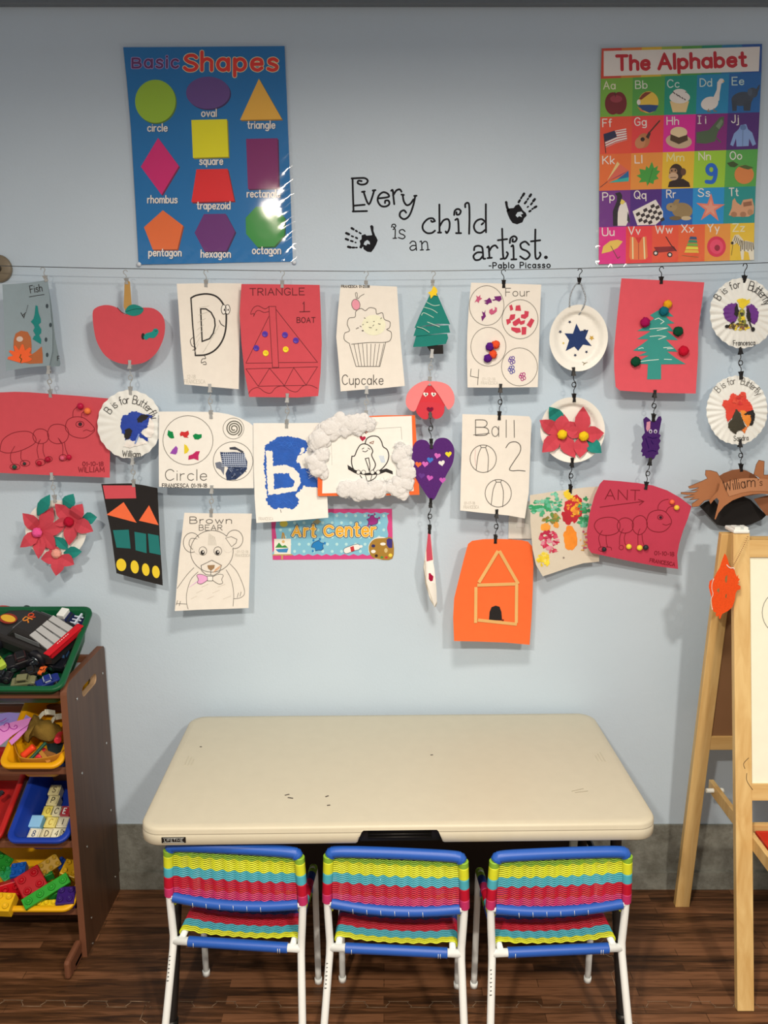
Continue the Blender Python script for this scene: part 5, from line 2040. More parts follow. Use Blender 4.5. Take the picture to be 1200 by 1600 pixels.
bi.poly(heart(625, 244, 18, .1), M('B01C3A', 'ink'), 3)
bi.line(heart(645, 200, 15, .1), 4, M('6A3A30', 'ink'), 3, closed=True)
bi.poly(heart(648, 202, 11, .1), M('B87A6A', 'ink'), 3)
for k in range(4):
    bi.line([(722 + k * 8, 345), (736 + k * 6, 385)], 3, M('A8C0D8', 'ink'), 3)
bi.build('bird_print', bd1, 'white inner sheet with two outlined birds on a branch')


def cotton(pts, seed):
    rnd = random.Random(seed)
    mb = MB()
    m_ = M('EADFD0', 'felt')
    for x, y, r in pts:
        for k in range(4):
            a = rnd.random() * 6.28
            q = rnd.random() * r * .55
            cpos = bd_.at((x + q * math.cos(a), y + q * math.sin(a)))
            rr = r * .00047 * (.62 + .35 * rnd.random())
            bm = bmesh.new()
            bmesh.ops.create_icosphere(bm, subdivisions=4, radius=rr)
            s_ = rnd.random() * 50
            for v in bm.verts:
                n_ = v.co.normalized()
                v.co *= 1 + .26 * noise.noise(n_ * 1.6 + Vector((s_, 0, 0))) + .04 * noise.noise(n_ * 6 + Vector((s_, 3, 0))) + .06 * noise.noise(n_ * 17 + Vector((s_, 3, 0)))
                v.co.y *= .28
            mb.bm(bm, m_, cpos + Vector((0, -rr * .25, 0)), None, True)
        for k in range(34):                 # loose fibres
            a = rnd.random() * 6.28
            q = r * (.5 + .45 * rnd.random())
            c0 = bd_.at((x + q * math.cos(a), y + q * math.sin(a))) + Vector((0, -.004 - .006 * rnd.random(), 0))
            d1 = Vector((rnd.random() - .5, (rnd.random() - .5) * .5, rnd.random() - .5)) * .016
            d2 = Vector((rnd.random() - .5, (rnd.random() - .5) * .5, rnd.random() - .5)) * .012
            mb.tube([c0 - d1, c0 - d1 * .3 + d2 * .4, c0 + d1 * .4 + d2, c0 + d1], .00028, m_, 3, caps=False)
    return mb


for seed, pts in enumerate(([(450, 180, 60), (500, 160, 55), (560, 150, 60), (620, 150, 50), (520, 195, 45), (590, 190, 45), (670, 160, 40)], [(400, 190, 45), (375, 250, 60), (350, 290, 45), (385, 330, 50), (365, 390, 55), (350, 430, 50), (385, 445, 35)],
                            [(530, 545, 50), (580, 550, 55), (640, 545, 55), (700, 545, 55), (750, 525, 50), (800, 515, 45), (600, 575, 30)], [(845, 340, 50), (880, 320, 40), (860, 390, 50), (880, 440, 55), (860, 490, 55), (850, 550, 50), (900, 480, 35), (840, 290, 30)])):
    cotton(pts, seed).build('cotton_cloud', bd1, 'fluffy white cotton wool')
link('silver', (573, 607), cu, 'the cupcake page', (572, 650), bd_, 'the orange bird card')

# ---- column 6: tree, dog, heart, card seen edge on
tr_ = Art(curl(645, 705, 445, 555, .052, l=.006, r=.01), L2, 8)
GT = M('1E7A6A', 'paper')
tr_.sheet([(998, 450), (1096, 446), (1098, 498), (1030, 500)], BLKP)
tree1 = tr_.build('paper_tree', None, 'small green paper tree with a yellow star and no backing sheet', 'paper craft', 'art hanging from the wire')
for k, pts in enumerate(([(938, 392), (920, 458), (1000, 455), (1112, 440), (1126, 405), (1120, 380)], [(940, 340), (922, 395), (1000, 388), (1060, 380), (1138, 374), (1128, 330)], [(1020, 150), (1060, 145), (1138, 325), (1060, 322), (1000, 330), (928, 348), (960, 270)])):
    q = Art(lambda x, y, k=k: tr_.off(x, y) + .003 * (k + 1), L2, 8)
    q.sheet(pts, GT)
    gl = M('B8C8B0', 'gloss')
    if k == 2:
        for a in ([(1000, 195), (1040, 215), (1075, 212)], [(985, 225), (1030, 238), (1062, 258)], [(970, 272), (985, 258), (1040, 285)], [(1005, 312), (1050, 330), (1075, 340)], [(945, 340), (980, 350), (1015, 372)]):
            q.line(a, 4, gl, 3, sm=True)
    q.build('branch_tier', tree1)
q = Art(lambda x, y: tr_.off(x, y) + .013, L2)
q.sheet([(1040, 100), (1058, 115), (1064, 132), (1056, 150), (1064, 158), (1042, 155), (1024, 176), (1020, 152), (1006, 140), (1026, 130)], YELP)
q.build('star', tree1, 'yellow paper star')
hang('silver', (677, 424), (676, 444), tr_, 'the small green tree')

dg = Art(curl(635, 710, 595, 655, .058, r=.004), L2, 8)
PKL = M('EE827C', 'paper')
dg.sheet([(1005, 662), (1030, 662), (1068, 735), (1108, 795), (1100, 830), (1072, 850), (1045, 868), (1025, 878), (1000, 868), (960, 850), (940, 820), (945, 790), (975, 730)], M('D8383E', 'paper'))
DP = Art(dg.off, L3, 8)
for x in (994, 1040):
    dg.poly(heart(x, 736, 15, .1), WP2, 3)
    dg.ell(x + 2, 736, 4, 6, BK, 4)
dog1 = dg.build('paper_dog', None, 'small red paper dog face with pink ears, below the small green tree', 'paper craft', 'art hanging from the wire')
for pts in ([(1018, 662), (975, 660), (920, 690), (885, 735), (878, 790), (900, 826), (930, 835), (950, 795), (985, 715)], [(1018, 662), (1075, 662), (1130, 685), (1160, 735), (1160, 790), (1130, 825), (1108, 800), (1075, 745), (1042, 700)]):
    q = Art(lambda x, y: dg.off(x, y) + .003, L2, 8)
    q.poly(smooth(pts, True, 4), PKL, 1, th=.0005)
    q.build('ear', dog1, 'pink paper ear')
q = Art(lambda x, y: dg.off(x, y) + .0022, L3, 8)
q.sheet(smooth([(945, 40), (940, 90), (970, 125), (1000, 132), (1025, 112), (1050, 130), (1085, 118), (1104, 80), (1090, 45), (1020, 30)], True, 4), M('D43A42', 'paper'))
q.poly(heart(1020, 75, 20), M('8A1A3A', 'felt'), 3)
q.line([(1008, 66), (1032, 72)], 2, BK, 4)
q.build('muzzle', dog1, 'red muzzle with a dark heart nose')
link('silver', (675, 550), tr_, 'the small green tree', (671, 598), dg, 'the red dog face')

hr = Art(curl(645, 708, 684, 782, .074, l=.002, r=.004), L3, 8)
hr.poly(smooth([(1030, 292), (1000, 258), (960, 252), (928, 275), (915, 320), (915, 400), (935, 470), (975, 540), (1010, 592), (1030, 606), (1050, 592), (1075, 540), (1120, 450), (1152, 390), (1162, 330), (1155, 285), (1125, 248), (1085, 240), (1052, 255)], True, 4), M('5A2C6C', 'felt'), 0, th=.002)
hr1 = hr.build('foam_heart', None, 'purple foam heart dotted with small coloured hearts', 'paper craft', 'art hanging from the wire')
for x, y, h, a in ((1063, 345, 'DC6CB4', .2), (1128, 336, 'F0D834', -.1), (1020, 370, '4A7AC0', .1), (991, 394, 'DC6CB4', .1), (951, 396, 'F2703C', .1), (1088, 388, 'F0E4D8', -.2), (970, 462, '6A3C84', .1), (1018, 475, 'D060B0', .2), (1093, 488, 'D060B0', 0)):
    q = Art(hr.off, L3, 8)
    q.poly(heart(x, y, 19, a), M(h, 'felt'), 1, th=.0)
    q.build('heart_sticker', hr1)
link('black', (672, 643), dg, 'the red dog face', (674, 696), hr, 'the purple foam heart')

cd_ = Art(curl(662, 686, 828, 950, .055, l=.012, r=.02), L3, 5)
cd_.sheet([(1010, 790), (1022, 800), (1040, 960), (1035, 985), (1046, 1010), (1058, 1130), (1060, 1200), (1046, 1228), (1015, 1170), (996, 1080), (984, 1000), (992, 920), (1002, 850)], M('EADCC8', 'paper'))
cd_.poly([(1008, 796), (1022, 804), (1036, 955), (1000, 965), (998, 900)], M('C84A58', 'paper'), 2)
cd_.poly([(1000, 965), (1036, 958), (1046, 1010), (1052, 1095), (1030, 1090), (1008, 1080)], M('F4EADC', 'paper'), 2)
cd_.poly([(1012, 1035), (1022, 1032), (1028, 1042), (1040, 1052), (1036, 1078), (1022, 1082), (1012, 1068)], M('A81838', 'felt'), 3)
cd_.line([(990, 960), (998, 1090), (1040, 1215)], 4, M('C8B9A0', 'ink'), 3)
cdo = cd_.build('folded_card', None, 'narrow red and cream folded card seen almost edge on, below the purple heart', 'paper craft', 'art hanging from the wire')
q = Art(lambda x, y: cd_.off(x, y) - .012, L3, 5)
q.sheet([(1004, 830), (1020, 960), (1050, 1090), (1062, 1210), (1048, 1236), (1020, 1190), (992, 1100), (980, 1000)], M('D8C8B0', 'paper'))
q.build('back_leaf', cdo, 'cream back leaf')
link('black', (673, 783), hr, 'the purple foam heart', (671, 830), cd_, 'the narrow folded card')

# ---- column 7: Four, Ball, stick house
fo = Art(curl(730, 845, 443, 605, .050, l=.012, r=-.006, b=.004), L4, 12)
fo.sheet([(205, 96), (400, 102), (560, 106), (692, 110), (684, 300), (676, 550), (668, 822), (500, 824), (340, 825), (180, 824), (176, 600), (178, 450), (190, 250)], WP)
fo.text('Four', 445, 190, 55, 4.5, BL, W=165)
fo.ring(313, 255, 120, 138, 3.5, PEN)
fo.ring(545, 350, 125, 136, 3.5, PEN)
fo.ring(325, 541, 122, 135, 3.5, PEN)
fo.ring(541, 681, 125, 132, 3.5, PEN)
fo.line([(205, 695), (200, 745), (256, 757)], 4, BL)
fo.line([(258, 698), (250, 806)], 4, BL)
fo.text('FRANCESCA', 275, 802, 20, 2, FAINT, W=115)
fo.text('01-12-18', 282, 774, 18, 2, FAINT, W=90)
fo1 = fo.build('four_page', None, 'white page with four circles and the word Four', 'drawing', 'art hanging from the wire')
S1, S2 = M('D0607C', 'felt'), M('7A2E6E', 'felt')
for pts, m_ in (([(228, 235), (245, 205), (240, 185), (255, 195), (270, 180), (268, 200), (282, 205), (262, 222), (258, 238), (244, 225)], S1), ([(295, 235), (315, 232), (292, 222), (315, 215), (332, 200), (345, 215), (350, 235), (330, 238), (318, 250)], S2),
                ([(350, 215), (372, 210), (365, 192), (395, 190), (412, 188), (418, 212), (400, 228), (378, 218), (358, 222)], S2), ([(275, 330), (288, 325), (280, 295), (295, 305), (305, 285), (302, 310), (308, 330), (295, 345), (282, 365)], S2),
                ([(332, 285), (352, 275), (358, 292), (372, 280), (368, 265), (384, 270), (384, 295), (365, 312), (345, 320), (330, 305)], S1)):
    q = Art(fo.off, L4, 12)
    q.poly(pts, m_, 3)
    q.build('sticker', fo1)
for pts in ([(470, 256), (488, 248), (498, 282), (478, 292)], [(516, 256), (545, 252), (552, 292), (512, 290)], [(478, 318), (512, 315), (508, 345), (485, 360), (470, 345)], [(448, 352), (476, 346), (482, 372), (455, 390)], [(492, 370), (540, 338), (552, 368), (515, 398), (498, 392)],
            [(576, 292), (606, 296), (602, 330), (580, 348), (550, 340), (552, 318), (575, 315)], [(556, 362), (580, 356), (576, 380), (550, 390), (535, 375)], [(622, 342), (645, 358), (618, 410), (590, 390)], [(484, 405), (545, 412), (552, 440), (520, 446), (484, 425)], [(556, 404), (590, 404), (586, 455), (556, 458)]):
    q = Art(fo.off, L4, 12)
    q.poly(pts, M('CC4050', 'paper'), 3)
    q.build('paper_square', fo1)
for x, y, h in ((372, 527, 'F0532C'), (332, 541, '5A1E78'), (354, 594, 'F0532C'), (318, 620, '5A1E78')):
    pom(fo, (x, y), 28, M(h, 'felt'), 'pompom', fo1, ('orange' if h[0] == 'F' else 'purple') + ' pompom', rough=.14)
for x, y, h in ((486, 635, '6A4A98'), (484, 700, '54509A'), (560, 748, 'B83A78')):
    q = Art(fo.off, L4, 12)
    for dx, dy in ((-14, 0), (12, -12), (0, 14), (16, 8), (-6, -10)):
        q.ring(x + dx * .9, y + dy * 1.3, 9, 11, 5, M(h, 'felt'), 3)
    q.build('sticker', fo1)
hang('black', (787, 421), (787, 446), fo, 'the four circle page')

ba = Art(curl(720, 830, 650, 808, .056, l=.006, r=-.016, b=.008), L5, 10)
ba.sheet([(130, 108), (280, 112), (420, 116), (548, 122), (562, 150), (556, 300), (550, 450), (545, 600), (520, 760), (420, 742), (250, 725), (116, 710), (120, 500), (126, 300)], WP)
ba.text('B', 212, 242, 98, 5, BL, W=82)
ba.line([(200, 238), (300, 228)], 4, BL)
ba.text('a', 314, 248, 100, 4.5, BL)
ba.line([(404, 145), (404, 254)], 4.5, BL)
ba.line([(453, 147), (455, 254)], 4.5, BL)
for cx, cy, r in ((260, 387, 84), (354, 603, 84)):
    ba.ring(cx, cy, r - 2, r + 2, 4, BL)
    ba.line([(cx - 20, cy - 84), (cx - 12, cy - 70), (cx + 15, cy - 70), (cx + 22, cy - 84)], 4, BL)
    ba.line([(cx - 12, cy - 70), (cx - 32, cy - 20), (cx - 44, cy + 72)], 4, BL, sm=True)
    ba.line([(cx + 15, cy - 70), (cx + 32, cy - 10), (cx + 28, cy + 84)], 4, BL, sm=True)
ba.line([(402, 318), (425, 288), (465, 282), (492, 305), (490, 345), (455, 400), (425, 450), (440, 462), (480, 460), (522, 464)], 5, BL, sm=True)
ba.line([(212, 330), (208, 380), (214, 430)], 4, M('DCB8AC', 'ink'))
ba.text('FRANCESCA', 138, 698, 18, 2.5, FAINT, W=95)
ba.text('01-17-18', 142, 672, 16, 2.5, FAINT, W=66)
ba1 = ba.build('ball_drawing', None, 'white page with two beach balls and a large figure 2', 'drawing', 'art hanging from the wire')
link('black', (782, 604), fo, 'the four circle page', (780, 652), ba, 'the two ball page')

ho = Art(curl(708, 832, 842, 1008, .055, l=.014, r=-.016, b=.014), L5, 10)
ho.sheet([(165, 920), (190, 900), (260, 890), (340, 888), (420, 890), (500, 896), (540, 905), (566, 935), (574, 1050), (570, 1200), (562, 1380), (550, 1550), (400, 1536), (240, 1530), (78, 1526), (72, 1380), (78, 1260), (110, 1130), (140, 1010)], ORP)
ho1 = ho.build('house_craft', None, 'orange page with a house made of craft sticks', 'paper craft', 'art hanging from the wire')
dr = Art(ho.off, L5, 10)
dr.poly([(296, 1395), (300, 1345), (312, 1315), (338, 1305), (362, 1312), (374, 1345), (378, 1398)], BLKP, 2)
dr.ell(382, 1396, 8, 6, M('7A2A1C', 'felt'), 3)
dr.build('paper_door', ho1, 'black paper door')
STK = M('E0A860', 'wood')
for a, b in (((232, 1160), (352, 962)), ((360, 962), (478, 1168)), ((222, 1176), (478, 1168)), ((214, 1188), (212, 1412)), ((468, 1172), (466, 1412)), ((226, 1394), (470, 1420))):
    mb = MB()
    mb.bar(ho.at(a) + Vector((0, -.0022, 0)), ho.at(b) + Vector((0, -.0022, 0)), .0095, .0022, STK, Vector((0, 1, 0)).cross((ho.at(b) - ho.at(a)).normalized()) * 0 + Vector((0, 1, 0)), bev=.0006)
    mb.build('craft_stick', ho1)
link('black', (776, 800), ba, 'the two ball page', (774, 845), ho, 'the orange house page')

# ---- column 8: star plate, poinsettia plate, dabbed painting
sp_ = Art(plate(904, 528, 46, 52, .050, tilt=(.004, .0)), L4, 4)
sp_.ell(952, 480, 203, 232, PLT, 0, n=48, th=.0012, rot=.12)
sp1 = sp_.build('star_plate', None, 'paper plate with a dark blue glitter star and small stars', 'paper craft', 'art hanging from the wire')


def star(cx, cy, r, r2, n=5, a0=-math.pi / 2):
    return [(cx + (r if k % 2 == 0 else r2) * math.cos(a0 + math.pi * k / n), cy + (r if k % 2 == 0 else r2) * math.sin(a0 + math.pi * k / n)) for k in range(2 * n)]


q = Art(sp_.off, L4, 6)
q.poly([(936, 380), (962, 432), (1020, 424), (998, 482), (1042, 536), (982, 526), (948, 570), (922, 540), (862, 570), (886, 496), (854, 448), (912, 450)], M('2E3E66', 'felt'), 3)
q.build('glitter_star', sp1, 'large dark blue star')
for x, y, r, h in ((890, 369, 13, '28304A'), (824, 437, 14, '28304A'), (928, 600, 13, '28304A'), (1006, 577, 12, '28304A'), (994, 430, 14, '28304A'), (1042, 480, 20, 'C89A3A'), (846, 516, 10, 'D8B85A')):
    q = Art(sp_.off, L4, 6)
    q.poly(star(x, y, r, r * .45, 5, .3), M(h, 'gloss'), 3)
    q.build('small_star', sp1)
q = Art(sp_.off, L4, 6)
q.line([(978, 648), (995, 658), (1010, 650), (992, 656), (985, 668)], 5, M('8A7A5A', 'ink'), 3)
q.build('gold_mark', sp1)
mb = MB()
pts = smooth([sp_.at((888, 262)) + Vector((0, -.002, 0)), sp_.at((890, 200)) + Vector((0, -.003, 0)), sp_.at((915, 135)), P(905, 441, WALL - .052 - OUT), sp_.at((985, 150)), sp_.at((1000, 205)), sp_.at((985, 260)) + Vector((0, -.003, 0)), sp_.at((955, 315)) + Vector((0, -.002, 0))], seg=6)
mb.tube(pts, .0018, M('9A9A96', 'felt'), 6)
rn = random.Random(5)
for p in pts[::2]:
    mb.ball(Vector(p), .0026, M('B4B4B0', 'felt'), sub=1, rough=.3)
mb.build('hanger', sp1, 'silver fuzzy wire hanger')
cl_ = Art(.052 + OUT, (0, 0, 1))
hang('black', (906, 420), (905, 441), cl_, 'the star plate')

pf = Art(plate(894, 671, 50, 51, .048), L5, 4)
pf.ell(819, 207, 202, 205, PLT, 0, n=48, th=.0012)
pf1 = pf.build('poinsettia_plate', None, 'paper plate with two red flowers with yellow centres', 'paper craft', 'art hanging from the wire')
petals(pf, 760, 180, [((672, 62), 92)], GRP, 8, pf1, 'leaf')
petals(pf, 900, 262, [((1000, 352), 88)], GRP, 8, pf1, 'leaf')
petals(pf, 745, 232, [((612, 146), 92), ((765, 108), 100), ((870, 168), 96), ((835, 382), 96), ((628, 348), 100)], RF, 14, pf1)
petals(pf, 878, 242, [((885, 60), 100), ((1016, 226), 104), ((865, 382), 96), ((770, 200), 80)], RF, 20, pf1)
for x, y in ((746, 232), (878, 242)):
    pom(pf, (x, y), 30, M('F2C420', 'felt'), 'pompom', pf1, 'yellow pompom', lift=.008)
link('black', (896, 578), sp_, 'the star plate', (897, 624), pf, 'the two flower plate')

pt = Art(curl(826, 935, 760, 900, .040, l=.022, r=-.004), L5, 10)
pt.sheet([(552, 615), (650, 600), (800, 578), (900, 566), (985, 560), (985, 800), (985, 1030), (886, 1040), (800, 1065), (700, 1100), (632, 1122), (590, 1050), (568, 950), (556, 800)], M('D8C6AA', 'paper'))


def dabs(a, cx, cy, rx, ry, hexes, n, seed, size=14):
    rnd = random.Random(seed)
    for k in range(n):
        r, t = math.sqrt(rnd.random()), rnd.random() * 6.283
        a.blob(cx + rx * r * math.cos(t), cy + ry * r * math.sin(t), size * (.5 + rnd.random()), size * (.4 + .8 * rnd.random()), M(hexes[k % len(hexes)], 'paint'), 2 + k % 4, .45, 11, seed * 100 + k)


dabs(pt, 610, 700, 55, 55, ['2E9A5E', '48A874', '7CC09A'], 26, 1)
dabs(pt, 700, 660, 55, 55, ['5CB488', '7CC4A0', '3E9E6A'], 26, 2, 12)
dabs(pt, 685, 760, 45, 30, ['8A7A34', 'A88A3A', '5E8A44'], 16, 3)
dabs(pt, 790, 610, 22, 28, ['F2D22C', 'F0C82A'], 8, 4)
pt.blob(828, 700, 62, 82, M('C4202C', 'paint'), 1, .16, 24, 9)
pt.blob(790, 750, 38, 46, M('BC1C2C', 'paint'), 1, .2, 20, 10)
dabs(pt, 830, 690, 42, 62, ['F0AC2A', 'E88A2A', 'D86A26'], 26, 5, 12)
pt.blob(805, 885, 44, 76, M('F28A24', 'paint'), 2, .12, 24, 11)
pt.blob(650, 815, 30, 28, M('F09A38', 'paint'), 2, .2, 18, 12)
pt.blob(716, 800, 18, 22, M('F09A38', 'paint'), 2, .2, 18, 13)
dabs(pt, 675, 890, 60, 52, ['C82848', 'D04660', 'B81E40', 'E08A94'], 30, 6, 14)
dabs(pt, 690, 960, 26, 20, ['C82848', 'D8606A'], 8, 7, 10)
dabs(pt, 645, 1015, 42, 48, ['F2D034', 'F4D860', 'EAC42C'], 22, 8)
dabs(pt, 900, 730, 45, 95, ['2A8A50', '3C9A62', '6AB48C'], 34, 14)
dabs(pt, 890, 900, 22, 70, ['D89A4A', 'C8566A', 'E0B070'], 16, 15, 9)
pt.ell(763, 1006, 6, 6, M('8A7A6A', 'ink'), 2)
pt1 = pt.build('dabbed_painting', None, 'cream page dabbed with green, red, orange and yellow paint', 'painting', 'art hanging from the wire')
link('black', (894, 720), pf, 'the two flower plate', (891, 767), pt, 'the dabbed paint page')

# ---- column 9: tree page, purple owl, ant page
ct = Art(curl(960, 1100, 435, 615, .052, l=.008, r=.0, b=.006), L6, 12)
ct.sheet([(182, 66), (350, 74), (560, 84), (758, 94), (745, 200), (728, 330), (715, 440), (714, 600), (706, 740), (698, 866), (550, 864), (400, 860), (240, 850), (170, 845), (142, 820), (132, 700), (130, 570), (150, 350)], M('DE545A', 'paper'))
ct1 = ct.build('tree_page', None, 'red page with a green paper fir tree and pompoms', 'paper craft', 'art hanging from the wire')
q = Art(ct.off, L6, 12)
q.poly([(430, 292), (465, 280), (500, 290), (545, 332), (490, 330), (515, 355), (552, 378), (498, 384), (520, 402), (545, 436), (498, 432), (540, 465), (575, 496), (492, 492), (540, 540), (572, 576), (500, 574), (560, 620), (630, 662), (458, 664), (458, 768), (360, 768), (366, 662), (296, 660), (320, 630), (372, 602), (298, 604), (360, 576), (262, 568), (330, 520), (370, 490), (290, 488), (350, 455), (385, 432), (290, 432), (350, 400), (380, 382), (350, 384), (410, 345), (380, 322)], M('3A9080', 'paper'), 3)
GLT = M('D8DCC8', 'gloss')
for pts in ([(415, 352), (440, 342), (478, 366), (455, 382)], [(378, 418), (440, 412), (505, 410), (430, 428)], [(380, 470), (440, 464), (492, 470), (440, 490)], [(300, 556), (325, 548), (335, 552)], [(475, 548), (520, 545), (542, 552), (500, 556)], [(310, 645), (370, 636), (440, 630)], [(480, 628), (530, 630)]):
    q.line(pts, 5, GLT, 4)
q.build('paper_fir', ct1, 'green paper fir tree with glitter')
for x, y, r, h, lab in ((496, 247, 29, 'F0A820', 'golden pompom'), (469, 294, 32, '1A6A74', 'teal pompom'), (340, 372, 33, 'A81650', 'magenta pompom'), (567, 435, 33, '144A30', 'dark green pompom'), (604, 570, 35, 'D01830', 'red pompom'), (274, 645, 33, '14482E', 'dark green pompom')):
    pom(ct, (x, y), r, M(h, 'felt'), 'pompom', ct1, lab, rough=.12)
hang('black', (1034, 417), (1033, 440), ct, 'the red fir tree page')

ow = Art(curl(1002, 1034, 650, 720, .052, l=.004, r=-.004), L7, 8)
PUR = M('482660', 'felt')
ow.sheet([(420, 60), (438, 44), (456, 56), (470, 72), (500, 70), (514, 44), (530, 40), (536, 60), (528, 100), (518, 150), (530, 162), (520, 180), (530, 195), (518, 215), (524, 240), (512, 258), (516, 278), (500, 284), (490, 305), (470, 318), (452, 302), (436, 304), (430, 288), (412, 292), (416, 270), (405, 262), (414, 240), (408, 215), (418, 195), (410, 170), (430, 145), (424, 100)], PUR, th=.0025)
ow.poly([(442, 78), (466, 72), (464, 118), (446, 138), (438, 120)], M('D8909C', 'felt'), 2)
for x in (466, 497):
    ow.ell(x, 136, 11, 13, M('C8B8C8', 'felt'), 2)
    ow.ell(x, 138, 5, 7, BK, 3)
for pts in ([(436, 180), (455, 240)], [(470, 195), (482, 215)], [(450, 170), (480, 180), (505, 175)], [(450, 262), (480, 255), (500, 262)]):
    ow.line(pts, 5, M('2E1450', 'felt'), 2)
ow1 = ow.build('foam_owl', None, 'small dark purple foam animal with pointed ears, below the fir tree page', 'paper craft', 'art hanging from the wire')
link('black', (1023, 613), ct, 'the red fir tree page', (1021, 655), ow, 'the purple foam animal')

a2 = Art(curl(917, 1080, 750, 890, .060, l=.016, r=.010, t=.0, b=-.006), L7, 10)
a2.sheet([(172, 440), (260, 446), (380, 458), (480, 474), (570, 505), (650, 550), (722, 605), (700, 680), (668, 760), (645, 840), (632, 910), (638, 996), (500, 978), (350, 950), (200, 918), (95, 895), (72, 860), (68, 760), (84, 650), (115, 540), (148, 465)], M('BE3A4C', 'paper'))
a2.text('ANT', 182, 560, 62, 5, MARK, W=215, rot=.03)
a2.line([(150, 610), (280, 592), (420, 574)], 4.5, MARK, sm=True)
a2.line([(390, 562), (424, 574), (396, 596)], 4.5, MARK)
for pts in ([(115, 730), (135, 690), (190, 673), (245, 680), (275, 715), (262, 765), (210, 785), (150, 778)], [(258, 722), (275, 688), (310, 676), (345, 690), (360, 720), (345, 758), (305, 772), (270, 758)], [(352, 720), (365, 680), (400, 662), (430, 675), (446, 715), (430, 760), (395, 782), (362, 760)],
            [(442, 700), (460, 648), (510, 628), (560, 640), (596, 690), (585, 730), (545, 762), (490, 762), (452, 740)]):
    a2.line(pts, 4, MARK, sm=True, closed=True)
a2.ring(527, 673, 17, 14, 4, MARK)
a2.ell(529, 674, 9, 9, M('2E1420', 'ink'))
for pts in ([(512, 628), (515, 598), (540, 570), (578, 560)], [(562, 640), (580, 612), (612, 602)], [(542, 715), (565, 722), (590, 712)], [(165, 755), (142, 800), (155, 860)], [(188, 785), (190, 830), (198, 858)], [(295, 745), (275, 790), (272, 845)], [(312, 770), (302, 800), (308, 840), (322, 850)],
            [(400, 745), (388, 780), (388, 850)], [(412, 775), (416, 815), (424, 845)], [(190, 858), (218, 862), (222, 878)]):
    a2.line(pts, 3.5, MARK, sm=True)
for x, y, rx, ry in ((165, 872, 24, 14), (283, 862, 14, 14)):
    a2.ring(x, y, rx, ry, 3.5, MARK)
a2.text('01-10-18', 490, 908, 24, 4, MARK, W=122, rot=.06)
a2.text('FRANCESCA', 460, 952, 22, 4, MARK, W=158, rot=.17)
an2 = a2.build('ant_drawing', None, 'red page with the word ANT, an arrow and an ant', 'drawing', 'art hanging from the wire')
for x, y, r, h, lab in ((596, 575, 16, 'F06A40', 'orange bead'), (624, 610, 17, 'ECBC3C', 'yellow bead'), (173, 870, 14, '2A2A2C', 'black bead'), (326, 853, 17, 'EAC63C', 'yellow bead'), (393, 860, 18, 'EAC63C', 'yellow bead'), (432, 858, 17, '2E3030', 'black bead')):
    pom(a2, (x, y), r, M(h, 'gloss'), 'bead', an2, lab, rough=0, flat=.9)
link('black', (1016, 719), ow, 'the purple foam animal', (1009, 761), a2, 'the red page with the word ANT')

# ---- column 10: two coffee filters and the brown paper hat
b1 = coffee_filter(L6, 1022, 308, 226, 243, .056, 26, .0042, seed=2)
b1.arctext('B is for', 1022, 310, 180, 180, 150, 92, 52, 4.5, BK)
b1.arctext('Butterfly', 1022, 310, 165, 170, 74, 18, 62, 4.5, BK)
PU2 = M('6A2A7E', 'paint')
b1.rough([(890, 280), (905, 258), (945, 240), (985, 238), (995, 290), (985, 350), (955, 385), (930, 368), (905, 350), (892, 320)], PU2, 2)
b1.rough([(1050, 260), (1085, 245), (1120, 270), (1138, 310), (1130, 360), (1105, 385), (1075, 370), (1052, 330)], PU2, 2)
b1.rough([(985, 215), (1015, 205), (1050, 215), (1075, 210), (1072, 240), (1045, 262), (1025, 285), (1000, 262)], M('F0CC28', 'paint'), 3)
b1.rough([(1005, 280), (1040, 285), (1035, 330), (1050, 370), (1055, 395), (1000, 398), (990, 350), (1002, 310)], M('8A8A34', 'paint'), 3)
dabs(b1, 1015, 330, 22, 40, ['F0CC28', '3A3A2C', 'B8A83A'], 14, 21, 10)
dabs(b1, 1000, 400, 70, 22, ['F0CC28', '8A5A34', 'D8B83A', '5A4A28'], 26, 22, 11)
b1.rough([(985, 240), (1000, 300), (985, 340), (968, 320), (972, 262)], BK, 3)
b1.rough([(1058, 262), (1075, 300), (1085, 370), (1062, 365), (1048, 320)], BK, 3)
b1.ell(915, 400, 14, 12, BK, 4)
b1.ell(1096, 420, 14, 16, BK, 4)
b1.line([(930, 395), (960, 370)], 10, BK, 4)
b1.line([(1085, 405), (1072, 372)], 10, BK, 4)
b1.text('Francesca', 960, 532, 34, 4, BK, W=150, rot=-.02)
b1.build('butterfly_filter', None, 'white coffee filter with a purple and yellow paint butterfly', 'paper craft', 'art hanging from the wire')
hang('black', (1164, 412), (1163, 440), b1, 'the purple butterfly filter')
K8 = (1020, 420, .175)
b2 = coffee_filter(K8, 752, 1262, 272, 308, .056, 30, .0034, seed=5)
b2.arctext('B is for', 752, 1262, 215, 235, 138, 92, 60, 5, PEN)
b2.arctext('Butterfly', 752, 1262, 215, 235, 80, 32, 60, 5, PEN)
RD2 = M('E0402C', 'paint')
b2.rough([(620, 1215), (632, 1175), (680, 1172), (700, 1120), (720, 1112), (745, 1130), (770, 1130), (790, 1095), (830, 1105), (838, 1160), (880, 1210), (895, 1262), (850, 1285), (760, 1280), (700, 1340), (672, 1370), (655, 1330), (652, 1265), (635, 1240)], RD2, 2)
b2.rough([(745, 1250), (780, 1290), (800, 1340), (830, 1410), (800, 1440), (760, 1445), (742, 1478), (700, 1450), (672, 1415), (672, 1380), (705, 1340)], M('3A3424', 'paint'), 3)
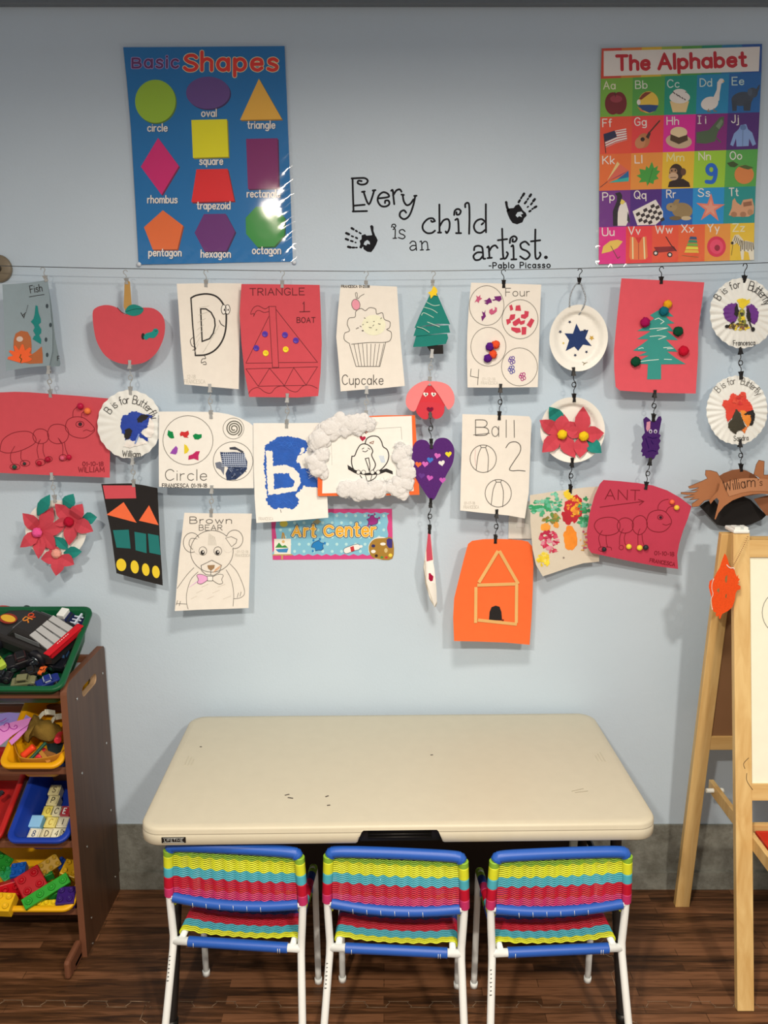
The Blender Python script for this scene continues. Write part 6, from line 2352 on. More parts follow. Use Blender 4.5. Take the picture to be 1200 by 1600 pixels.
b2.rough([(780, 1265), (812, 1262), (850, 1295), (905, 1325), (880, 1370), (850, 1410), (832, 1390), (800, 1340)], M('F08A2C', 'paint'), 3)
b2.rough([(812, 1300), (850, 1275), (895, 1258), (916, 1300), (905, 1350), (890, 1395), (862, 1400), (880, 1350), (870, 1300), (830, 1305)], BK, 4)
b2.rough([(790, 1440), (850, 1400), (835, 1440), (822, 1472)], M('E87A34', 'paint'), 3)
dabs(b2, 770, 1170, 60, 50, ['D8302C', 'E85038'], 14, 31, 16)
b2.text('Sandra', 725, 1536, 44, 5, PEN, W=128, rot=-.05)
b2.build('butterfly_filter', None, 'white coffee filter with a red, orange and black paint butterfly', 'paper craft', 'art hanging from the wire')
link('black', (1157, 545), b1, 'the purple butterfly filter', (1158, 589), b2, 'the red butterfly filter')

# brown paper hat: a band bent into a loop, hung by its back
M4 = (1050, 700, .175)
HB = M('A86A42', 'paper')
HB2 = M('8A5434', 'paper')


def hatoff(base, bulge):
    def f(x, y):
        u = min(1, abs((x - 1166) / 62))
        return OUT + base + bulge * math.sqrt(max(0, 1 - u * u))
    return f


hf = Art(hatoff(.062, .052), M4, 6)
hf.sheet([(345, 500), (372, 465), (400, 445), (420, 470), (380, 632), (388, 640), (415, 580), (465, 520), (540, 468), (630, 432), (720, 412), (800, 408), (930, 420), (930, 385), (857, 380), (800, 378), (720, 385), (620, 400), (540, 420), (500, 428), (520, 405), (455, 320), (440, 285), (412, 380), (330, 470)], HB, .0008)
hat = hf.build('paper_hat', None, 'brown paper hat with hand shaped side pieces, at the right edge above the easel', 'paper hat', 'art hanging from the wire')
q = Art(lambda x, y: OUT + .046 + .004 * math.sin((x - 1100) / 30), M4, 8)
q.sheet([(418, 252), (460, 225), (540, 195), (600, 188), (660, 200), (730, 235), (800, 300), (900, 330), (930, 380), (860, 400), (720, 420), (600, 440), (520, 430), (450, 400), (430, 300)], HB2)
q.build('back_band', hat, 'darker brown back of the band')
q = Art(hatoff(.066, .050), M4, 6)
q.sheet([(455, 318), (540, 285), (620, 272), (720, 268), (820, 275), (930, 290), (930, 392), (800, 384), (700, 386), (620, 400), (560, 418), (512, 432)], M('B67A52', 'paper'))
q.text('Willia', 470, 385, 92, 7, M('3E2414', 'ink'), W=190, rot=-.16)
q.text('m', 672, 345, 90, 7, M('3E2414', 'ink'), W=70, rot=.0)
q.text("'s", 770, 335, 60, 6, M('5A3A24', 'ink'))
q.build('name_strip', hat, 'tan strip with handwriting across the front')
q = Art(lambda x, y: OUT + .040 - .012 * (y - 790) / 40, M4, 8)
q.sheet([(245, 520), (300, 480), (372, 458), (420, 520), (500, 480), (560, 455), (640, 432), (700, 460), (780, 540), (845, 598), (800, 640), (700, 685), (590, 708), (480, 702), (400, 685), (330, 610)], BLKP)
q.build('lining', hat, 'black paper inside of the hat')
q = Art(lambda x, y: OUT + .064 + .010 * (x - 1180) / 20, M4, 8)
q.sheet([(730, 455), (860, 420), (930, 420), (930, 620), (840, 600), (790, 540)], HB2)
q.build('side_band', hat, 'brown right side of the band')
for pts, nm, lb_ in (([(455, 300), (400, 215), (345, 200), (300, 198), (296, 240), (316, 272), (255, 300), (145, 345), (155, 362), (235, 352), (235, 358), (160, 385), (232, 380), (200, 396), (80, 395), (80, 410), (140, 418), (200, 415), (100, 440), (112, 446), (200, 440), (150, 465), (240, 455), (175, 500), (180, 528), (240, 520), (290, 470), (380, 450), (425, 430), (450, 370)], 'paper_hand', 'brown paper hand with fingers at the left'),
                     ([(730, 235), (750, 150), (775, 108), (825, 118), (820, 240), (857, 240), (930, 230), (930, 340), (850, 320), (800, 280)], 'paper_hand', 'brown paper hand at the right')):
    q = Art(lambda x, y: OUT + .080 + .0 * x, M4)
    q.sheet(pts, HB, .0008)
    q.line(pts, 3, M('4A2C18', 'ink'), 2, closed=True)
    q.build(nm, hat, lb_)
hc = Art(.048 + OUT, (0, 0, 1))
link('black', (1156, 690), b2, 'the red butterfly filter', (1158, 733), hc, 'the brown paper hat')

# ------------------------------------------------------------------ posters
def lam(x0, x1, y0, y1, base, amp):
    def f(x, y):
        u, v = (x - x0) / (x1 - x0), (y - y0) / (y1 - y0)
        return base + amp * math.sin(u * 3 + v * 2)
    return f


def filmoff(x0, x1, y0, y1, under):
    """the clear film over a poster: lies just in front of it and ruffles at the rim"""
    def f(x, y):
        u, v = (x - x0) / (x1 - x0), (y - y0) / (y1 - y0)
        e = max(0, 1 - min(u, 1 - u, v, 1 - v) * 14)
        return under(x, y) + .0030 + .0012 * (.6 * math.sin(u * 5 + v * 3) + .4 * math.sin(v * 9 - u * 2)) + e * .0018 * math.sin(u * 70 + v * 95)
    return f


def film_mat():
    m = bpy.data.materials.new('clear_film')
    m.use_nodes = True
    nt = m.node_tree
    nt.nodes.remove(nt.nodes['Principled BSDF'])
    tr = nt.nodes.new('ShaderNodeBsdfTransparent')
    tr.inputs[0].default_value = (.97, .97, .97, 1)
    gl = nt.nodes.new('ShaderNodeBsdfGlossy')
    gl.inputs['Roughness'].default_value = .06
    fr = nt.nodes.new('ShaderNodeFresnel')
    fr.inputs[0].default_value = 1.5
    n = nt.nodes.new('ShaderNodeTexNoise')
    n.inputs['Scale'].default_value = 7
    bp = nt.nodes.new('ShaderNodeBump')
    bp.inputs['Strength'].default_value = .18
    bp.inputs['Distance'].default_value = .004
    tc = nt.nodes.new('ShaderNodeTexCoord')
    nt.links.new(tc.outputs['Object'], n.inputs['Vector'])
    nt.links.new(n.outputs[0], bp.inputs['Height'])
    nt.links.new(bp.outputs[0], gl.inputs['Normal'])
    mx = nt.nodes.new('ShaderNodeMixShader')
    nt.links.new(fr.outputs[0], mx.inputs[0])
    nt.links.new(tr.outputs[0], mx.inputs[1])
    nt.links.new(gl.outputs[0], mx.inputs[2])
    nt.links.new(mx.outputs[0], nt.nodes['Material Output'].inputs[0])
    return m


FILM = film_mat()
PG = 1.45


def pr(h, g=PG):
    return M(h, 'print', g)


Q1 = (180, 50, .25)
po = Art(lam(191, 458, 72, 412, .004, .0012), Q1, 14, lu=.00018)
po.sheet([(50, 95), (300, 94), (700, 91), (1058, 88), (1072, 400), (1088, 800), (1100, 1150), (1110, 1435), (800, 1440), (450, 1448), (160, 1453), (146, 1438), (128, 1100), (98, 600), (72, 300)], pr('0A6090'), .0004)


def shape(pts, h, hd):
    po.poly([(x + 7, y + 8) for x, y in pts], pr(hd), 1)
    po.poly(pts, pr(h), 2)


def oval(cx, cy, rx, ry, n=36):
    return [(cx + rx * math.cos(2 * math.pi * k / n), cy + ry * math.sin(2 * math.pi * k / n)) for k in range(n)]


shape(oval(251, 433, 127, 135), '88A428', '4E6A20')
shape(oval(580, 380, 137, 101), '5A3C70', '34224A')
shape([(898, 292), (1042, 545), (780, 550)], 'E09A38', '8A6020')
shape([(476, 550), (698, 545), (708, 780), (486, 787)], 'E8CC14', '8A7C14')
shape([(268, 662), (398, 838), (290, 1018), (160, 842)], 'BC1C5E', '6A143C')
shape([(508, 858), (702, 855), (745, 1056), (476, 1064)], 'CC2024', '7A1418')
shape([(818, 668), (1015, 664), (1022, 976), (830, 982)], '721C54', '44103A')
shape([(298, 1114), (424, 1210), (388, 1358), (235, 1360), (180, 1220)], 'E4602C', '8A3A1C')
shape([(555, 1138), (690, 1136), (750, 1248), (695, 1368), (558, 1372), (496, 1255)], '5E2460', '381440')
shape([(880, 1092), (1000, 1092), (1060, 1160), (1058, 1270), (995, 1340), (888, 1344), (818, 1262), (815, 1162)], '2E7E34', '164A20')
for st, x0, x1, yb in (('circle', 203, 325, 622), ('oval', 540, 632, 530), ('triangle', 828, 998, 604), ('square', 528, 672, 830), ('rhombus', 203, 387, 1070), ('trapezoid', 512, 718, 1108), ('rectangle', 825, 1030, 1034), ('pentagon', 210, 412, 1402), ('hexagon', 537, 720, 1410), ('octagon', 858, 1034, 1388)):
    po.text(st, x0 + 3, yb, 46, 7.5, pr('12304C'), 2, W=x1 - x0)
    po.text(st, x0, yb - 2, 46, 7.5, pr('E2E4E0'), 3, W=x1 - x0)
for m_, wd, lf in ((pr('A88AB0'), 19, 2), (pr('5A2450'), 13, 3)):
    po.text('B', 108, 222, 56, wd, m_, lf, W=52)
    po.text('asic', 185, 222, 80, wd, m_, lf, W=208, sp=.26)
for m_, wd, lf in ((pr('E8C890'), 30, 3), (pr('C82A20'), 22, 4)):
    po.text('S', 434, 238, 92, wd, m_, lf, W=76)
    po.text('hapes', 542, 238, 112, wd, m_, lf, W=470, sp=.24)
bp1 = po.build('basic_poster', None, 'blue laminated poster of ten named basic shapes', 'poster', 'posters on the wall')
fi = Art(filmoff(186, 460, 68, 415, po.off), Q1, 6)
fi.sheet([(22, 70), (300, 66), (560, 62), (1070, 66), (1085, 300), (1105, 700), (1120, 1100), (1135, 1452), (800, 1460), (400, 1468), (132, 1475), (110, 1100), (75, 600), (40, 250)], FILM, 0)
fi.build('laminate_film', bp1, 'clear plastic film with a glossy rim')
for x, y in ((150, 1452), (1120, 1440)):
    mb = MB()
    p = po.at((x, y))
    lathe(mb, [(0, 0), (.006, 0), (.006, .002), (.003, .005), (0, .0055)], p + Vector((0, -.001, 0)), M('D8D8D4', 'gloss'), 14, Matrix.Rotation(math.pi / 2, 3, 'X'))
    mb.build('push_pin', bp1, 'clear push pin')

Q2 = (920, 50, .2375)
al = Art(lam(932, 1195, 68, 415, .004, .0012), Q2, 14, lu=.00018)


def ql(x, y):
    """x 0..1 across, y in poster rows -> crop point"""
    return x, y


LX = [(108, 85), (308, 79), (560, 75), (805, 71), (1045, 68), (1285, 67), (1528, 65)]
RX = [(78, 1140), (265, 1136), (528, 1124), (770, 1112), (1015, 1098), (1255, 1090), (1500, 1085)]


def gp(u, r):
    """grid point: u across, r row boundary (0 top .. 6 bottom, fractions allowed)"""
    i = min(5, int(r))
    t = r - i
    ly, lx = [LX[i][k] + (LX[i + 1][k] - LX[i][k]) * t for k in (0, 1)]
    ry, rx = [RX[i][k] + (RX[i + 1][k] - RX[i][k]) * t for k in (0, 1)]
    return lx + (rx - lx) * u, ly + (ry - ly) * u


al.sheet([gp(0, 0), gp(.5, 0), gp(1, 0), gp(1, 1), gp(1, 2), gp(1, 3), gp(1, 4), gp(1, 5), gp(1, 6), gp(.5, 6), gp(0, 6), gp(0, 5), gp(0, 4), gp(0, 3), gp(0, 2), gp(0, 1)], pr('6E9A35'), .0004)
rain = ['C0402C', 'C8702C', 'C8A02C', '8A9A30', '4E8A38', '1E7A5A', '1E6A8A', '1E4A84']
for k, h in enumerate(rain):
    al.poly([gp(k / 8, 0), gp((k + 1) / 8, 0), gp((k + 1) / 8, 1), gp(k / 8, 1)], pr(h), 1)
al.poly([(98, 125), (600, 112), (1126, 96), (1119, 258), (600, 275), (98, 291)], pr('E8DAC2'), 2)
al.text('The', 186, 248, 90, 22, pr('B01E28'), 3, W=212, rot=-.02)
al.text('Alphabet', 462, 242, 92, 22, pr('B01E28'), 3, W=572, rot=-.035)
CC = [['6E9A35', '4F8F3C', '17836A', '1E7A9B', '1D5A8F'], ['D8472F', 'D23A38', 'C9237F', '7A1F66', '4A2262'], ['E8622C', 'EE8033', 'F0A52C', '8FB32F', '4F9440'], ['652A70', '47206A', '1E5596', '2080AE', '1F8077'], ['C72470', 'DC3838', 'DE4A30', 'E2582E', 'EC8435', 'F0A82E']]
U6 = [0, .174, .343, .512, .682, .846, 1]
for r, row in enumerate(CC):
    n = len(row)
    us = [k / 5 for k in range(6)] if n == 5 else U6
    for k, h in enumerate(row):
        al.poly([gp(us[k], r + 1), gp(us[k + 1], r + 1), gp(us[k + 1], r + 2), gp(us[k], r + 2)], pr(h), 1)
TXT = [('Aa', 98, 376, 'CCD8A0'), ('Bb', 308, 372, 'C4DCA8'), ('Cc', 518, 365, 'B8DCC8'), ('Dd', 733, 358, 'B8D8DC'), ('Ee', 944, 348, 'B4C8DC'), ('Ff', 92, 624, 'F4D8D0'), ('Gg', 302, 615, 'F4D0CC'), ('Hh', 515, 610, 'F4D0E0'), ('Ii', 726, 602, 'E8D0E0'), ('Jj', 940, 596, 'E0D4E4'),
       ('Kk', 92, 868, 'F8DCC4'), ('Ll', 305, 862, 'F8DCB4'), ('Mm', 515, 850, 'F4D488'), ('Nn', 725, 842, 'DCE8A8'), ('Oo', 930, 838, 'CCE0BC'), ('Pp', 92, 1108, 'ECE0F0'), ('Qq', 300, 1096, 'ECE4F4'), ('Rr', 513, 1090, 'E0E8F4'), ('Ss', 720, 1082, 'D8ECF4'), ('Tt', 925, 1078, 'D0E8E0'),
       ('Uu', 90, 1340, 'F8D4E4'), ('Vv', 262, 1332, 'F8D8D0'), ('Ww', 440, 1324, 'F8D8CC'), ('Xx', 612, 1318, 'F8D8C0'), ('Yy', 782, 1314, 'F8D8B4'), ('Zz', 948, 1312, 'F8DC9C')]
for st, x, y, h in TXT:
    W_ = 110 if st in ('Mm', 'Ww') else (45 if st in ('Ll', 'Ii', 'Jj') else (58 if st in ('Ff', 'Tt', 'Rr') else 76))
    al.text(st, x, y, 50, 7, pr(h), 3, W=W_, rot=-.02)
    if st == 'Ii':
        for q in (0, 50):
            al.line([(x - 8, y - q), (x + 12, y - q)], 6, pr(h), 3)


def ap_(h, *n, lift=3):
    al.rpoly(n, pr(h), lift)


def ae(h, cx, cy, rx, ry, lift=3, rot=0):
    al.ell(cx, cy, rx, ry, pr(h), lift, rot)


def aln(h, w_, *n, lift=4):
    al.line(list(zip(n[::2], n[1::2])), w_, pr(h), lift)


# A apple .. E elephant
ae('6A1A20', 158, 470, 52, 74); ae('6A1A20', 200, 468, 50, 74); ae('8A3038', 180, 440, 40, 24, 4); aln('3A2418', 5, 175, 425, 172, 396)
ae('D8A83C', 393, 462, 66, 72); ap_('7A3424', 350, 412, 372, 396, 415, 394, 380, 420, 345, 446, 330, 440, lift=4); ap_('23406E', 322, 480, 400, 478, 458, 482, 440, 518, 400, 532, 350, 512, lift=4); ap_('C8683C', 318, 490, 350, 512, 372, 530, 340, 520, lift=4); ae('E8E0D0', 328, 462, 12, 18, 5)
ap_('D8B078', 533, 455, 660, 455, 640, 528, 552, 528); ae('E8DCC8', 598, 430, 68, 40, 4); ae('E8DCC8', 598, 402, 48, 28, 4)
for k in range(14):
    ae('4A3A3A', 555 + (k * 37) % 90, 395 + (k * 23) % 55, 4, 4, 5)
ae('DCD2C8', 795, 470, 58, 44, 3, -.3); ap_('DCD2C8', 815, 440, 842, 380, 845, 330, 862, 310, 882, 318, 872, 340, 862, 400, 858, 450, 830, 470, lift=4); ae('E0D8D0', 872, 322, 18, 16, 5); ap_('D0A050', 884, 318, 894, 326, 880, 332, lift=6); aln('8A6A4A', 6, 788, 508, 782, 522, 800, 524); aln('8A6A4A', 6, 822, 505, 824, 520, 840, 522)
ae('3A4048', 1010, 440, 72, 46, 3, -.15); ae('40464E', 1078, 400, 34, 34, 4); ap_('3A4048', 1095, 385, 1118, 350, 1126, 345, 1122, 375, 1100, 420, lift=4); ap_('343A42', 940, 450, 975, 450, 972, 518, 945, 520, lift=4); ap_('343A42', 1015, 460, 1070, 455, 1062, 518, 1020, 518, lift=4); ae('4A525C', 1060, 395, 16, 24, 5)
# F flag .. J jacket
ap_('E4D8D0', 100, 690, 170, 650, 246, 634, 252, 710, 180, 730, 112, 760)
for k in range(5):
    aln('B03A3A', 6, 108, 756 - k * 17, 180, 724 - k * 17, 250, 706 - k * 15)
ap_('20243E', 96, 672, 170, 648, 186, 690, 108, 722, lift=5); aln('2A2420', 5, 100, 680, 112, 795)
ae('A8683C', 360, 715, 42, 50, 3, .3); ae('B4744A', 338, 728, 34, 40, 3, .4); ap_('3A2420', 375, 690, 395, 655, 408, 668, 392, 705, lift=4); aln('4A2C1E', 9, 400, 660, 466, 584); ae('2A1814', 354, 706, 14, 14, 5)
ae('B89A78', 592, 718, 86, 48, 3, .1); ae('D0B488', 592, 660, 56, 36, 4); ap_('4A3420', 538, 672, 592, 694, 648, 676, 652, 712, 592, 738, 535, 712, lift=5)
ap_('4A5A3E', 708, 660, 790, 645, 830, 600, 862, 562, 890, 556, 886, 610, 850, 655, 830, 720, 770, 735, 708, 730); ap_('6A7A5A', 835, 620, 872, 572, 884, 590, 858, 640, lift=4); aln('4A5A3E', 7, 830, 690, 868, 725)
ap_('7A90B4', 985, 640, 1000, 612, 1035, 606, 1048, 640, 1075, 662, 1100, 738, 1078, 750, 1055, 700, 1052, 750, 972, 754, 968, 700, 950, 752, 930, 742, 955, 668); ae('5A7094', 1016, 628, 20, 18, 4); aln('5A6E90', 4, 1014, 650, 1012, 750)
# K kite .. O orange
ap_('E8B070', 188, 852, 204, 870, 120, 980); ap_('C85A44', 204, 868, 262, 910, 120, 982); ap_('7A2E5E', 262, 910, 210, 945, 122, 984); ap_('1E5A84', 262, 912, 264, 955, 180, 975, lift=4); ap_('2E9A8A', 180, 972, 264, 955, 262, 982, 130, 992, lift=4); aln('4A2A30', 4, 122, 985, 75, 1022)
ap_('3E8A34', 385, 1015, 378, 985, 330, 990, 345, 965, 314, 945, 340, 935, 332, 900, 372, 908, 378, 880, 395, 898, 415, 852, 430, 895, 455, 880, 448, 910, 470, 915, 445, 945, 460, 965, 430, 975, 425, 1000, 395, 990); aln('2A6A24', 4, 392, 1000, 420, 900)
ae('33211A', 575, 925, 46, 58); ae('5A3A2A', 622, 920, 18, 24, 4); ap_('2A1A14', 520, 1022, 530, 985, 570, 970, 620, 965, 660, 990, 668, 1020, lift=3); ae('9A7250', 556, 915, 26, 20, 5); ae('B89472', 556, 950, 32, 26, 5); ae('1A1010', 546, 912, 5, 6, 6); ae('1A1010', 570, 910, 5, 6, 6); aln('3A2418', 4, 538, 958, 574, 956, lift=6)
al.ring(806, 905, 26, 30, 26, pr('1E5AA8'), 4); al.line([(836, 905), (832, 950), (815, 985), (775, 985)], 26, pr('1E5AA8'), 4, sm=True)
ae('C8763C', 1022, 938, 64, 62); ap_('4A5A2A', 985, 885, 1030, 874, 1085, 892, 1050, 905, 1020, 898, lift=4); ap_('3A4A24', 908, 862, 950, 850, 985, 872, 960, 890, 930, 886, lift=4)
# P penguin .. T train
ap_('E8DCC8', 205, 1130, 245, 1120, 262, 1180, 262, 1240, 245, 1275, 190, 1275, 188, 1200); ap_('1E1A20', 172, 1062, 205, 1052, 220, 1075, 215, 1125, 192, 1160, 188, 1275, 160, 1275, 158, 1180, 185, 1110, 186, 1080, lift=4); ap_('E8B450', 215, 1098, 240, 1115, 225, 1135, 205, 1128, lift=4); ap_('2A2A30', 255, 1180, 270, 1230, 268, 1262, 252, 1240, lift=4)
ap_('D8D0C4', 288, 1180, 440, 1102, 488, 1180, 488, 1225, 440, 1268, 320, 1272)
for i in range(6):
    for j in range(6):
        if (i + j) % 2 == 0:
            x, y = 308 + i * 24 + j * 8, 1195 + j * 20 - i * 13
            if y < 1250 and x < 470:
                ap_('2E2424', x, y, x + 24, y - 13, x + 32, y + 6, x + 8, y + 19, lift=4)
ae('8A7048', 615, 1175, 68, 52, 3, .1); ae('947A52', 545, 1152, 36, 28, 4); ap_('8A7048', 548, 1132, 570, 1102, 598, 1100, 592, 1122, 560, 1142, lift=5); ae('6A5434', 570, 1225, 40, 14, 4); ae('B8A078', 640, 1225, 34, 14, 4); ae('1A1410', 540, 1148, 4, 4, 6)
al.poly(star(800, 1160, 100, 36, 5, -math.pi / 2 + .05), pr('D8705A'), 3); al.poly(star(800, 1160, 62, 22, 5, -math.pi / 2 + .05), pr('E08A70'), 4)
ap_('C08A64', 920, 1205, 940, 1160, 945, 1110, 960, 1092, 972, 1120, 1000, 1140, 1015, 1105, 1075, 1095, 1088, 1150, 1085, 1195, 1050, 1215, 960, 1215); ae('9A6A4A', 955, 1200, 20, 18, 4); ae('9A6A4A', 1015, 1200, 20, 18, 4); ae('A87852', 1062, 1185, 18, 20, 4); ap_('8A5A3E', 1015, 1122, 1070, 1112, 1074, 1140, 1018, 1150, lift=4)
# U umbrella .. Z zebra
ap_('D0A848', 84, 1458, 95, 1410, 140, 1375, 190, 1366, 224, 1378, 190, 1420, 140, 1445); aln('4A3A20', 4, 145, 1408, 190, 1490, 205, 1478)
ap_('E06A38', 270, 1345, 305, 1352, 328, 1395, 352, 1350, 378, 1344, 388, 1480, 372, 1498, 275, 1498, 266, 1480); aln('F0C48A', 9, 288, 1352, 290, 1490); aln('F0C48A', 9, 362, 1352, 368, 1490); aln('8A2A24', 4, 328, 1395, 328, 1495); ap_('C02A28', 305, 1352, 352, 1350, 328, 1392, lift=4)
ap_('7A1A20', 428, 1415, 560, 1410, 580, 1440, 450, 1452); aln('2A1A1C', 6, 575, 1440, 540, 1400, 508, 1348); ae('2A2222', 440, 1455, 17, 17, 4); ae('D8D0C8', 440, 1455, 9, 9, 5); ae('2A2222', 533, 1465, 17, 17, 4); ae('D8D0C8', 533, 1465, 9, 9, 5)
for k, h in enumerate(('2A4A6A', '2E7A5A', '6A9A3A', 'D8C83A', 'E8A83A', 'D8502A')):
    y = 1345 + k * 22
    ap_(h, 668 - k * 8, y, 708 + k * 3, y + 3, 712 + k * 3, y + 20, 660 - k * 8, y + 18, lift=4)
aln('8A5A2A', 4, 615, 1470, 720, 1482)
ae('C42A44', 840, 1412, 62, 68); ae('D8405A', 840, 1412, 44, 48, 4); ae('8A1A30', 845, 1420, 18, 20, 5)
ap_('D8C8A8', 1000, 1400, 1030, 1372, 1085, 1385, 1088, 1500, 1060, 1500, 1050, 1450, 1022, 1440, 1018, 1498, 1004, 1498, 995, 1430); ap_('C8B898', 960, 1335, 985, 1332, 1010, 1360, 1030, 1390, 1000, 1420, 975, 1385, 955, 1400, 938, 1395, 945, 1365, lift=4)
for k in range(8):
    aln('2E2620', 5, 1002 + k * 11, 1372 + k * 2, 1000 + k * 12, 1440 - (k % 2) * 10, lift=5)
for k in range(5):
    aln('2E2620', 4, 965 + k * 10, 1342 + k * 8, 955 + k * 11, 1375 + k * 9, lift=5)
ae('2A221E', 944, 1388, 9, 10, 6); aln('4A3A20', 3, 948, 1400, 938, 1470)
alp = al.build('alphabet_poster', None, 'rainbow laminated alphabet poster at the top right', 'poster', 'posters on the wall')
fi = Art(filmoff(932, 1195, 66, 415, al.off), Q2, 6)
fi.sheet([(60, 80), (600, 62), (1168, 58), (1160, 400), (1140, 800), (1122, 1200), (1112, 1515), (600, 1530), (42, 1548), (46, 1200), (52, 800), (58, 400)], FILM, 0)
fi.build('laminate_film', alp, 'clear plastic film with a glossy rim')

# ------------------------------------------------------------------ Art Center sign
Q3 = (420, 785, 200 / 1200)
ac = Art(.0015, Q3, lu=.00015)
ac.sheet([(22, 150), (24, 62), (1155, 60), (1160, 300), (1158, 528), (600, 534), (38, 538), (30, 340)], M('D8447C', 'print'))
inner = []
for k in range(13):
    x = 70 + k * 85
    inner += [(x, 92), (x + 42, 104)]
inner += [(1108, 120), (1120, 180), (1108, 240), (1120, 300), (1108, 360), (1120, 420), (1110, 480)]
for k in range(13):
    x = 1092 - k * 85
    inner += [(x, 500), (x - 42, 484)]
inner += [(62, 420), (72, 330), (60, 240), (72, 160)]
ac.poly(inner, M('84BCC8', 'print'), 1)
rn = random.Random(2)
for j in range(6):
    for i in range(12):
        x, y = 110 + i * 88 + (44 if j % 2 else 0), 124 + j * 67
        if x < 1095:
            ac.ell(x, y, 14, 14, M('B8DCE2', 'print'), 2)


def splat(cx, cy, r, h):
    ac.blob(cx, cy, r, r * .85, M('2A3A5A', 'print'), 3, .30, 13, int(cx))
    ac.blob(cx, cy, r * .9, r * .75, M(h, 'print'), 4, .30, 13, int(cx))
    for a in (-2.2, -1.3, -.4, 2.3):
        ac.ell(cx + r * 1.3 * math.cos(a), cy + r * 1.2 * math.sin(a), r * .18, r * .24, M(h, 'print'), 4)


splat(975, 170, 50, 'A02C7C')
splat(460, 408, 54, '1C7CB4')
for m_, wd, lf in ((M('2A2C58', 'print'), 42, 3), (M('F4E4B0', 'print'), 30, 4), (M('EEA828', 'print'), 19, 5)):
    ac.text('A', 225, 310, 82, wd, m_, lf, W=68, rot=.05)
    ac.text('rt', 332, 316, 116, wd, m_, lf, W=100, sp=.28, rot=.05)
    ac.text('C', 522, 312, 90, wd, m_, lf, W=78)
    ac.text('enter', 636, 314, 124, wd, m_, lf, W=362, sp=.22)
ac.poly([(50, 342), (208, 340), (206, 490), (50, 490)], M('EFE4CC', 'print'), 6)
ac.poly([(60, 425), (95, 376), (125, 410), (152, 400), (182, 425)], M('3A8A3A', 'print'), 7)
ac.poly([(62, 440), (185, 430), (170, 470), (90, 468)], M('3A84B4', 'print'), 7)
ac.ell(136, 368, 14, 14, M('E0B070', 'print'), 7)
ac.line([(125, 342), (130, 285)], 12, M('C8923C', 'print'), 6)
ac.line([(150, 342), (138, 290)], 12, M('C8923C', 'print'), 6)
ac.line([(40, 492), (215, 490)], 12, M('C8A060', 'print'), 7)
ac.line([(125, 498), (125, 530)], 16, M('C8A060', 'print'), 6)
for m_, wd, lf in ((M('3A3A4A', 'print'), 60, 6), (M('F0E8DC', 'print'), 52, 7)):
    ac.line([(728, 452), (800, 425), (830, 418)], wd, m_, lf)
ac.line([(845, 416), (868, 412)], 24, M('F0E8DC', 'print'), 7)
ac.poly([(762, 420), (795, 408), (804, 452), (772, 464)], M('C83034', 'print'), 8)
ac.ell(1050, 430, 118, 108, M('EFE4D0', 'print'), 6)
ac.poly(smooth([(1158, 340), (1080, 335), (990, 345), (942, 400), (945, 470), (990, 522), (1158, 526)], True, 4), M('A87A2C', 'print'), 7)
for x, y, rx, ry, h in ((980, 408, 18, 15, '2A2A5A'), (980, 460, 22, 16, 'F2E8D0'), (1008, 500, 15, 14, '3A2418'), (1070, 390, 26, 14, 'F2E8D0'), (1060, 515, 14, 10, '3A8A3A'), (1102, 516, 14, 10, 'C83034'), (1140, 495, 18, 16, 'F0D048'), (1098, 450, 16, 22, 'D8B878')):
    ac.ell(x, y, rx, ry, M(h, 'print'), 8)
ac.poly([(1104, 350), (1125, 335), (1158, 345), (1158, 425), (1125, 428), (1106, 400)], M('3C2C74', 'print'), 8)
ac.ell(140, 200, 38, 30, M('E8D050', 'print'), 4)
ac.poly([(410, 185), (455, 155), (492, 180), (455, 208)], M('B8A878', 'print'), 4)
ac.build('art_center_sign', None, 'turquoise dotted sign with a pink scalloped border, below the bird card', 'sign')

# ------------------------------------------------------------------ vinyl lettering on the wall
QD = (520, 250, .3)
VB = M('16161A', 'paper')


def word(name, lab, strokes, wd=10, extra=None):
    a = Art(.0004, QD, lu=.0002)
    for k, s_ in enumerate(strokes):
        a.line(s_, wd, VB, 0, sm=len(s_) > 2)
    if extra:
        extra(a)
    a.build(name, None, lab, 'wall decal', 'black vinyl lettering on the wall')


word('wall_lettering', 'black curly word Every, the first word of the wall lettering', [
    [(103, 95), (105, 180), (108, 268)], [(98, 96), (140, 94), (168, 95), (182, 108), (172, 124), (148, 128), (130, 120), (134, 108), (150, 110)], [(108, 238), (166, 233)], [(104, 268), (178, 266)],
    [(152, 166), (166, 164)], [(160, 165), (188, 230), (216, 158)], [(208, 159), (222, 157)],
    [(236, 200), (290, 192), (285, 175), (262, 168), (240, 185), (234, 212), (250, 238), (275, 242), (294, 230), (290, 212), (274, 212), (272, 224)],
    [(304, 160), (312, 158), (316, 195), (320, 230)], [(314, 185), (330, 160), (348, 153), (358, 165)],
    [(358, 180), (370, 182)], [(364, 181), (370, 215), (385, 235), (404, 228), (420, 205)], [(430, 186), (418, 240), (398, 290), (372, 308), (350, 294), (352, 272), (370, 262), (382, 274)], [(424, 187), (436, 186)]])
word('wall_lettering', 'small black curly word is, second word of the wall lettering', [
    [(314, 362), (325, 361), (324, 408)], [(314, 408), (332, 407)], [(306, 350), (310, 337), (322, 335), (328, 344), (320, 352), (314, 347)],
    [(376, 372), (364, 362), (348, 368), (350, 382), (368, 390), (376, 400), (364, 410), (342, 404)]], 6)
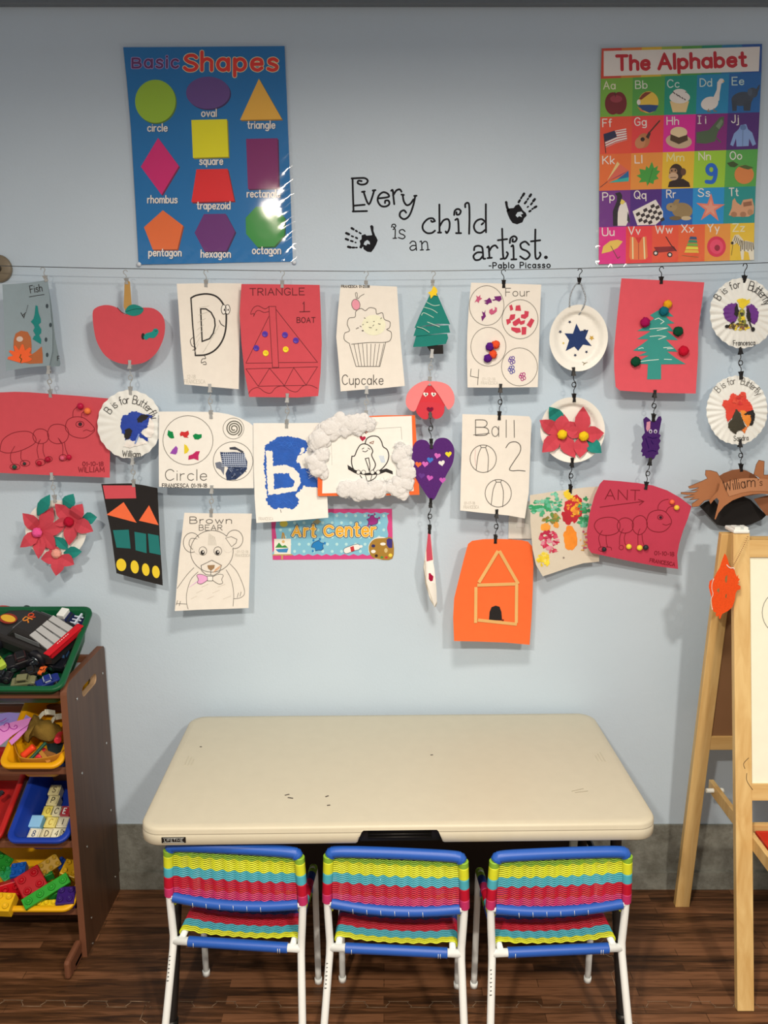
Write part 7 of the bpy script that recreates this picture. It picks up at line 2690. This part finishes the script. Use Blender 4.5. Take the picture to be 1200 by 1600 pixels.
word('wall_lettering', 'small black word an, third word of the wall lettering', [
    [(402, 434), (414, 423), (430, 428), (434, 450), (436, 470)], [(434, 446), (414, 446), (402, 458), (410, 470), (425, 467), (435, 456)], [(454, 426), (462, 425), (464, 468)], [(456, 469), (472, 468)], [(463, 440), (476, 425), (490, 428), (494, 448), (495, 468)], [(488, 469), (503, 467)]], 6)
word('wall_lettering', 'large black curly word child, fourth word of the wall lettering', [
    [(532, 318), (520, 304), (494, 308), (470, 335), (470, 362), (490, 380), (515, 380), (532, 368)], [(532, 318), (518, 322), (512, 316)],
    [(555, 232), (556, 378)], [(557, 345), (575, 316), (598, 308), (608, 325), (606, 360), (594, 380), (588, 372)], [(548, 378), (564, 378)],
    [(638, 312), (652, 311), (656, 380)], [(642, 381), (668, 381)], [(632, 286), (636, 264), (652, 255), (666, 265), (660, 282), (646, 284), (644, 272)],
    [(690, 246), (690, 230), (702, 223), (710, 236), (712, 300), (710, 384)], [(797, 230), (797, 300), (798, 376)], [(796, 325), (775, 308), (748, 318), (735, 345), (745, 372), (770, 380), (796, 362)], [(775, 336), (784, 328)]], 10)
word('wall_lettering', 'large black curly word artist, last word of the wall lettering, with a full stop', [
    [(736, 470), (740, 452), (760, 447), (778, 456), (782, 485), (784, 512), (794, 514)], [(780, 482), (752, 482), (733, 500), (742, 520), (765, 518), (781, 500)],
    [(804, 455), (812, 454), (816, 510)], [(806, 511), (828, 509)], [(813, 478), (828, 453), (846, 445), (858, 458)],
    [(882, 358), (884, 430), (888, 505), (900, 512), (912, 490), (906, 480)], [(860, 418), (908, 412)], [(874, 516), (892, 512)],
    [(930, 450), (940, 449), (942, 516)], [(930, 518), (956, 517)], [(922, 432), (926, 408), (944, 397), (958, 408), (950, 424), (936, 424), (938, 412)],
    [(1022, 442), (1002, 425), (978, 438), (984, 462), (1012, 475), (1026, 496), (1004, 517), (976, 502)],
    [(1055, 362), (1054, 440), (1056, 505), (1068, 514), (1082, 495), (1078, 482)], [(1032, 424), (1080, 418)]], 10, lambda a: a.ell(1110, 507, 10, 9, VB, 0))
a = Art(.0004, QD, lu=.0002)
a.text('-Pablo Picasso', 814, 564, 29, 6, VB, 0, W=318, rot=-.012, sp=.28)
a.build('wall_lettering', None, 'small bold black attribution line below the word artist', 'wall decal', 'black vinyl lettering on the wall')


def hand(lab, palm, hole, fingers, thumb):
    a = Art(.0004, QD, lu=.0002)
    a.poly(palm, VB, 0, holes=[hole])
    a.poly(thumb, VB, 0)
    for f in fingers:
        for (x0, y0, x1, y1, wd) in f:
            a.line([(x0, y0), ((x0 + x1) / 2, (y0 + y1) / 2), (x1, y1)], wd, VB, 0)
    a.build('handprint_decal', None, lab, 'wall decal', 'black handprints on the wall')


hand('black handprint decal at the upper right, above the word artist',
     [(904, 262), (920, 252), (942, 250), (952, 236), (968, 230), (980, 245), (990, 262), (1006, 276), (1010, 290), (996, 304), (988, 324), (960, 335), (936, 328), (922, 308), (912, 285)],
     [(952, 288), (962, 272), (982, 268), (992, 280), (980, 284), (986, 298), (970, 292), (962, 300)],
     [[(968, 220, 974, 210, 12), (980, 200, 984, 192, 10), (990, 185, 996, 175, 13)], [(1000, 226, 1008, 216, 11), (1014, 207, 1018, 200, 9), (1025, 190, 1032, 180, 13)], [(1014, 246, 1018, 242, 8), (1032, 232, 1038, 224, 10), (1044, 214, 1052, 204, 13)], [(1024, 268, 1030, 264, 11), (1038, 256, 1042, 253, 9), (1050, 248, 1060, 242, 12)]],
     [(896, 218), (903, 212), (910, 218), (912, 240), (922, 262), (912, 270), (902, 250)])
hand('black handprint decal at the lower left, beside the word is',
     [(150, 392), (168, 386), (176, 394), (200, 392), (212, 388), (226, 400), (234, 418), (226, 440), (214, 462), (200, 480), (180, 478), (160, 464), (158, 450), (148, 462), (138, 456), (144, 438), (140, 420), (150, 412)],
     [(160, 440), (166, 425), (180, 416), (192, 426), (194, 440), (180, 436), (174, 446)],
     [[(146, 383, 138, 378, 9), (126, 372, 120, 368, 10), (108, 361, 98, 355, 12)], [(127, 408, 120, 404, 10), (106, 399, 98, 396, 9), (84, 387, 70, 381, 13)], [(120, 430, 117, 429, 8), (104, 424, 94, 421, 10), (80, 416, 68, 411, 12)], [(126, 456, 120, 456, 8), (112, 456, 102, 456, 10), (92, 455, 80, 452, 13)]],
     [(194, 344), (203, 338), (212, 346), (212, 370), (222, 396), (206, 394), (200, 370)])
